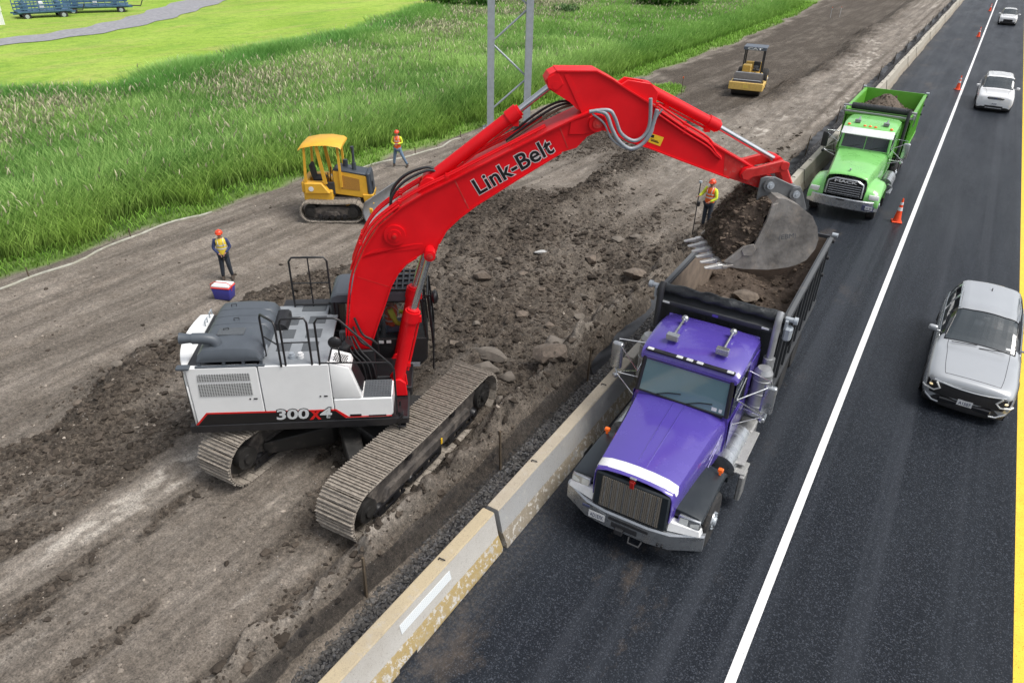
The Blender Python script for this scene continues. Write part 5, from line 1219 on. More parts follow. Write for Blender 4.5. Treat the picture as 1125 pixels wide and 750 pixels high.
for s in (-.5, 0, .5): k.prism([(8.9, 4.2), (9.11, 4.3), (9.24, 4.55), (9.26, 4.75), (9.15, 5.05), (9.12, 5.0), (9.2, 4.75), (9.18, 4.55), (9.06, 4.34), (8.88, 4.24)], 'y', s - .05, s + .05)
buck = ub(k, 'bucket', M_BUCKET, 30)
k = MB()
for s in (-.36, .33): k.prism([(7.98, 5.84), (8.08, 5.88), (8.26, 5.87), (8.66, 5.70), (8.80, 5.68), (8.88, 5.55), (9.03, 5.22), (8.98, 5.18), (8.6, 5.42), (8.3, 5.55), (8.12, 5.42), (7.98, 5.40)], 'y', s, s + .045, bev=.01)
k.hexa([(8.1, -.33, 5.42), (8.98, -.33, 5.16), (8.98, .33, 5.16), (8.1, .33, 5.42)], [(8.12, -.33, 5.52), (8.95, -.33, 5.24), (8.95, .33, 5.24), (8.12, .33, 5.52)])
for x_, z_ in ((8.16, 5.73), (8.71, 5.55)): k.cyl((x_, -.42, z_), (x_, .42, z_), .125, n=24)
lug = k.build('bucket_ear', M_LUG, buck, 30, M=UM)
k = MB()
for x_, z_ in ((8.16, 5.73), (8.71, 5.55)):
    k.cyl((x_, -.45, z_), (x_, -.42, z_), .07, n=20); k.cyl((x_, -.47, z_), (x_, -.45, z_), .03, n=10); k.cyl((x_, .42, z_), (x_, .45, z_), .07, n=20)
k.build('pin', M_GALV, buck, 40, M=UM)
for j in range(6):
    y_ = -.655 + j * .262; k = MB()
    k.hexa([(7.50, y_ - .06, 4.16), (7.50, y_ + .06, 4.16), (7.50, y_ + .06, 4.27), (7.50, y_ - .06, 4.27)], [(7.30, y_ - .055, 4.155), (7.30, y_ + .055, 4.155), (7.30, y_ + .055, 4.245), (7.30, y_ - .055, 4.245)], bev=.012)
    k.hexa([(7.315, y_ - .05, 4.15), (7.315, y_ + .05, 4.15), (7.315, y_ + .05, 4.235), (7.315, y_ - .05, 4.235)], [(7.06, y_ - .036, 4.155), (7.06, y_ + .036, 4.155), (7.06, y_ + .036, 4.18), (7.06, y_ - .036, 4.18)], bev=.008)
    k.build('tooth', M_TOOTH, buck, 30, M=UM)
ob = fit_text('stamp', '(EBM)', M_LUG, buck, (8.42, -.711, 4.72), (1, 0, .12), (-.12, 0, 1), .34, .13, push=.003); ob.data.transform(UM)
# load of soil in the bucket: a thing of its own
def heap(name, nx_, ny_, fun, M, label, seed, clods=500, m=None, size=(.02, .06), cat='soil load'):
    vs = []; fs = []
    for i in range(nx_ + 1):
        for j in range(ny_ + 1): vs.append(M @ V(fun(i / nx_, j / ny_)))
    for i in range(nx_):
        for j in range(ny_): a = i * (ny_ + 1) + j; fs.append((a, a + ny_ + 1, a + ny_ + 2, a + 1))
    mb = MB(); mb.v = [tuple(p) for p in vs]; mb.f = fs; mb.m = [0] * len(fs)
    t = thing(name, label, cat, tuple(sum((V(p) for p in mb.v), V()) / len(mb.v)))
    mb.v = [tuple(V(p) - t.location) for p in mb.v]
    mb.build('heap', m or M_DIRT, t, 180)
    rg = np.random.default_rng(seed); P = np.array([tuple((M @ V(fun(*rg.random(2)))) - t.location) for _ in range(clods)])
    S = size[0] + (size[1] - size[0]) * rg.random(clods) ** 4
    c = scatter_rocks('clods', P, S, None, None, M_CLOD2, seed); c.parent = t
    return t
WU = Matrix.Translation((-9.4, 9.0, 0)) @ Matrix.Rotation(R(37.5), 4, 'Z')
def bfun(u, v):
    y_ = (v - .5) * 1.34; e = 1 - abs(v - .5) * 2; e = min(1, e * 3.2)
    p = [(7.46, 4.24), (7.40, 4.56), (7.48, 4.86), (7.66, 5.12), (7.88, 5.38), (8.08, 5.50), (8.2, 5.45)]
    q = [(7.46, 4.24), (7.74, 4.55), (7.93, 4.66), (8.0, 4.85), (8.07, 5.12), (8.12, 5.42), (8.2, 5.45)]
    s = u * 6; i = min(int(s), 5); f = s - i; P = [p[i][k] * (1 - f) + p[i + 1][k] * f for k in (0, 1)]; Q = [q[i][k] * (1 - f) + q[i + 1][k] * f for k in (0, 1)]
    n1 = float(fbm(np.array([u * 9.]), np.array([v * 9.]), 4, 7)[0]) - .5
    return (Q[0] * (1 - e) + P[0] * e - n1 * .16, y_, Q[1] * (1 - e) + P[1] * e + n1 * .16)
heap('bucket_load', 60, 60, bfun, WU, 'heaped dark soil filling the raised excavator bucket', 5, 1100, size=(.014, .065))
# facing: +x of the figure turned to the camera (the camera stands at the origin)
p1 = (-19.85, 13.75, -1.0)
person((p1[0], p1[1], hz(p1[0], p1[1])), R(-40), 'worker in dark trousers and yellow vest over a blue shirt standing behind the cooler', dict(
    eL=(.03, .27, 1.17), wL=(.18, .10, 1.02), eR=(.03, -.27, 1.17), wR=(.18, -.10, 1.00), kL=(.05, .12, .50), aL=(.0, .17, .09), aR=(.02, -.13, .09)), M_NAVY, M_PANT, M_VESTY, M_HELM)
person((-23.2, 26.9, hz(-23.2, 26.9)), R(-62), 'worker in blue jeans and orange and yellow vest striding with bent arms beside the reeds', dict(
    pel=(0, 0, .92), hL=(0, .09, .87), hR=(0, -.09, .87), eL=(.03, .27, 1.19), wL=(.22, .08, 1.17), eR=(.03, -.27, 1.19), wR=(.22, -.08, 1.14),
    kL=(.05, .26, .50), aL=(-.02, .44, .09), kR=(.02, -.16, .50), aR=(.0, -.22, .09)), M_HIVIZ, M_JEAN, M_HIVO, M_HELM)
sx_, sy_ = -6.66, 24.2
sv = person((sx_, sy_, hz(sx_, sy_)), R(-100), 'surveyor in orange vest over a hi-vis yellow shirt behind the raised bucket', dict(
    eR=(.10, -.28, 1.22), wR=(.28, -.30, 1.18), eL=(.06, .27, 1.16), wL=(.22, .12, 1.05)), M_HIVIZ, M_PANT, M_HIVO, M_HELM)
t = thing('survey_staff', 'slim dark survey staff held upright by the surveyor beyond the truck', 'survey staff', (sx_ - .36, sy_ - .22, hz(sx_ - .36, sy_ - .22)))
k = MB(); k.cyl((0, 0, 0), (0, 0, 1.95), .018, n=10); k.build('pole', M_BLACKP, t)
k = MB(); k.cyl((0, 0, 1.95), (0, 0, 2.02), .055, n=14); k.build('receiver', M_GALV, t)
k = MB(); k.box((.05, 0, 1.2), (.09, .10, .16), bev=.01); k.build('controller', M_BLACKP, t)
# cooler
t = thing('cooler', 'blue cooler with white lid and red trim on the soil near the standing worker', 'cooler', (-18.75, 12.75, hz(-18.75, 12.75)), R(25))
M_CBLUE = mat('cooler_blue', (.05, .05, .30), .5, dirt=.12); M_CRED = mat('cooler_red', (.70, .06, .05), .5)
k = MB(); k.hexa([(-.26, -.19, 0), (.26, -.19, 0), (.26, .19, 0), (-.26, .19, 0)], [(-.31, -.22, .40), (.31, -.22, .40), (.31, .22, .40), (-.31, .22, .40)], bev=.03, seg=2); k.build('body', M_CBLUE, t)
k = MB(); k.box((0, 0, .425), (.64, .46, .05), bev=.015); k.build('rim', M_CRED, t)
k = MB(); k.box((0, 0, .475), (.60, .42, .07), bev=.03, seg=2); k.build('lid', M_MWHITE, t)
k = MB(); k.tube([(-.33, -.1, .33), (-.37, -.1, .50), (-.2, -.12, .60), (.2, -.12, .60), (.37, -.1, .50), (.33, -.1, .33)], .014, 6); k.build('handle', M_CRED, t)
# operator in the cab of the excavator
op = person(tuple(WU @ V((.84, .92, 1.20))), R(37.5), 'excavator operator in a lime hi-vis shirt seated in the dark cab', dict(
    pel=(0, 0, .98), sp=(-.02, 0, 1.18), hL=(.02, .10, .96), kL=(.42, .14, .98), aL=(.50, .14, .56), hR=(.02, -.10, .96), kR=(.42, -.14, .98), aR=(.50, -.14, .56), eL=(.12, .27, 1.18), wL=(.36, .26, 1.14), eR=(.12, -.27, 1.18), wR=(.36, -.26, 1.14)), M_HIVIZ, M_JEAN, M_HIVO, None)
# ------------------------------------------------------------------ trucks
M_PURP = mat('purple_truck_paint', (.082, .055, .34), .25, spec=.6, var=.04, scale=1.5, coat=.8)
M_FLAME = mat('pale_flame_decal', (.30, .28, .50), .4)
M_RAILD = mat('dark_rail', (.10, .105, .11), .5, dirt=.3, dirtcol=(.2, .18, .16))
M_SLATE = mat('slate_fender_paint', (.016, .022, .028), .4, spec=.4, var=.1, coat=.15, dirt=.10)
M_GREEN = mat('green_truck_paint', (.22, .58, .16), .3, spec=.5, var=.08, scale=2, coat=.6, dirt=.12)
M_GREEN2 = mat('green_bed_paint', (.13, .42, .04), .4, var=.1, scale=2, coat=.2, dirt=.22)
M_WPAINT = mat('gloss_white_paint', (.78, .79, .80), .25, coat=.7, var=.03)
M_STEEL = mat('polished_steel', (.50, .52, .54), .28, .85, var=.08, dirt=.14, dirtcol=(.22, .20, .18), dscale=5)
M_ALU = mat('dull_aluminium', (.40, .41, .42), .42, .6, var=.1, dirt=.25, dirtcol=(.20, .18, .16), dscale=6)
M_BEDK = mat('dark_bed_paint', (.040, .043, .048), .5, var=.2, dirt=.32, dirtcol=(.15, .13, .115), dscale=2.5)
M_BEDIN = mat('soil_stained_bed', (.20, .155, .12), .9, var=.35, scale=3, dirt=.4, dirtcol=(.12, .10, .085), dscale=4)
M_TARP = mat('black_tarp', (.020, .023, .027), .45, var=.3, scale=8, bump=.8, bscale=14, dirt=.12)
M_AMBER = mat('amber_lens', (.85, .16, .02), .25, coat=.5, emit=(.9, .12, .01, .25)); M_REDL = mat('red_lens', (.40, .015, .01), .3, coat=.5)
M_CLEAR = mat('clear_lens', (.62, .64, .63), .12, spec=.8, coat=.8); M_INT = mat('dark_interior', (.03, .032, .035), .8)
M_WS = glassmat('windscreen_sky_teal', (.15, .26, .29), .06, .22); M_WSB = glassmat('windscreen_blue', (.030, .045, .060), .08, .35)  # teal of the truck windscreen holds its sky reflection as base colour
M_DIAM = mat('tread_plate', (.42, .42, .41), .38, .7, var=.2, scale=40, bump=.9, bscale=60, dirt=.25, dirtcol=(.2, .18, .16))
M_PLATE = mat('licence_plate', (.72, .73, .74), .5); M_PLB = mat('plate_print', (.06, .07, .14), .5)
M_GRL = screenmat('grille_mesh', (.36, .32, .27), (30, 34), .38, .4, .4, axes='XZ', see=False, back=(.03, .027, .024))
def tp(par):
    def f(mb, nm, m, sm=35, p=None): return mb.build(nm, m, p or par, sm)
    return f
def wheel(par, x, y, r=.52, w=.29, side=1, rim=M_STEEL, deep=.10, dual=False, tyre=M_TYRE):
    ww = w * (2.15 if dual else 1); xc = x - side * ww / 2; k = MB()
    for q in ((-.29, .29) if dual else (0,)):
        c = xc + q * ww * .86; h = w / 2
        k.lathe([(r * .60, -h * .85), (r * .80, -h), (r * .95, -h * .9), (r, -h * .62), (r, h * .62), (r * .95, h * .9), (r * .80, h), (r * .60, h * .85)], (c, y, r), (1, 0, 0), 40)
        for i in range(36):
            a = 2 * math.pi * i / 36; T = Matrix.Translation((c, y + r * math.cos(a), r + r * math.sin(a))) @ Matrix.Rotation(a, 4, 'X')
            k.box((-h * .34, 0, 0), (h * .5, .012, r * .075), M=T); k.box((h * .34, 0, 0), (h * .5, .012, r * .075), M=T)
    o = k.build('wheel', tyre, par, 30); s = side; ox = x - s * (deep if dual else .03)
    k = MB(); k.lathe([(r * .62, -.10 * s), (r * .62, 0), (r * .56, .005 * s), (r * .53, -deep * .5 * s), (r * .36, -(.01 if not dual else deep) * s), (r * .34, .03 * s), (.001, .035 * s)], (ox, y, r), (1, 0, 0), 32); k.build('rim', rim, o, 40)
    k = MB(); k.cyl((ox, y, r), (ox + s * .075, y, r), r * .2, r * .15, 20)
    for i in range(10): a = i * math.pi / 5; k.cyl((ox, y + r * .29 * math.cos(a), r + r * .29 * math.sin(a)), (ox + s * .055, y + r * .29 * math.cos(a), r + r * .29 * math.sin(a)), .016, n=6)
    k.build('hub', M_GALV, o, 40); return o
def chassis(P, y0, y1):
    k = MB()
    for s in (-.42, .42): k.box((s, (y0 + y1) / 2, .85), (.09, y1 - y0, .28), bev=.01)
    for y in (y0 + .3, (y0 + y1) / 2, y1 - .4): k.box((0, y, .85), (.8, .12, .2))
    P(k, 'chassis', M_DARK)
def axle(P, y, r=.52):
    k = MB(); k.cyl((-1.0, y, r), (1.0, y, r), .08, n=12); k.ball((0, y, r), .24, 12); k.box((.45, y, r + .05), (.1, .9, .09)); k.box((-.45, y, r + .05), (.1, .9, .09)); P(k, 'axle', M_DARK)
def dump_bed(par, y0, y1, hw, zf, zt, m, mi, rail, ribs=9, flare=.0, shield=True):
    """open box with walls, ribs, top rails, tailgate"""
    P = tp(par); th = .05
    k = MB(); k.box((0, (y0 + y1) / 2, zf), (2 * hw, y1 - y0, .10)); bed = P(k, 'dump_bed', m)
    def B(k, nm, mm, sm=35): return k.build(nm, mm, bed, sm)
    for s in (-1, 1):
        k = MB(); k.box((s * (hw - th / 2), (y0 + y1) / 2, (zf + zt) / 2), (th, y1 - y0, zt - zf)); 
        k.box((s * (hw + .035), (y0 + y1) / 2, zt - .06), (.09, y1 - y0 + .05, .14), bev=.012); k.box((s * (hw + .03), (y0 + y1) / 2, zf + .02), (.08, y1 - y0, .16), bev=.012)
        for i in range(ribs): yy = y0 + .12 + (y1 - y0 - .24) * i / (ribs - 1); k.prism([(yy - .05, zf), (yy + .05, zf), (yy + .035, zt - .1), (yy - .035, zt - .1)], 'x', s * hw, s * (hw + .055), bev=.008)
        B(k, 'side_wall', m)
        k = MB(); k.box((s * (hw - th - .004), (y0 + y1) / 2, (zf + zt) / 2 - .03), (.008, y1 - y0 - .1, zt - zf - .06)); B(k, 'wall_lining', mi)
        k = MB(); k.box((s * (hw + .035), (y0 + y1) / 2, zt + .014), (.085, y1 - y0, .012)); B(k, 'rail_cap', rail)
    k = MB(); k.box((0, y0 + th / 2, (zf + zt) / 2), (2 * hw - .01, th, zt - zf)); 
    for x in (-.85, -.3, .3, .85): k.box((x, y0 - .03, (zf + zt) / 2), (.09, .07, zt - zf - .1), bev=.01)
    B(k, 'front_wall', m)
    k = MB(); k.box((0, y1 - th / 2, (zf + zt) / 2 + .02), (2 * hw - .01, th, zt - zf + .04))
    for x in (-.9, -.3, .3, .9): k.box((x, y1 + .04, (zf + zt) / 2), (.09, .08, zt - zf - .1), bev=.01)
    for z in (zf + .1, zt - .05): k.box((0, y1 + .04, z), (2 * hw, .09, .12), bev=.01)
    B(k, 'tailgate', m)
    k = MB(); k.box((0, y1 - th - .005, (zf + zt) / 2), (2 * hw - .1, .008, zt - zf - .1)); B(k, 'wall_lining', mi)
    k = MB(); k.box((-.25, y1 - th - .012, zt - .42), (.34, .01, .22)); B(k, 'hatch', M_BLK)
    for s in (-1, 1):
        for q in (0, .35, .7):
            k = MB(); k.cyl((s * (hw + .07), y1 - .12 - q * .8, zt - .05 - q), (s * (hw + .13), y1 - .12 - q * .8, zt - .05 - q), .05, n=12); B(k, 'latch', M_DARK)
        k = MB(); k.cyl((s * (hw + .02), y1 + .02, zt + .06), (s * (hw + .16), y1 + .02, zt + .06), .055, n=14); B(k, 'hinge_pin', M_GALV)
    return bed
def mirror(par, sx, x, y, z, xc, m=M_STEEL, hgt=.62, w=.24, tri=True):
    P = tp(par); k = MB(); k.box((x, y, z), (w, .13, hgt), bev=.045, seg=3); o = P(k, 'mirror', m)
    k = MB(); k.box((x, y + .068, z), (w * .8, .006, hgt * .8)); k.build('glass', M_CHROME, o)
    k = MB()
    k.tube([(xc, y - .55, z - .45), (x - sx * .05, y - .05, z - .42), (x, y, z - .33)], .014, 6); k.tube([(xc, y + .25, z + .35), (x, y + .02, z + .38), (x, y, z + .3)], .014, 6)
    k.tube([(xc, y + .2, z - .5), (x, y, z - .42)], .012, 6)
    if tri: k.tube([(xc, y - .50, z + .10), (x, y, z + .30)], .012, 6); k.tube([(xc, y - .50, z + .10), (x, y, z - .40)], .012, 6); k.tube([(xc, y + .25, z + .35), (xc, y - .5, z + .1)], .012, 6)
    k.build('bracket', M_CHROME, o, 60)
    k = MB(); k.ball((x - sx * .02, y - .06, z - .47), .06, 10, sq=(1, .6, 1)); k.build('convex_mirror', m, o)
    return o
def plate(par, x, y, z, txt, tilt=0, w=.32, h=.16, hdr=False):
    P = tp(par); k = MB(); k.box((x, y, z), (w, .008, h), bev=.003); o = P(k, 'licence_plate', M_PLATE)
    fit_text('plate_number', txt, M_PLB, o, (x - w * .40, y - .0045, z - h * .30), (1, 0, 0), (0, 0, 1), w * .8, h * .52, offset=.02, push=.001); return o
def stations(St, n=4):
    """St: list of rows of 3D points (lists) -> catmull rom interpolated rows"""
    rows = []; K = len(St)
    for i in range(K - 1):
        a, b, c, d = St[max(i - 1, 0)], St[i], St[i + 1], St[min(i + 2, K - 1)]
        for j in range(n):
            t = j / n; rows.append([0.5 * ((2 * B) + (C_ - A) * t + (2 * A - 5 * B + 4 * C_ - D_) * t * t + (3 * B - A - 3 * C_ + D_) * t ** 3) for A, B, C_, D_ in zip(a, b, c, d)])
    rows.append(St[-1]); return rows
def mirror_row(half):
    """half: points from the right edge up to the centre (x>=0) -> full row left to right"""
    return [V((-p[0], p[1], p[2])) for p in half] + [V(p) for p in half[::-1][1:]]

# ---- purple truck ---------------------------------------------------------
pt = thing('dump_truck', 'purple cab dump truck with dark bed being loaded beside the concrete barriers', 'dump truck', (-2.98, 9.0, 0), R(1.2)); P = tp(pt)
chassis(P, .5, 9.2)
for y in (1.12,): axle(P, y)
for y in (6.95, 8.32): axle(P, y)
for s in (-1, 1):
    wheel(pt, s * 1.29, 1.12, .53, .31, s)
    for y in (6.95, 8.32): wheel(pt, s * 1.27, y, .52, .27, s, dual=True, deep=.13)
bt, bb_ = [(-1.32, .32), (-.80, .04), (-.4, -.02), (.4, -.02), (.80, .04), (1.32, .32)], None
def bumper_mesh(z0, z1, th=.10, pts=bt, lean=.03):
    k = MB(); vs = []
    for x, y in pts: vs += [(x, y + lean, z0), (x, y, z0 + .03), (x, y, z1 - .03), (x, y + .03, z1), (x, y + th, z1), (x, y + th, z0)]
    k.loft([[V(v) for v in vs[i * 6:i * 6 + 6]] for i in range(len(pts))]); return k
P(bumper_mesh(.46, .84), 'bumper', M_STEEL, 25)
k = MB(); k.box((-.02, .0, .60), (.50, .06, .12), bev=.01); k.box((-.10, -.04, .52), (.16, .10, .14), bev=.02); k.tube([(.1, -.03, .48), (.12, -.12, .42), (.32, -.12, .42), (.34, -.03, .48)], .02, 8); k.box((.05, -.025, .735), (.75, .02, .06)); P(k, 'tow_hook', M_DARK)
plate(pt, -.55, -.035, .66, 'AD1E7K'); k = MB(); k.box((-.78, -.02, .79), (.15, .02, .06), bev=.01); P(k, 'badge', M_PLB)
for x in (.62, .70): 
    k = MB(); k.cyl((x, -.03, .56), (x, .02, .56), .022, n=10); P(k, 'fog_lamp', M_BLK)
# hood
def hood(rows, nm, m, sub=4):
    k = MB(); rr = stations([mirror_row([V((x, y, z)) for x, z in pr]) for y, pr in rows], sub); k.loft(rr, caps=False, closed=False); return P(k, nm, m, 40)
HR = [(.10, [(.70, 1.05), (.71, 1.30), (.70, 1.50), (.66, 1.60), (.50, 1.66), (.25, 1.69), (0, 1.70)]),
      (.17, [(.74, 1.02), (.75, 1.30), (.74, 1.55), (.70, 1.64), (.52, 1.70), (.26, 1.73), (0, 1.74)]),
      (.9, [(.80, 1.05), (.81, 1.35), (.80, 1.60), (.75, 1.70), (.55, 1.76), (.27, 1.79), (0, 1.80)]),
      (1.7, [(.87, 1.05), (.88, 1.40), (.86, 1.66), (.80, 1.77), (.58, 1.82), (.28, 1.85), (0, 1.86)]),
      (2.42, [(.94, 1.05), (.95, 1.45), (.93, 1.72), (.87, 1.84), (.62, 1.89), (.3, 1.91), (0, 1.92)])]
hd = hood(HR, 'hood', M_PURP)
k = MB(); rr = stations([mirror_row([V((x * .999, y, z + .004)) for x, z in pr[2:]]) for y, pr in [(.13, [(a, b + .025) for a, b in HR[0][1]]), (.20, [(a + .001, b + .004) for a, b in HR[1][1]]), (.38, [(a + .015, b + .022) for a, b in HR[1][1]])]], 3); k.loft(rr, caps=False, closed=False); k.build('white_band', M_WPAINT, hd, 60)
for x in (-.10, .10):
    k = MB(); k.tube([(x * .9, .42, 1.755), (x, 1.2, 1.826), (x * 1.1, 2.40, 1.915)], .011, 6); k.build('crease', M_PURP, hd, 60)
for x0 in (.60, .66):
    pass
k = MB()
for i, (a, b) in enumerate(((0, .16), (.10, .34), (.22, .28), (.30, .5), (.02, .42))):
    k.tube(spline([(.893 + .012 * i / 5, 1.55 + a, 1.15 + .08 * i), (.90 + .012 * i / 5, 1.75 + a, 1.28 + .06 * i), (.905 + .01, 1.75 + b, 1.42 + .05 * i), (.91, 2.0 + b * .5, 1.40 + .06 * i)], 4), .008, 5)
k.build('flame_decal', M_FLAME, hd, 60)
# grille
k = MB(); k.hexa([(-.70, .03, .86), (.70, .03, .86), (.70, .16, .86), (-.70, .16, .86)], [(-.69, .07, 1.60), (.69, .07, 1.60), (.69, .18, 1.60), (-.69, .18, 1.60)], bev=.03); g = P(k, 'grille', M_SLATE)
k = MB(); k.hexa([(-.56, .018, .90), (.56, .018, .90), (.56, .03, .90), (-.56, .03, .90)], [(-.55, .055, 1.55), (.55, .055, 1.55), (.55, .07, 1.55), (-.55, .07, 1.55)]); k.build('mesh_screen', M_GRL, g)
for i in range(9):
    x = -.48 + i * .12; k = MB(); k.hexa([(x - .008, .004, .92), (x + .008, .004, .92), (x + .008, .03, .92), (x - .008, .03, .92)], [(x - .008, .044, 1.54), (x + .008, .044, 1.54), (x + .008, .06, 1.54), (x - .008, .06, 1.54)]); k.build('bar', M_STEEL, g)
k = MB(); k.box((0, .035, 1.60), (.085, .03, .16), bev=.02); k.cyl((0, .03, 1.66), (0, .05, 1.66), .055, n=18); k.build('emblem', M_REDL, g); k = MB(); k.box((0, .06, 1.735), (.12, .05, .03), bev=.01); k.build('emblem_cap', M_STEEL, g)
# fenders
for s in (-1, 1):
    k = MB(); SS = []
    for y, z, zi in ((.30, 1.16, 1.22), (.36, 1.19, 1.25), (.8, 1.20, 1.28), (1.35, 1.20, 1.29), (1.72, 1.16, 1.26), (1.95, 1.0, 1.14), (2.05, .80, .98)):
        SS.append([V((s * .70, y, zi)), V((s * .95, y, z + .04)), V((s * 1.16, y, z + .01)), V((s * 1.22, y, z - .02)), V((s * 1.24, y, z - .08)), V((s * 1.22, y, z - .09)), V((s * .70, y, zi - .14))])
    k.loft(stations(SS, 3)); f = P(k, 'fender', M_SLATE, 40)
    k = MB(); k.hexa([(s * .80, .36, .60), (s * 1.20, .36, .60), (s * 1.20, .44, .60), (s * .80, .44, .60)], [(s * .80, .34, 1.17), (s * 1.20, .34, 1.15), (s * 1.20, .46, 1.15), (s * .80, .46, 1.17)]); k.build('fender_apron', M_SLATE, f)
    k = MB(); k.hexa([(s * .70, .08, .85), (s * 1.27, .22, .85), (s * 1.27, .40, .85), (s * .70, .3, .85)], [(s * .70, .15, 1.04), (s * 1.24, .25, .985), (s * 1.24, .38, .985), (s * .70, .3, 1.04)], bev=.02); k.build('valance', M_WPAINT, f)
    k = MB(); k.hexa([(s * .84, .20, .99), (s * 1.23, .25, .99), (s * 1.23, .38, .99), (s * .84, .34, .99)], [(s * .84, .23, 1.17), (s * 1.22, .27, 1.16), (s * 1.22, .38, 1.17), (s * .84, .34, 1.18)], bev=.015); h = k.build('headlight', M_STEEL, f)
    for a in (.94, 1.13):
        k = MB(); yy = .195 + (a - .84) * .13; k.hexa([(s * (a - .08), yy - .008, 1.01), (s * (a + .08), yy + .012, 1.01), (s * (a + .08), yy + .05, 1.01), (s * (a - .08), yy + .02, 1.01)], [(s * (a - .08), yy + .02, 1.145), (s * (a + .08), yy + .036, 1.145), (s * (a + .08), yy + .06, 1.145), (s * (a - .08), yy + .04, 1.145)], bev=.01); k.build('lens', M_CLEAR, h)
    k = MB(); k.box((s * 1.14, 1.62, 1.23), (.04, .04, .08)); k.box((s * 1.14, 1.62, 1.30), (.10, .08, .08), bev=.015); k.build('turn_signal', M_AMBER, f)
# cab
k = MB(); SS = [mirror_row([V(p) for p in r]) for r in (
    [(.96, 2.38, 1.10), (.97, 2.38, 1.5), (.95, 2.40, 1.80), (.92, 2.42, 1.90), (.6, 2.38, 1.93), (.3, 2.37, 1.94), (0, 2.37, 1.94)],
    [(.98, 3.0, 1.10), (1.0, 3.0, 1.5), (.99, 3.0, 1.80), (.98, 3.0, 1.86), (.6, 3.0, 1.88), (.3, 3.0, 1.88), (0, 3.0, 1.88)],
    [(.98, 4.0, 1.10), (1.0, 4.0, 1.5), (.99, 4.0, 1.80), (.98, 4.0, 1.86), (.6, 4.0, 1.88), (.3, 4.0, 1.88), (0, 4.0, 1.88)])]
k.loft(SS, caps=True, closed=False); k.box((0, 4.0, 2.3), (1.9, .06, 1.2), bev=.02); cab = P(k, 'cab', M_PURP, 35)
k = MB(); k.box((0, 3.2, 1.1), (1.9, 1.5, .1)); k.box((0, 2.55, 1.86), (1.7, .3, .14), bev=.04); k.box((-.45, 3.4, 1.55), (.5, .5, .5), bev=.06); k.box((-.45, 3.7, 2.0), (.5, .14, .7), bev=.05); k.box((.45, 3.4, 1.55), (.5, .5, .5), bev=.06); k.box((.45, 3.7, 2.0), (.5, .14, .7), bev=.05); k.build('interior', M_INT, cab)
k = MB(); k.lathe([(.20, 0), (.22, .015), (.2, .03)], (.45, 2.86, 2.0), (0, -.6, 1), 20); k.build('steering_wheel', M_BLACKP, cab)
def roof(rows, nm, m, par): k = MB(); k.loft(stations([mirror_row([V((x, y, z)) for x, z in pr]) for y, pr in rows], 4), caps=True, closed=False); return k.build(nm, m, par, 40)
rf = roof([(2.50, [(.93, 2.60), (.95, 2.64), (.93, 2.69), (.86, 2.71), (.5, 2.72), (0, 2.725)]), (2.60, [(.96, 2.62), (.98, 2.68), (.96, 2.75), (.88, 2.79), (.5, 2.81), (0, 2.82)]),
     (2.95, [(.98, 2.63), (1.0, 2.72), (.98, 2.82), (.88, 2.90), (.5, 2.92), (0, 2.93)]), (3.5, [(.98, 2.64), (1.0, 2.74), (.98, 2.88), (.88, 2.96), (.5, 2.98), (0, 2.99)]), (3.98, [(.98, 2.64), (1.0, 2.72), (.97, 2.84), (.85, 2.90), (.5, 2.92), (0, 2.93)])], 'roof', M_PURP, cab)
k = MB(); k.box((0, 2.55, 2.80), (1.74, .10, .05), bev=.012); k.build('light_bar', M_BLK, rf)
for x in (-.78, -.20, 0, .20, .78):
    k = MB(); k.box((x, 2.53, 2.828), (.13, .08, .03), bev=.012); k.build('marker_light', M_CLEAR, rf)
for x in (-.48, .50):
    k = MB(); k.box((x, 2.86, 3.02), (.24, .13, .13), bev=.01); k.cyl((x, 2.9, 3.03), (x, 3.50, 3.10), .025, n=10); k.ball((x, 3.55, 3.10), .075, 14); k.cyl((x, 3.1, 2.92), (x, 3.1, 3.03), .02, n=8); k.build('air_horn', M_STEEL, rf)
# windscreen with frame
def quad_panel(p, th, m, nm, par, bev=0):
    """p: 4 corners; thin slab"""
    n = (V(p[1]) - V(p[0])).cross(V(p[3]) - V(p[0])).normalized() * th; k = MB(); k.hexa([V(q) for q in p], [V(q) + n for q in p], bev=bev); return k.build(nm, m, par)
ws = [(-.86, 2.39, 1.93), (.86, 2.39, 1.93), (.82, 2.53, 2.62), (-.82, 2.53, 2.62)]
quad_panel(ws, .012, M_WS, 'windshield', cab)
k = MB(); k.tube([(-.88, 2.38, 1.93), (.88, 2.38, 1.93)], .022, 6); k.tube([(-.9, 2.38, 1.92), (-.86, 2.53, 2.64)], .045, 8); k.tube([(.9, 2.38, 1.92), (.86, 2.53, 2.64)], .045, 8); k.tube([(-.86, 2.52, 2.62), (.86, 2.52, 2.62)], .025, 6)
for s in (-1, 1): k.tube([(s * .96, 3.25, 1.85), (s * .95, 3.22, 2.65)], .04, 8)
k.box((0, 2.9, 2.64), (1.75, .06, .04)); k.box((0, 3.22, 2.64), (1.9, .06, .04)); k.box((0, 3.22, 1.86), (1.9, .06, .04)); k.build('window_frame', M_BLK, cab, 60)
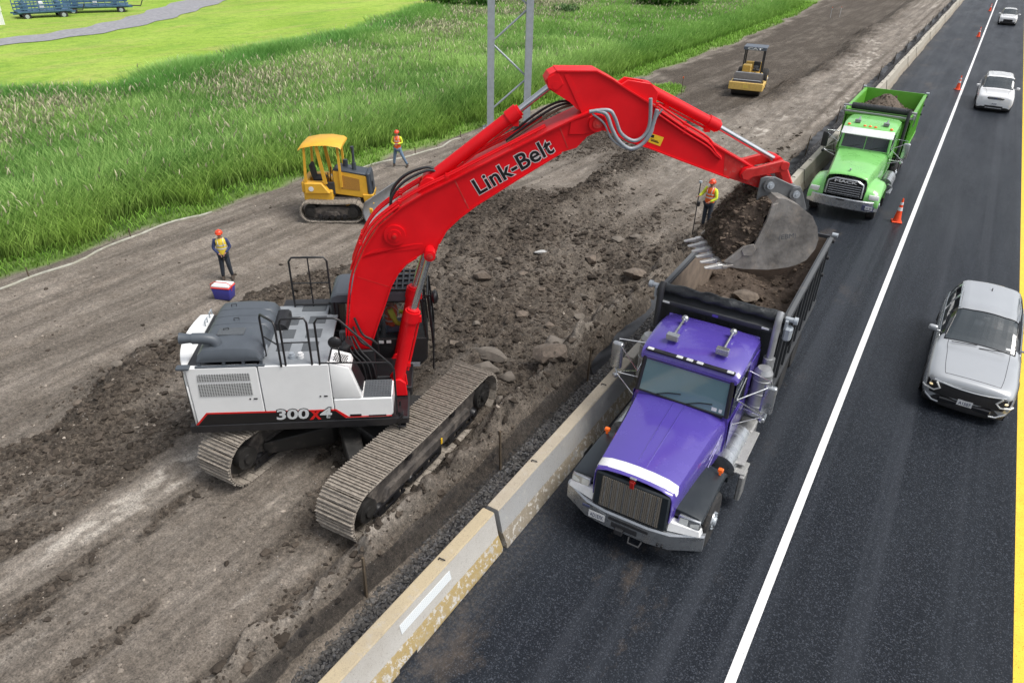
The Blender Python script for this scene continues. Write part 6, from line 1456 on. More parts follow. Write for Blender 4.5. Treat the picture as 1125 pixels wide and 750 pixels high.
for s in (-1, 1):
    quad_panel([(s * .955, 2.46, 1.88), (s * .965, 3.22, 1.88), (s * .95, 3.2, 2.62), (s * .93, 2.62, 2.62)], .006, M_WSB, 'side_window', cab)
    quad_panel([(s * .975, 3.28, 1.86), (s * .985, 3.98, 1.86), (s * .98, 3.98, 2.66), (s * .965, 3.26, 2.66)], .03 * s, M_PURP, 'cab_corner', cab)
    k = MB(); k.box((s * .992, 2.9, 1.5), (.012, .9, .66), bev=.004); k.build('door', M_PURP, cab); k = MB(); k.box((s * 1.005, 3.25, 1.66), (.02, .16, .05), bev=.008); k.build('door_handle', M_STEEL, cab)
for x0, x1 in ((-.5, -.02), (.12, .6)):
    k = MB(); k.tube([(x0, 2.37, 1.95), ((x0 + x1) / 2, 2.39, 2.05), (x1, 2.40, 2.10)], .010, 6); k.build('wiper', M_BLK, cab, 60)
k = MB(); k.box((.62, 2.72, 2.53), (.42, .05, .13), (R(20), 0, R(-8)), bev=.02); k.box((.80, 2.78, 2.42), (.10, .05, .12), bev=.02); k.build('sun_visor_cloth', M_HIVO, cab)
for x, w_ in ((.60, .10), (.74, .06)): quad_panel([(x, 2.386, 1.98), (x + w_, 2.386, 1.98), (x + w_, 2.40, 2.05), (x, 2.40, 2.05)], .002, M_PLATE, 'window_sticker', cab)
mirror(pt, 1, 1.47, 3.15, 2.10, .98); mirror(pt, -1, -1.62, 3.0, 2.15, -.98)
# air cleaners, stacks, tank, steps
for s in (-1, 1):
    k = MB(); k.cyl((s * 1.20, 3.72, 1.35), (s * 1.20, 3.72, 2.32), .185, n=28); k.cyl((s * 1.20, 3.72, 2.32), (s * 1.20, 3.72, 2.42), .185, .13, n=28)
    for z in (1.55, 1.85, 2.15): k.lathe([(.186, 0), (.195, .01), (.195, .03), (.186, .04)], (s * 1.2, 3.72, z), (0, 0, 1), 28)
    P(k, 'air_cleaner', M_ALU, 40)
    k = MB(); k.tube([(s * 1.20, 4.02, 1.1), (s * 1.20, 4.02, 3.30), (s * 1.20, 4.06, 3.42), (s * 1.20, 4.12, 3.48)], .07, 20); k.cyl((s * 1.2, 4.02, 1.3), (s * 1.2, 4.02, 2.5), .115, n=22); P(k, 'exhaust_stack', M_ALU if s > 0 else M_DARK, 50)
k = MB(); k.cyl((1.0, 2.25, .82), (1.0, 3.45, .82), .30, n=30)
for y in (2.5, 3.1): k.lathe([(.301, 0), (.312, .01), (.312, .05), (.301, .06)], (1.0, y, .82), (0, 1, 0), 30)
P(k, 'fuel_tank', M_STEEL, 40)
k = MB(); k.cyl((-1.0, 2.25, .82), (-1.0, 3.9, .82), .30, n=30); P(k, 'fuel_tank', M_STEEL, 40)
k = MB(); k.box((1.32, 3.0, .96), (.20, 1.2, .04), bev=.01); P(k, 'side_step', M_DIAM)
k = MB(); k.box((1.38, 2.45, .86), (.22, .42, .04), bev=.008); k.box((1.45, 2.35, .55), (.10, .34, .60), bev=.02); P(k, 'tool_step', M_DIAM)
k = MB(); k.box((1.12, 3.75, .75), (.34, .5, .5), bev=.03); P(k, 'battery_box', M_DIAM)
k = MB(); k.box((1.32, 4.25, 1.02), (.14, .2, .3), bev=.02); k.cyl((1.32, 4.05, 1.15), (1.32, 4.4, 1.15), .05); P(k, 'valve_block', M_GALV)
k = MB(); k.box((1.22, 5.3, .95), (.08, 1.5, .25), bev=.02); k.cyl((.9, 4.8, .75), (.9, 5.9, .75), .16); k.cyl((-.9, 4.8, .75), (-.9, 5.9, .75), .16); P(k, 'air_tank', M_DARK)
for s in (-1, 1):
    k = MB(); k.tube([(s * 1.0, 6.3, 1.05), (s * 1.0, 6.7, 1.13), (s * 1.0, 8.6, 1.13), (s * 1.0, 9.0, 1.0)], .03, 6); k.box((s * 1.0, 7.65, 1.14), (.6, 2.2, .02)); P(k, 'mudguard', M_BLACKP)
BY0, BY1, BHW, BZF, BZT = 4.32, 9.40, 1.27, 1.40, 3.24
bed = dump_bed(pt, BY0, BY1, BHW, BZF, BZT, M_BEDK, M_BEDIN, M_RAILD)
k = MB(); k.hexa([(-1.28, 4.05, 3.02), (1.28, 4.05, 3.02), (1.28, 4.32, 2.9), (-1.28, 4.32, 2.9)], [(-1.28, 4.05, 3.10), (1.28, 4.05, 3.10), (1.28, 4.34, 3.24), (-1.28, 4.34, 3.24)], bev=.01); k.box((0, 4.02, 3.12), (2.45, .05, .07), bev=.01)
k.box((0, 4.30, 2.3), (2.3, .05, 1.3)); k.build('cab_shield', M_BEDK, bed)
for x in (-1.05, 1.0):
    k = MB(); k.box((x, 3.99, 3.12), (.15, .02, .045), bev=.006); k.build('marker_light', M_CLEAR, bed)
k = MB(); k.box((0, 3.992, 3.10), (.12, .02, .05)); k.build('badge', M_PURP, bed)
k = MB(); rings = []; rg = random.Random(4)
for i in range(41):
    x = -1.30 + 2.6 * i / 40; a = .095 + .006 * math.sin(i * .9) + .014 * rg.random()
    rings.append([V((x, 4.22 + a * 1.25 * math.cos(q) * (1 + .12 * math.sin(3 * q + i)), 3.33 + a * math.sin(q) * (1 + .12 * math.sin(2 * q + i * .7)))) for q in [2 * math.pi * j / 16 for j in range(16)]])
k.loft(rings); k.build('rolled_tarp', M_TARP, bed, 60)
for s in (-1, 1):
    k = MB(); k.cyl((s * 1.30, 4.22, 3.33), (s * 1.50, 4.22, 3.33), .05, n=14); k.cyl((s * 1.46, 4.22, 3.33), (s * 1.53, 4.22, 3.33), .075, n=14); k.box((s * 1.34, 4.22, 3.22), (.06, .22, .22), bev=.01); k.build('tarp_bracket', M_GALV, bed)
    k = MB(); k.tube([(s * 1.42, 4.25, 3.3), (s * 1.42, 5.0, 2.55), (s * 1.36, 5.3, 2.2)], .028, 8); k.build('tarp_arm', M_DARK, bed, 60)
k = MB(); k.box((1.40, 4.18, 3.05), (.16, .2, .3), bev=.04); k.build('tarp_motor', M_GALV, bed)
# load
PTM = Matrix.Translation((-2.98, 9.0, 0)) @ Matrix.Rotation(R(1.2), 4, 'Z')
def ldf(u, v):
    x = -1.19 + 2.38 * u; y = 4.42 + 4.9 * v; a = np.array([x * 1.3]); b = np.array([y * 1.3])
    z = 1.95 + .38 * math.exp(-((y - 6.6) / 1.4) ** 2 - (x / .9) ** 2) + .75 * math.exp(-((x - 1.1) / .5) ** 2 - ((y - 8.8) / .9) ** 2) + .75 * (float(fbm(a, b, 4, 91)[0]) - .5) + .14 * (float(fbm(a * 5, b * 5, 3, 92)[0]) - .5)
    return (x, y, z)
heap('truck_load', 44, 84, ldf, PTM, 'brown soil and broken rock lying in the dark truck bed', 9, 700, size=(.02, .10))
rk = [(-.25, 6.0, 2.45, .50), (.35, 5.8, 2.38, .42), (-.02, 6.8, 2.45, .34)]
M_BOULD = mat('brown_boulder', (.155, .125, .10), .95, var=.4, scale=7, bump=1.0, bscale=14, dirt=.45, dirtcol=(.11, .09, .075))
def boulder(loc, r, sq, label, seed, m=None, rz=0, group=None, cat='boulder'):
    vs, fs = rock_proto(seed, 3); rr = random.Random(seed); k = MB(); bm = bmesh.new(); bmesh.ops.create_icosphere(bm, subdivisions=3, radius=1)
    pl = [V((rr.gauss(0, 1), rr.gauss(0, 1), rr.gauss(0, 1))).normalized() for _ in range(15)]; dd = [.52 + .30 * rr.random() for _ in pl]
    for v in bm.verts:
        c = v.co.copy()
        for n_, d_ in zip(pl, dd):
            e = c.dot(n_)
            if e > d_: c -= n_ * (e - d_)
        v.co = c * (1 + .07 * (float(vnoise(np.array([c.x * 4 + seed]), np.array([c.y * 4 + c.z * 3]), seed)[0]) - .5)); v.co = V((v.co.x * sq[0], v.co.y * sq[1], v.co.z * sq[2])) * r
    bm.verts.index_update(); k.add([v.co.copy() for v in bm.verts], [[v.index for v in f.verts] for f in bm.faces]); bm.free()
    o = k.build('boulder', m or M_BOULD, None, 22); o.location = loc; o.rotation_euler = (0, 0, rz); tag(o, label, cat, group); return o
for i, (x, y, z, r) in enumerate(rk):
    boulder(tuple(PTM @ V((x, y, z - .12))), r, (1.1, .8, .55), ['large flat brown rock in the middle of the truck load', 'brown rock at the right of the truck load', 'smaller brown rock behind the other two in the truck load'][i], 40 + i)
drv = person(tuple(PTM @ V((.45, 3.42, .92))), R(-90 + 1.2), 'truck driver in an orange vest behind the purple truck windshield', dict(
    pel=(0, 0, .92), sp=(-.03, 0, 1.12), ch=(-.04, 0, 1.3), nk=(-.03, 0, 1.42), hd=(-.01, 0, 1.53), sL=(-.02, .18, 1.37), sR=(-.02, -.18, 1.37), hL=(.02, .10, .90), kL=(.40, .14, .90), aL=(.48, .14, .50), hR=(.02, -.10, .90), kR=(.40, -.14, .90), aR=(.48, -.14, .50), eL=(.15, .26, 1.14), wL=(.40, .16, 1.14), eR=(.15, -.26, 1.14), wR=(.40, -.16, 1.14)), M_SHIRT, M_JEAN, M_HIVO, None)

# ---- green truck ------------------------------------------------------------
gt = thing('dump_truck', 'bright green dump truck with black grille waiting behind the excavator bucket', 'dump truck', (-3.0, 29.2, 0), R(0)); P = tp(gt)
chassis(P, .5, 10.2); axle(P, 1.3); axle(P, 7.9); axle(P, 9.3); axle(P, 6.3)
for s in (-1, 1):
    wheel(gt, s * 1.24, 1.12, .53, .34, s); wheel(gt, s * 1.24, 6.3, .48, .27, s)
    for y in (7.9, 9.3): wheel(gt, s * 1.26, y, .52, .27, s, dual=True, deep=.13)
P(bumper_mesh(.50, .90, pts=[(-1.30, .28), (-1.0, .06), (-.5, -.02), (.5, -.02), (1.0, .06), (1.30, .28)]), 'bumper', M_STEEL, 25)
k = MB(); k.box((.98, .0, .68), (.42, .04, .20), bev=.01); P(k, 'plate_holder', M_PLB); plate(gt, 1.02, -.03, .69, 'VK 381', w=.26, h=.13)
k = MB(); k.box((-.05, -.03, .84), (.30, .03, .06), bev=.01); P(k, 'tow_eye', M_BLK)
GH = [(.16, [(.74, 1.0), (.76, 1.25), (.74, 1.52), (.68, 1.66), (.48, 1.72), (.25, 1.75), (0, 1.76)]), (.32, [(.78, 1.0), (.80, 1.3), (.78, 1.60), (.70, 1.74), (.5, 1.80), (.25, 1.83), (0, 1.84)]),
      (1.2, [(.84, 1.0), (.86, 1.4), (.84, 1.72), (.76, 1.85), (.53, 1.90), (.26, 1.93), (0, 1.94)]), (2.2, [(.91, 1.0), (.93, 1.5), (.91, 1.82), (.84, 1.95), (.57, 2.0), (.28, 2.02), (0, 2.03)]), (3.05, [(.96, 1.0), (.98, 1.55), (.96, 1.88), (.90, 2.02), (.6, 2.06), (.3, 2.08), (0, 2.08)])]
hd = hood(GH, 'hood', M_GREEN)
k = MB(); k.prism([(-.68, .96), (.68, .96), (.66, 1.50), (.40, 1.63), (-.40, 1.63), (-.66, 1.50)], 'y', .06, .22, bev=.03); g = P(k, 'grille', M_STEEL)
k = MB(); k.prism([(-.62, 1.0), (.62, 1.0), (.60, 1.47), (.38, 1.58), (-.38, 1.58), (-.60, 1.47)], 'y', .05, .07); k.build('grille_panel', M_BLK, g)
for i in range(5):
    k = MB(); k.box((0, .042, 1.05 + i * .085), (1.16, .03, .026), bev=.008); k.build('bar', M_STEEL, g)
fit_text('lettering', 'MACK', M_PLATE, g, (-.40, .046, 1.475), (1, 0, 0), (0, 0, 1), .80, .095, offset=.035, push=.006)
k = MB(); k.box((0, .42, 1.90), (.05, .16, .07), bev=.015); k.ball((0, .36, 1.94), .035, 8); k.build('hood_ornament', M_STEEL, hd)
for s in (-1, 1):
    k = MB(); SS = []
    for y, z, zi, w_ in ((.16, .96, 1.02, .02), (.24, 1.14, 1.20, .01), (.5, 1.30, 1.38, 0), (1.0, 1.38, 1.50, 0), (1.6, 1.36, 1.52, 0), (2.05, 1.15, 1.45, 0), (2.2, .8, 1.2, 0)):
        SS.append([V((s * .74, y, zi)), V((s * .98, y, z + .03)), V((s * (1.20 - w_), y, z - .04)), V((s * (1.29 - w_), y, z - .16)), V((s * (1.31 - w_), y, z - .28)), V((s * 1.26, y, z - .29)), V((s * .74, y, zi - .2))])
    k.loft(stations(SS, 3)); f = P(k, 'fender', M_GREEN, 40)
    k = MB(); k.hexa([(s * .92, .10, .96), (s * 1.27, .20, .95), (s * 1.27, .34, .95), (s * .90, .24, .96)], [(s * .90, .12, 1.15), (s * 1.25, .22, 1.13), (s * 1.25, .34, 1.13), (s * .88, .24, 1.15)], bev=.03, seg=2); k.build('headlight', M_CLEAR, f)
    k = MB(); k.box((s * 1.2, 2.3, .55), (.22, .03, .8), bev=.01); k.build('mud_flap', M_BLACKP, f)
k = MB(); SS = [mirror_row([V(p) for p in r]) for r in (
    [(.97, 3.0, 1.10), (.99, 3.0, 1.6), (.97, 3.02, 1.95), (.93, 3.03, 2.05), (.6, 3.0, 2.07), (.3, 3.0, 2.08), (0, 3.0, 2.08)], [(1.0, 3.5, 1.10), (1.02, 3.5, 1.6), (1.01, 3.5, 1.92), (1.0, 3.5, 1.98), (.6, 3.5, 2.0), (.3, 3.5, 2.0), (0, 3.5, 2.0)], [(1.0, 4.75, 1.10), (1.02, 4.75, 1.6), (1.01, 4.75, 1.92), (1.0, 4.75, 1.98), (.6, 4.75, 2.0), (.3, 4.75, 2.0), (0, 4.75, 2.0)])]
k.loft(SS, caps=True, closed=False); k.box((0, 4.72, 2.4), (1.9, .06, .9), bev=.02); cab = P(k, 'cab', M_GREEN, 35)
k = MB(); k.box((0, 3.15, 1.98), (1.7, .3, .14), bev=.04); k.box((.45, 4.0, 2.1), (.5, .14, .7), bev=.05); k.box((-.45, 4.0, 2.1), (.5, .14, .7), bev=.05); k.build('interior', M_INT, cab)
rf = roof([(3.14, [(.95, 2.74), (.97, 2.77), (.95, 2.81), (.86, 2.83), (.5, 2.84), (0, 2.845)]), (3.3, [(.98, 2.76), (1.0, 2.81), (.98, 2.88), (.88, 2.92), (.5, 2.94), (0, 2.95)]), (3.9, [(1.0, 2.77), (1.02, 2.85), (1.0, 2.96), (.88, 3.03), (.5, 3.05), (0, 3.06)]), (4.74, [(1.0, 2.77), (1.02, 2.85), (.99, 2.97), (.86, 3.04), (.5, 3.06), (0, 3.07)])], 'roof', M_GREEN, cab)
k = MB(); k.hexa([(-.98, 2.90, 2.64), (.98, 2.90, 2.64), (.98, 2.93, 2.62), (-.98, 2.93, 2.62)], [(-.96, 3.12, 2.88), (.96, 3.12, 2.88), (.96, 3.17, 2.86), (-.96, 3.17, 2.86)], bev=.01); k.build('sun_visor', M_WPAINT, rf)
for x in (-.80, -.20, 0, .20, .80):
    k = MB(); k.ball((x, 3.28, 2.945), .06, 10, sq=(1.1, .8, .7)); k.build('marker_light', M_AMBER, rf)
for x in (-.52, .55):
    k = MB(); k.box((x, 3.5, 3.06), (.22, .14, .12), bev=.01); k.cyl((x, 3.5, 3.07), (x, 4.0, 3.12), .03); k.build('air_horn', M_STEEL, rf)
for a, b in ((-.88, -.015), (.015, .88)): quad_panel([(a, 3.02, 2.08), (b, 3.02, 2.08), (b * .96, 3.15, 2.75), (a * .96, 3.15, 2.75)], .012, M_WSB, 'windshield', cab)
k = MB(); k.tube([(0, 3.01, 2.07), (0, 3.15, 2.76)], .018, 6); k.tube([(-.9, 3.01, 2.07), (.9, 3.01, 2.07)], .022, 6); k.tube([(-.92, 3.01, 2.05), (-.88, 3.16, 2.8)], .05, 8); k.tube([(.92, 3.01, 2.05), (.88, 3.16, 2.8)], .05, 8); k.box((0, 3.17, 2.77), (1.8, .04, .04))
for s in (-1, 1): k.tube([(s * .98, 3.95, 1.98), (s * .97, 3.95, 2.78)], .045, 8)
k.box((0, 3.95, 2.78), (1.9, .05, .04)); k.build('window_frame', M_GREEN, cab, 60)
for s in (-1, 1):
    quad_panel([(s * .965, 3.08, 2.0), (s * .985, 3.92, 2.0), (s * .97, 3.92, 2.76), (s * .95, 3.2, 2.76)], .006, M_WSB, 'side_window', cab)
    quad_panel([(s * .985, 3.98, 1.98), (s * .995, 4.74, 1.98), (s * .99, 4.74, 2.8), (s * .975, 3.96, 2.8)], .03 * s, M_GREEN, 'cab_corner', cab)
    k = MB(); k.box((s * 1.012, 3.6, 1.55), (.012, .95, .75), bev=.004); k.build('door', M_GREEN, cab)
for x0, x1 in ((-.62, -.2), (.2, .62)):
    k = MB(); k.tube([(x0, 3.0, 2.10), (x1, 3.04, 2.24)], .012, 6); k.build('wiper', M_BLK, cab, 60)
mirror(gt, 1, 1.50, 3.3, 2.2, 1.0); mirror(gt, -1, -1.58, 3.3, 2.2, -1.0, M_BLACKP)
k = MB(); k.cyl((1.12, 3.0, .8), (1.12, 4.3, .8), .28, n=24); P(k, 'fuel_tank', M_STEEL, 40)
k = MB(); k.tube([(1.3, 2.35, 1.05), (1.42, 2.5, .95), (1.42, 3.2, .7)], .03, 8); k.box((1.32, 3.4, .5), (.22, .8, .05), bev=.01); P(k, 'side_step', M_STEEL)
k = MB(); k.tube([(1.16, 4.98, 1.1), (1.16, 4.98, 3.3), (1.16, 5.05, 3.42)], .07, 18); P(k, 'exhaust_stack', M_DARK, 50)
bed = dump_bed(gt, 5.35, 10.4, 1.28, 1.42, 3.16, M_GREEN2, M_GREEN2, M_GREEN2)
k = MB(); k.hexa([(-1.29, 5.02, 2.95), (1.29, 5.02, 2.95), (1.29, 5.36, 2.85), (-1.29, 5.36, 2.85)], [(-1.29, 5.02, 3.04), (1.29, 5.02, 3.04), (1.29, 5.36, 3.17), (-1.29, 5.36, 3.17)], bev=.01); k.box((0, 5.30, 2.2), (2.3, .05, 1.3)); k.build('cab_shield', M_GREEN2, bed)
k = MB(); k.cyl((-1.1, 5.18, 3.30), (1.15, 5.18, 3.30), .13, n=24); k.build('rolled_tarp', M_TARP, bed, 60)
k = MB(); k.box((0, 4.98, 3.10), (2.7, .06, .07), bev=.01); k.cyl((-1.42, 5.18, 3.3), (-1.1, 5.18, 3.3), .04); k.cyl((1.15, 5.18, 3.3), (1.42, 5.18, 3.3), .05)
for s in (-1, 1): k.tube([(s * 1.40, 5.2, 3.28), (s * 1.40, 5.5, 3.05), (s * 1.36, 6.0, 2.6)], .03, 8); k.box((s * 1.36, 5.1, 3.16), (.08, .3, .2), bev=.01)
k.build('tarp_frame', M_ALU, bed)
def ldg(u, v):
    x = -1.20 + 2.40 * u; y = 5.46 + 4.86 * v; a = np.array([x * 1.5]); b = np.array([y * 1.5])
    return (x, y, 2.45 + .95 * math.exp(-((y - 7.9) / 1.5) ** 2 - ((x + .05) / .95) ** 2) + .35 * (float(fbm(a, b, 4, 95)[0]) - .5) + .12 * (float(fbm(a * 5, b * 5, 3, 96)[0]) - .5))
heap('truck_load', 40, 60, ldg, Matrix.Translation((-3.0, 29.2, 0)), 'grey brown soil heaped above the rim of the green truck bed', 10, 600, size=(.02, .08), m=mat('grey_soil', (.13, .105, .085), .97, var=.4, scale=9, bump=.9, bscale=22, spec=.15))
# ------------------------------------------------------------------ passenger cars
M_SILVER = mat('silver_car_paint', (.46, .48, .50), .26, .4, spec=.6, var=.015, scale=2, coat=.8, rv=.1)
M_CARWH = mat('white_car_paint', (.80, .81, .82), .25, spec=.6, var=.015, coat=.8, rv=.1)
M_CGLASS = glassmat('car_glass', (.05, .065, .075), .10, .22); M_CGD = glassmat('dark_car_glass', (.012, .014, .017), .05, .12)
M_SEAT = mat('grey_seat', (.34, .34, .35), .8, var=.1); M_GLOSSB = mat('gloss_black_trim', (.010, .010, .012), .2, spec=.6, coat=.4)
M_WARM = mat('warm_lamp', (.8, .72, .5), .15, coat=.6, emit=(1, .75, .35, .6))
def car_shell(t, rows, ws, rg_, cab, m, mglass, sub=5):
    """rows: (y, 7 half-profile points x,z sill->centre). ws/rg_: station intervals of windscreen/rear glass, cab: (first,last) station of side glass"""
    S = [mirror_row([V((x, y, z)) for x, z in pr]) for y, pr in rows]
    # column interpolation
    def dens(row, n=3):
        out = []; K = len(row)
        for i in range(K - 1):
            a, b, c, d = row[max(i - 1, 0)], row[i], row[i + 1], row[min(i + 2, K - 1)]
            for j in range(n):
                u = j / n; out.append(0.5 * ((2 * b) + (c - a) * u + (2 * a - 5 * b + 4 * c - d) * u * u + (3 * b - a - 3 * c + d) * u ** 3))
        out.append(row[-1]); return out
    nC = 3; G_ = [dens(r, nC) for r in stations(S, sub)]
    body = MB(); gl = {'windshield': MB(), 'rear_window': MB(), 'side_window': {}}
    Rn, Cn = len(G_), len(G_[0]); body.v = [tuple(p) for r in G_ for p in r]
    for i in range(Rn - 1):
        si = i / sub
        for j in range(Cn - 1):
            cj = j / nC; q = (i * Cn + j, i * Cn + j + 1, (i + 1) * Cn + j + 1, (i + 1) * Cn + j)
            top = 4 <= cj < 8; sideL = 3 <= cj < 4; sideR = 8 <= cj < 9
            tgt = None
            if top and ws[0] <= si < ws[1]: tgt = gl['windshield']
            elif top and rg_[0] <= si < rg_[1]: tgt = gl['rear_window']
            elif (sideL or sideR) and cab[0] <= si < cab[1] and not any(p - .101 < si < p + .0999 for p in cab[2]): tgt = gl['side_window'].setdefault((sideL, sum(si > p for p in cab[2])), MB())
            if tgt is None: body.f.append(q); body.m.append(0)
            else:
                o = len(tgt.v); tgt.v += [body.v[k_] for k_ in q]; tgt.f.append((o, o + 1, o + 2, o + 3)); tgt.m.append(0)
    body.f += [tuple(range(Cn)), tuple(range((Rn - 1) * Cn, Rn * Cn))]; body.m += [0, 0]
    b = body.build('body', m, t, 50)
    for nm in ('windshield', 'rear_window'):
        if gl[nm].f: gl[nm].build(nm, mglass, t, 180)
    for g in gl['side_window'].values():
        if g.f: g.build('side_window', M_CGD, t, 180)
    # edge trim along screens
    for st in (ws[0], ws[1]):
        r = G_[int(st * sub)]; k = MB(); k.tube([r[j] + V((0, 0, .003)) for j in range(4 * nC, 8 * nC + 1)], .014, 6); k.build('screen_trim', M_GLOSSB, t, 180)
    for side in (4 * nC, 8 * nC):
        k = MB(); k.tube([G_[i][side] + V((0, 0, .004)) for i in range(int(ws[0] * sub), int(ws[1] * sub) + 1)], .012, 6); k.build('screen_trim', M_GLOSSB, t, 180)
    for side in (3 * nC, 9 * nC):
        k = MB(); k.tube([G_[i][side] for i in range(int(cab[0] * sub), int(cab[1] * sub) + 1)], .012, 6); k.build('belt_trim', M_STEEL if m is M_SILVER else M_GLOSSB, t, 180)
    # shut lines: hood edges, hood nose, doors
    for col in (4 * nC + 1, 8 * nC - 1):
        k = MB(); k.tube([G_[i][col] + V((0, 0, .001)) for i in range(sub + 2, int(ws[0] * sub) + 1)], .006, 5); k.build('hood_seam', M_GLOSSB, t, 180)
    k = MB(); k.tube([G_[sub + 2][j] + V((0, 0, .001)) for j in range(4 * nC + 1, 8 * nC)], .006, 5); k.build('hood_seam', M_GLOSSB, t, 180)
    for si in (int(ws[0] * sub) + 1, int(cab[2][0] * sub), int(cab[2][1] * sub) + 2):
        for cols in ((nC - 1, 3 * nC), (9 * nC, 11 * nC + 1)):
            k = MB(); k.tube([G_[si][j] * 1.0 for j in range(cols[0], cols[1] + 1)], .006, 5); k.build('door_seam', M_GLOSSB, t, 180)
    return G_, nC
def car_wheels(t, ys, hw, r=.36):
    for y in ys:
        for s in (-1, 1):
            k = MB(); x = s * (hw + .012); w = .23
            k.lathe([(r * .66, -w * s), (r * .92, -w * s), (r, -w * .8 * s), (r, -w * .15 * s), (r * .93, 0), (r * .70, 0)], (x, y, r), (1, 0, 0), 36); o = k.build('wheel', M_TYRE, t, 40)
            k = MB(); k.cyl((x - s * .04, y, r), (x - s * .03, y, r), r * .68, n=30)
            k.cyl((x - s * .03, y, r), (x - s * .002, y, r), r * .14, n=14)
            for i in range(5):
                a = i * 2 * math.pi / 5; T = Matrix.Translation((x - s * .015, y, r)) @ Matrix.Rotation(a, 4, 'X'); k.box((0, 0, r * .38), (.02, .07, r * .56), bev=.006, M=T)
            k.build('rim', M_STEEL, o, 40)
            k = MB(); pts = [V((s * (hw + .004), y + (r + .045) * math.cos(a), r + (r + .045) * math.sin(a))) for a in [math.pi * i / 16 for i in range(17)]]; k.tube(pts, .032, 8); k.build('wheel_arch', M_BLACKP, t, 60)
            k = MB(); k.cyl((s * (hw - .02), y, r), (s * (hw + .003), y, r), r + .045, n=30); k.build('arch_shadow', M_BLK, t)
def car_mirror(t, x, y, z, m, s):
    k = MB(); k.box((x, y, z), (.22, .13, .15), bev=.05, seg=3); k.box((x - s * .12, y, z - .05), (.12, .06, .04), bev=.01); o = k.build('mirror', m, t, 50); return o
def seats(t, y0, y1, hw, z=.62):
    k = MB(); k.box((0, (y0 + y1) / 2, z - .35), (2 * hw - .2, y1 - y0, .06)); k.box((0, y0 + .25, z + .28), (2 * hw - .25, .5, .12), bev=.05); k.build('dashboard', M_INT, t)
    for yy in (y0 + 1.35, y0 + 2.2):
        if yy > y1 - .1: continue
        for x in (-.38, .38):
            k = MB(); k.box((x, yy, z - .08), (.48, .5, .16), bev=.06, seg=2); k.box((x, yy + .26, z + .22), (.46, .13, .60), (R(-12), 0, 0), bev=.05, seg=2); k.box((x, yy + .33, z + .62), (.24, .09, .17), bev=.04, seg=2); k.build('seat', M_SEAT, t, 50)
    k = MB(); k.lathe([(.17, 0), (.19, .014), (.17, .028)], (.38, y0 + .66, z + .36), (0, -.8, 1), 22); k.build('steering_wheel', M_BLACKP, t)

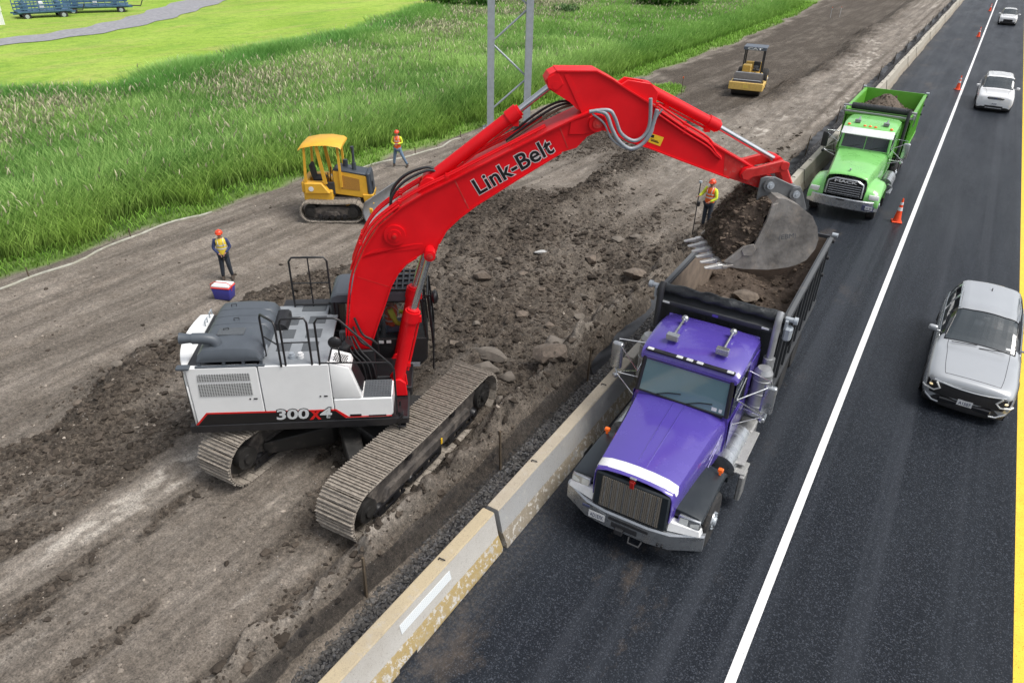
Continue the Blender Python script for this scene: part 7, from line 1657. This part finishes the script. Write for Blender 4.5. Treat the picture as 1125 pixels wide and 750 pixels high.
def suv(loc, label, m, L_, hw, Hh, rz=0, style='a'):
    t = thing('parked_car' if False else 'car', label, 'car', loc, rz); c = L_ / 4.66; h = Hh / 1.66; w = hw / .93
    def row(y, pr): return (y * c, [(x * w, z * h) for x, z in pr])
    if style == 'a':
        rows = [row(-.01, [(.50, .30), (.60, .42), (.58, .60), (.52, .70), (.42, .74), (.2, .76), (0, .765)]),
                row(.07, [(.74, .24), (.84, .44), (.83, .68), (.76, .82), (.60, .885), (.3, .905), (0, .91)]),
                row(.42, [(.86, .22), (.915, .48), (.90, .78), (.83, .90), (.68, .955), (.34, .97), (0, .975)]),
                row(1.05, [(.89, .24), (.93, .52), (.92, .84), (.85, .96), (.72, 1.02), (.36, 1.035), (0, 1.04)]),
                row(1.62, [(.89, .24), (.93, .55), (.92, .88), (.85, 1.00), (.74, 1.06), (.38, 1.10), (0, 1.115)]),
                row(2.42, [(.89, .24), (.93, .56), (.92, .90), (.865, 1.03), (.645, 1.53), (.34, 1.60), (0, 1.625)]),
                row(3.2, [(.89, .24), (.93, .56), (.925, .92), (.87, 1.06), (.655, 1.57), (.34, 1.64), (0, 1.66)]),
                row(3.95, [(.89, .24), (.93, .57), (.93, .94), (.865, 1.10), (.665, 1.56), (.34, 1.63), (0, 1.65)]),
                row(4.38, [(.88, .26), (.92, .58), (.91, .95), (.84, 1.12), (.645, 1.50), (.33, 1.58), (0, 1.60)]),
                row(4.58, [(.84, .30), (.88, .60), (.86, .94), (.78, 1.08), (.60, 1.12), (.3, 1.14), (0, 1.15)]),
                row(4.66, [(.70, .36), (.74, .60), (.72, .84), (.66, .95), (.52, .98), (.26, 1.0), (0, 1.0)])]
        car_shell(t, rows, (4, 5), (8, 9), (4.2, 8, (6.0, 7.0)), m, M_CGLASS)
    else:
        rows = [row(-.01, [(.66, .30), (.74, .44), (.73, .66), (.66, .80), (.52, .84), (.26, .86), (0, .865)]),
                row(.08, [(.80, .24), (.88, .46), (.86, .72), (.78, .86), (.58, .92), (.3, .94), (0, .945)]),
                row(.40, [(.87, .22), (.925, .50), (.91, .80), (.83, .93), (.64, .99), (.32, 1.01), (0, 1.02)]),
                row(1.05, [(.89, .24), (.93, .54), (.92, .84), (.86, .98), (.68, 1.04), (.34, 1.06), (0, 1.065)]),
                row(1.55, [(.89, .24), (.93, .55), (.925, .88), (.87, 1.02), (.77, 1.07), (.4, 1.10), (0, 1.11)]),
                row(2.22, [(.89, .24), (.93, .56), (.925, .90), (.88, 1.04), (.71, 1.54), (.36, 1.60), (0, 1.615)]),
                row(3.2, [(.89, .24), (.93, .56), (.93, .92), (.885, 1.06), (.72, 1.58), (.36, 1.645), (0, 1.66)]),
                row(4.2, [(.89, .24), (.93, .57), (.93, .94), (.88, 1.08), (.70, 1.56), (.36, 1.62), (0, 1.64)]),
                row(4.42, [(.88, .26), (.92, .58), (.92, .95), (.86, 1.10), (.66, 1.50), (.34, 1.56), (0, 1.58)]),
                row(4.60, [(.86, .30), (.90, .60), (.89, .94), (.82, 1.06), (.64, 1.10), (.3, 1.12), (0, 1.12)]),
                row(4.66, [(.76, .36), (.80, .60), (.78, .84), (.70, .93), (.54, .96), (.26, .98), (0, .98)])]
        car_shell(t, rows, (4, 5), (8, 9), (4.2, 8, (6.0, 7.0)), m, M_CGLASS)
    car_wheels(t, (.92 * c, 3.62 * c), .915 * w, .36); seats(t, 1.75 * c, 4.0 * c, hw, .66 * h)
    for s in (-1, 1): car_mirror(t, s * (hw + .10), 1.98 * c, 1.10 * h, m, s)
    k = MB(); k.box((0, 3.35 * c, 1.53 * h), (1.2 * w, 1.5 * c, .02)); k.build('headliner', M_INT, t)
    k = MB(); k.box((0, 2.3 * c, .22), (2 * hw - .2, L_ - .4, .16)); k.build('underbody', M_BLK, t)
    return t, c, h, w
# silver crossover beside the yellow line
t, c, h, w = suv((2.0, 17.25, 0), 'silver crossover passing between the white and yellow lines', M_SILVER, 4.95, .965, 1.68, R(-.6))
P = tp(t)
k = MB(); SS = []
for x, y, z in ((-.80, .07, 0), (-.74, .02, 0), (-.60, .00, -.01), (-.3, -.045, -.015), (0, -.06, -.018), (.3, -.045, -.015), (.60, .00, -.01), (.74, .02, 0), (.80, .07, 0)): SS.append([V((x, y - .03, .46 + z)), V((x, y - .045, .60 + z)), V((x * 1.0, y - .02, .75 + z)), V((x, y + .06, .75 + z)), V((x, y + .06, .46 + z))])
k.loft(SS); P(k, 'grille', mat('honeycomb_grille', (.02, .02, .022), .35, var=.5, scale=60, bump=1, bscale=70))
k = MB(); k.tube(spline([(-.74, .02, .79), (-.45, -.035, .765), (-.2, -.065, .755), (0, -.075, .755), (.2, -.065, .755), (.45, -.035, .765), (.74, .02, .79)], 4), .02, 8); P(k, 'chrome_strip', M_CHROME, 60)
k = MB(); k.tube(spline([(-.70, .10, .50), (-.45, .0, .53), (-.25, -.05, .47), (.25, -.05, .47), (.45, .0, .53), (.70, .10, .50)], 5), .035, 8); P(k, 'bumper_bar', M_SILVER, 60)
k = MB(); k.loft([[V((x, y, .20)), V((x, y - .02, .30)), V((x, y, .43)), V((x * .96, y + .12, .43)), V((x * .96, y + .12, .2))] for x, y in ((-.88, .26), (-.80, .06), (-.5, -.05), (0, -.09), (.5, -.05), (.80, .06), (.88, .26))]); P(k, 'lower_cladding', M_BLACKP, 50)
k = MB()
k.box((0, -.03, .36), (1.1, .12, .14), bev=.03); P(k, 'lower_intake', M_GLOSSB)
for s in (-1, 1):
    k = MB(); k.hexa([(s * .62, -.03, .60), (s * .86, .04, .56), (s * .93, .28, .62), (s * .72, .20, .66)], [(s * .62, -.01, .74), (s * .86, .06, .76), (s * .92, .32, .82), (s * .72, .22, .86)], bev=.02); hl = P(k, 'headlight', M_GLOSSB)
    k = MB(); k.box((s * .77, .005, .66), (.09, .05, .05), (0, 0, s * R(18)), bev=.02); k.build('lamp', M_WARM, hl)
    k = MB(); k.tube([(s * .68, -.03, .77), (s * .58, -.05, .64), (s * .68, -.03, .545), (s * .88, .04, .555), (s * .93, .12, .57)], .022, 8); k.build('running_light', M_LIGHT, hl, 60)
    k = MB(); k.tube([(s * .52, -.07, .28), (s * .66, -.04, .28), (s * .82, .05, .36), (s * .87, .14, .46)], .028, 8); P(k, 'fog_lamp_trim', M_STEEL, 60)
    k = MB(); k.tube([(s * .66, 2.55, 1.63), (s * .675, 3.2, 1.67), (s * .65, 4.05, 1.62)], .018, 8); P(k, 'roof_rail', M_STEEL, 60)
    k = MB(); k.box((s * .937, 2.6, .34), (.03, 2.0, .16), bev=.012); P(k, 'side_cladding', M_BLACKP)
    for y in (2.25, 3.2): k = MB(); k.box((s * .936, y, .86), (.025, .2, .03), bev=.008); P(k, 'door_handle', M_STEEL)
plate(t, 0, -.095, .44, 'A1507', w=.31, h=.15)
k = MB(); k.hexa([(-.02, 3.95, 1.64), (.02, 3.95, 1.64), (.02, 4.12, 1.62), (-.02, 4.12, 1.62)], [(-.005, 4.05, 1.73), (.005, 4.05, 1.73), (.005, 4.12, 1.72), (-.005, 4.12, 1.72)]); P(k, 'roof_fin', M_BLACKP)
k = MB(); k.box((0, 2.52, 1.50), (.14, .05, .07), bev=.01); P(k, 'rear_view_mirror', M_PLATE)
k = MB(); k.box((.60, 1.82, 1.155), (.10, .06, .006), (R(28), 0, 0)); P(k, 'window_sticker', M_PLATE)
for x0, x1 in ((-.6, -.05), (.0, .58)):
    k = MB(); k.tube([(x0, 1.60, 1.10), (x1, 1.66, 1.14)], .010, 6); P(k, 'wiper', M_BLK, 60)
def seated(loc, label, rz=R(-90), shirt=None):
    return person(loc, rz, label, dict(pel=(0, 0, .92), sp=(-.05, 0, 1.10), ch=(-.10, 0, 1.26), nk=(-.12, 0, 1.38), hd=(-.10, 0, 1.49), sL=(-.09, .18, 1.33), sR=(-.09, -.18, 1.33), hL=(.02, .10, .90), kL=(.38, .14, .92), aL=(.66, .14, .66), hR=(.02, -.10, .90), kR=(.38, -.14, .92), aR=(.66, -.14, .66), eL=(.10, .25, 1.12), wL=(.34, .14, 1.12), eR=(.10, -.25, 1.12), wR=(.34, -.14, 1.12)), shirt or M_SHIRT, M_PANT, None, None)
seated((1.97 + .38, 17.35 + 3.02, -.30), 'driver in a grey shirt at the wheel of the silver crossover')
# white three-row car
t, c, h, w = suv((1.51, 54.75, 0), 'white boxy car with a dark rounded grille, nearer of the two white cars', M_CARWH, 5.05, 1.0, 1.78, R(1.5), 'b'); P = tp(t)
k = MB(); k.prism([(-.40, .76), (-.48, .83), (-.42, .90), (.42, .90), (.48, .83), (.40, .76)], 'y', -.03, .08, bev=.02); g = P(k, 'grille', M_GLOSSB)
for z in (.79, .83, .87): k = MB(); k.box((0, -.035, z), (.80, .02, .012)); k.build('bar', M_ALU, g)
k = MB(); k.ball((0, -.05, .83), .05, 12, sq=(1.5, .3, .6)); k.build('oval_badge', M_NAVY, g)
k = MB(); k.box((0, .0, .34), (1.0, .1, .12), bev=.03); P(k, 'lower_intake', M_GLOSSB); k = MB(); k.box((0, -.035, .26), (.9, .04, .05), bev=.01); P(k, 'skid_trim', M_STEEL)
plate(t, 0, -.06, .52, 'F20', w=.3, h=.14)
for s in (-1, 1):
    k = MB(); k.hexa([(s * .66, .02, .70), (s * .90, .16, .70), (s * .93, .40, .74), (s * .70, .16, .74)], [(s * .66, .04, .86), (s * .90, .18, .86), (s * .93, .42, .88), (s * .70, .18, .90)], bev=.02); P(k, 'headlight', M_GLOSSB)
    k = MB(); k.box((s * .80, .075, .80), (.14, .03, .06), (0, 0, s * R(30)), bev=.01); P(k, 'lamp', M_CLEAR)
    k = MB(); k.box((s * .78, .06, .44), (.20, .06, .12), bev=.02); P(k, 'fog_lamp', M_GLOSSB)
    k = MB(); k.tube([(s * .74, 2.7, 1.75), (s * .74, 4.5, 1.74)], .02, 8); P(k, 'roof_rail', M_BLACKP, 60)
for i in range(7): k = MB(); k.box((0, 2.9 + i * .2, 1.80), (1.1, .05, .02), bev=.006); P(k, 'roof_rib', M_CARWH)
seated((1.51 + .40, 54.75 + 3.0, -.22), 'driver in a grey shirt in the nearer white car')
# farthest white car
t, c, h, w = suv((1.40, 108.3, 0), 'small white car with a black lower bumper at the top right of the road', M_CARWH, 4.5, .92, 1.62, R(1), 'a'); P = tp(t)
k = MB(); k.box((0, .02, .52), (1.0, .12, .30), bev=.05); P(k, 'grille', M_GLOSSB); k = MB(); k.box((0, .03, .30), (1.5, .16, .22), bev=.05); P(k, 'lower_intake', M_BLACKP)
for s in (-1, 1):
    k = MB(); k.box((s * .72, .13, .68), (.30, .14, .12), (0, 0, s * R(30)), bev=.03); P(k, 'headlight', M_GLOSSB)
seated((1.40 + .38, 108.3 + 2.9, -.32), 'driver in a grey shirt in the farther white car')
# ------------------------------------------------------------------ bulldozer
M_DYEL = mat('worn_yellow_paint', (.72, .40, .035), .5, var=.12, scale=3, dirt=.26, dirtcol=(.34, .25, .15), dscale=5)
M_DGREY = mat('dark_grey_shroud', (.045, .055, .07), .5, var=.15, dirt=.2)
M_BLADE = mat('worn_blade_steel', (.24, .25, .265), .5, .4, var=.2, scale=3, dirt=.35, dirtcol=(.24, .21, .18))
dz = thing('bulldozer', 'small yellow tracked bulldozer with open canopy working between reeds and red boom', 'bulldozer', (-21.05, 20.35, hz(-20.6, 20.5)), R(34)); P = tp(dz)
ch0 = thing('tmp', 'x', 'x')
def dtrack(cx, side):
    tr = track(ch0, 'track', cx, L_=2.45, Hh=.86, w=.46, pitch=.14, detail=False, side=side)
    for o_ in [tr]: o_.parent = dz; o_.matrix_local = Matrix.Rotation(R(-90), 4, 'Z')
# tracks are laid along local y, turn them so the machine drives along +x
dtrack(-.86, -1); dtrack(.86, 1)
bpy.data.objects.remove(ch0)
k = MB(); k.box((.1, 0, .62), (2.0, 1.1, .45), bev=.05); P(k, 'undercarriage', M_TFRM)
k = MB(); k.box((-.55, 0, 1.0), (1.15, 1.35, .42), bev=.04); k.hexa([(-1.05, -.78, 1.12), (-.05, -.78, 1.12), (-.05, -.42, 1.12), (-1.05, -.42, 1.12)], [(-1.05, -.78, 1.55), (-.35, -.78, 1.55), (-.35, -.42, 1.55), (-1.05, -.42, 1.55)], bev=.03); k.hexa([(-1.05, .42, 1.12), (-.05, .42, 1.12), (-.05, .78, 1.12), (-1.05, .78, 1.12)], [(-1.05, .42, 1.55), (-.35, .42, 1.55), (-.35, .78, 1.55), (-1.05, .78, 1.55)], bev=.03); k.box((-1.05, 0, 1.35), (.25, 1.4, .45), bev=.04); P(k, 'body', M_DYEL)
k = MB(); k.cyl((-.78, -.79, 1.32), (-.78, -.80, 1.32), .10, n=18); P(k, 'round_decal', M_PLATE)
k = MB(); k.prism([(.05, 1.0), (1.40, .80), (1.42, 1.72), (.35, 1.98), (.05, 1.95)], 'y', -.42, .42, bev=.03); P(k, 'engine_cover', M_DYEL)
k = MB(); k.prism([(.10, 1.96), (1.38, 1.76), (1.36, 1.84), (.15, 2.04)], 'y', -.43, .43, bev=.02); P(k, 'engine_hood', M_DGREY)
for s in (-1, 1):
    k = MB(); k.prism([(.35, 1.22), (1.1, 1.14), (1.1, 1.62), (.40, 1.78)], 'y', s * .423, s * .432); P(k, 'side_screen', screenmat('rusty_screen', (.55, .28, .04), (26, 26), .4, .7, axes='XZ', see=False, back=(.10, .04, .02)))
k = MB(); k.box((1.48, 0, 1.35), (.16, .92, 1.05), (0, R(-4), 0), bev=.05); k.box((1.57, 0, 1.35), (.02, .7, .85), (0, R(-4), 0)); P(k, 'radiator_guard', M_DGREY)
k = MB(); k.box((1.60, -.15, 1.2), (.03, .12, .6), (R(10), 0, 0)); P(k, 'lift_link', M_BLK)
k = MB(); k.cyl((.88, -.1, 1.85), (.88, -.1, 2.75), .055, n=16); k.cyl((.88, -.1, 2.72), (.86, -.1, 2.86), .06, .075, n=16); k.cyl((.88, -.1, 1.85), (.88, -.1, 2.2), .09, n=16); k.cyl((.5, .15, 1.95), (.5, .15, 2.25), .10, n=14); P(k, 'exhaust_pipe', M_DGREY)
for x, y in ((-1.0, -.68), (-1.0, .68), (-.15, -.62), (.38, -.45), (.38, .45), (-.15, .62)):
    if x > -.5 and x < 0: continue
    k = MB(); k.hexa([(x - .05, y - .05, 1.3), (x + .05, y - .05, 1.3), (x + .05, y + .05, 1.3), (x - .05, y + .05, 1.3)], [(x * .9 - .04, y - .04, 2.98), (x * .9 + .04, y - .04, 2.98), (x * .9 + .04, y + .04, 2.98), (x * .9 - .04, y + .04, 2.98)]); P(k, 'canopy_post', M_DYEL)
for s in (-1, 1):
    k = MB(); k.hexa([(-.28, s * .66 - .04, 1.5), (-.14, s * .66 - .04, 1.5), (-.14, s * .66 + .04, 1.5), (-.28, s * .66 + .04, 1.5)], [(-.48, s * .66 - .04, 2.98), (-.36, s * .66 - .04, 2.98), (-.36, s * .66 + .04, 2.98), (-.48, s * .66 + .04, 2.98)]); P(k, 'canopy_post', M_DYEL)
k = MB(); SS = []
for x, z in ((-1.12, 2.90), (-1.0, 3.0), (-.5, 3.10), (0, 3.12), (.45, 3.05), (.55, 2.98)): SS.append([V((x, -.80, z - .05)), V((x, -.74, z)), V((x, 0, z + .03)), V((x, .74, z)), V((x, .80, z - .05)), V((x, .74, z - .07)), V((x, -.74, z - .07))])
k.loft(SS); P(k, 'canopy', M_DYEL, 40)
k = MB(); k.box((-.55, 0, 1.55), (.5, .5, .16), bev=.05); k.box((-.80, 0, 1.85), (.14, .5, .6), (0, R(-10), 0), bev=.05); P(k, 'seat', M_INT)
k = MB(); k.box((.12, 0, 1.62), (.18, .8, .7), bev=.03); k.tube([(-.2, .3, 1.3), (-.15, .3, 1.85)], .02, 6); k.tube([(-.2, -.3, 1.3), (-.15, -.3, 1.85)], .02, 6); k.ball((-.15, .3, 1.87), .03, 6); k.box((-.15, -.45, 1.25), (.5, .12, .5), bev=.02); P(k, 'console', M_INT)
k = MB()
for s in (-1, 1): k.hexa([(.5, s * .62 - .06, .45), (1.60, s * .75 - .06, .30), (1.60, s * .75 + .06, .30), (.5, s * .62 + .06, .45)], [(.5, s * .62 - .06, .65), (1.60, s * .75 - .06, .50), (1.60, s * .75 + .06, .50), (.5, s * .62 + .06, .65)], bev=.02); k.cyl((1.35, s * .3, 1.0), (1.6, s * .45, .6), .05)
k.prism([(1.25, .6), (1.62, .82), (1.62, 1.0), (1.2, 1.0)], 'y', -.5, .5, bev=.02); P(k, 'push_arm', M_DYEL)
k = MB(); prof = [(x - .30, z) for x, z in [(2.12, .02), (2.02, .12), (1.94, .32), (1.92, .55), (1.98, .80), (2.06, .98)]]
k.prism(prof + [(x - .05, z) for x, z in prof[::-1]], 'y', -1.32, 1.32); k.prism([(1.85, 0), (1.72, .13), (1.68, .10), (1.80, -.02)], 'y', -1.34, 1.34); k.v = [tuple(Matrix.Translation((1.82, 0, 0)) @ Matrix.Rotation(R(-20), 4, 'Z') @ Matrix.Translation((-1.68, 0, 0)) @ V(p)) for p in k.v]; P(k, 'blade', M_BLADE)
# ------------------------------------------------------------------ road roller
M_RYEL = mat('roller_yellow', (.72, .48, .13), .5, var=.12, dirt=.34, dirtcol=(.36, .28, .18), dscale=4)
rl = thing('road_roller', 'yellow single drum road roller with black canopy parked on the dark soil track', 'road roller', (-13.8, 54.6, hz(-13.6, 55.0)), R(9)); P = tp(rl)
k = MB(); k.cyl((-.98, .15, .76), (.98, .15, .76), .76, n=56); P(k, 'drum', mat('drum_steel', (.06, .055, .052), .6, .3, var=.3, dirt=.3))
k = MB(); k.box((0, -.78, .78), (2.36, .16, .52), bev=.03); k.box((-1.12, .2, .72), (.14, 1.9, .42), bev=.03); k.box((1.12, .2, .72), (.14, 1.9, .42), bev=.03); k.box((0, 1.10, .72), (2.36, .16, .42), bev=.03); P(k, 'drum_frame', M_RYEL)
k = MB(); k.box((0, -.865, .78), (.34, .01, .22)); P(k, 'front_decal', mat('pale_yellow_decal', (.75, .55, .12), .5)); k = MB(); k.box((0, -.60, 1.03), (2.0, .3, .08), (R(10), 0, 0)); P(k, 'caked_soil', M_DIRT)
k = MB(); k.hexa([(-.95, -.55, 1.12), (.95, -.55, 1.12), (.95, .55, 1.5), (-.95, .55, 1.5)], [(-.95, -.58, 1.15), (.95, -.58, 1.15), (.95, .52, 1.53), (-.95, .52, 1.53)]); P(k, 'drum_cover', M_BLADE)
k = MB(); k.box((0, 1.55, .75), (.6, .9, .5), bev=.04); P(k, 'joint', M_DARK)
k = MB(); k.box((0, 2.1, 1.05), (1.5, 1.1, .35), bev=.04); k.box((-.35, 1.65, 1.55), (.62, .5, .7), bev=.06); k.hexa([(-.62, 2.75, .8), (.62, 2.75, .8), (.62, 4.5, .8), (-.62, 4.5, .8)], [(-.6, 2.75, 1.95), (.6, 2.75, 1.95), (.55, 4.4, 1.7), (-.55, 4.4, 1.7)], bev=.06); P(k, 'body', M_RYEL)
for i in range(5): k = MB(); k.box((-.35, 1.39, 1.32 + i * .11), (.5, .01, .03)); P(k, 'vent_slat', M_DYEL)
k = MB(); k.box((.25, 2.2, 1.45), (.5, .5, .14), bev=.05); k.box((.25, 2.45, 1.75), (.5, .12, .5), bev=.04); k.lathe([(.17, 0), (.19, .015), (.17, .03)], (.25, 1.78, 1.72), (0, -.5, 1), 20); k.cyl((.25, 1.7, 1.3), (.25, 1.78, 1.72), .03); P(k, 'seat', M_INT)
for x in (-.66, .66):
    for y in (1.62, 2.75):
        k = MB(); k.box((x, y, 2.1), (.09, .09, 1.85), bev=.01); P(k, 'canopy_post', M_BLACKP)
k = MB(); k.box((0, 2.15, 3.06), (1.62, 1.5, .12), bev=.03); k.box((0, 1.43, 3.0), (1.6, .05, .22), bev=.01); cn = P(k, 'canopy', mat('canopy_top', (.10, .12, .15), .5, dirt=.15))
fit_text('lettering', 'CAT', M_LIGHT, cn, (-.5, 1.402, 2.93), (1, 0, 0), (0, 0, 1), 1.0, .14, offset=.04, push=.004)
for s in (-1, 1): wheel(rl, s * 1.10, 3.25, .72, .50, s, rim=M_RYEL, deep=.12)
# ------------------------------------------------------------------ single boulders and slabs
M_SLAB = mat('concrete_rubble', (.17, .148, .125), .95, var=.25, scale=5, bump=.6, bscale=20, dirt=.35, dirtcol=(.16, .13, .105))
def rock_at(x, y, r, sq, label, seed, m=None, rz=.5, up=.0): return boulder((x, y, hz(x, y) + r * sq[2] * .45 + up), r, sq, label, seed, m or M_SLAB, rz, cat='rock')
rock_at(-7.25, 14.3, .46, (1.1, .9, .45), 'flat topped pale rock beside the silt fence, left of the truck cab', 61, rz=.3)
rock_at(-6.95, 13.45, .52, (1.0, 1.0, .6), 'large brown boulder below the flat pale rock by the fence', 62, M_BOULD)
rock_at(-7.35, 19.6, .40, (1.1, .8, .6), 'brown rock next to the front left corner of the dark truck bed', 63, M_BOULD)
rock_at(-9.1, 20.0, .26, (1, .9, .8), 'rounded dark stone lying alone right of the pale shard', 64, M_BOULD)
rock_at(-8.5, 12.9, .48, (1.3, .7, .4), 'long slab fragment at the rear end of the near track', 65, rz=.1)
rock_at(-8.15, 12.2, .42, (1.0, .8, .6), 'squarish rubble block against the rear of the near track', 66, rz=.8)
rock_at(-11.1, 16.5, .30, (1.1, .8, .6), 'grey rock among the clods right of the excavator cab', 67, M_BOULD)
rock_at(-10.7, 19.4, .22, (1.6, .6, .25), 'thin pale shard on the dark churned soil under the boom', 68, mat('pale_shard', (.42, .42, .41), .8), rz=.6)
rock_at(-9.0, 21.9, .24, (1.1, .9, .6), 'small pale rock left of the surveyor, lower of the two', 69)
rock_at(-8.7, 22.9, .24, (1.1, .9, .6), 'small pale rock left of the surveyor, upper of the two', 70)
for i, (x, y, r) in enumerate(((-9.9, 14.4, .16), (-8.9, 15.2, .2), (-7.7, 16.4, .17), (-10.2, 17.4, .15), (-8.2, 17.7, .14), (-9.6, 12.9, .17), (-7.6, 12.4, .22), (-12.2, 15.4, .15), (-11.6, 18.2, .14), (-7.9, 15.0, .15), (-7.3, 11.6, .16), (-9.3, 17.0, .13), (-16.2, 7.6, .16), (-15.9, 6.4, .18), (-16.3, 9.2, .14))):
    o = rock_at(x, y, r, (1.1, .9, .6), 'fist to football sized rock lying in the churned soil', 80 + i, M_BOULD if i % 2 else M_SLAB); o['group'] = 'small rocks in the churned soil'
for i, (x, y) in enumerate(((-17.5, 51.4), (-18.8, 111.5), (-17.9, 113.0))):
    t = thing('survey_stake', ['thin wooden survey stake at the grass tuft on the soil tongue', 'white survey stake at the top of the frame, left of the pair', 'white survey stake at the top of the frame, right of the pair'][i], 'stake', (x, y, hz(x, y)))
    k = MB(); k.hexa([(-.02, -.012, -.1), (.02, -.012, -.1), (.02, .012, -.1), (-.02, .012, -.1)], [(-.02, -.012, 1.25), (.02, -.012, 1.25), (.02, .012, 1.25), (-.02, .012, 1.25)]); k.build('lath', M_WOOD if i == 0 else M_PLATE, t)
    k = MB(); k.box((.0, .0, 1.22), (.07, .03, .12)); k.build('ribbon', M_HIVO, t)
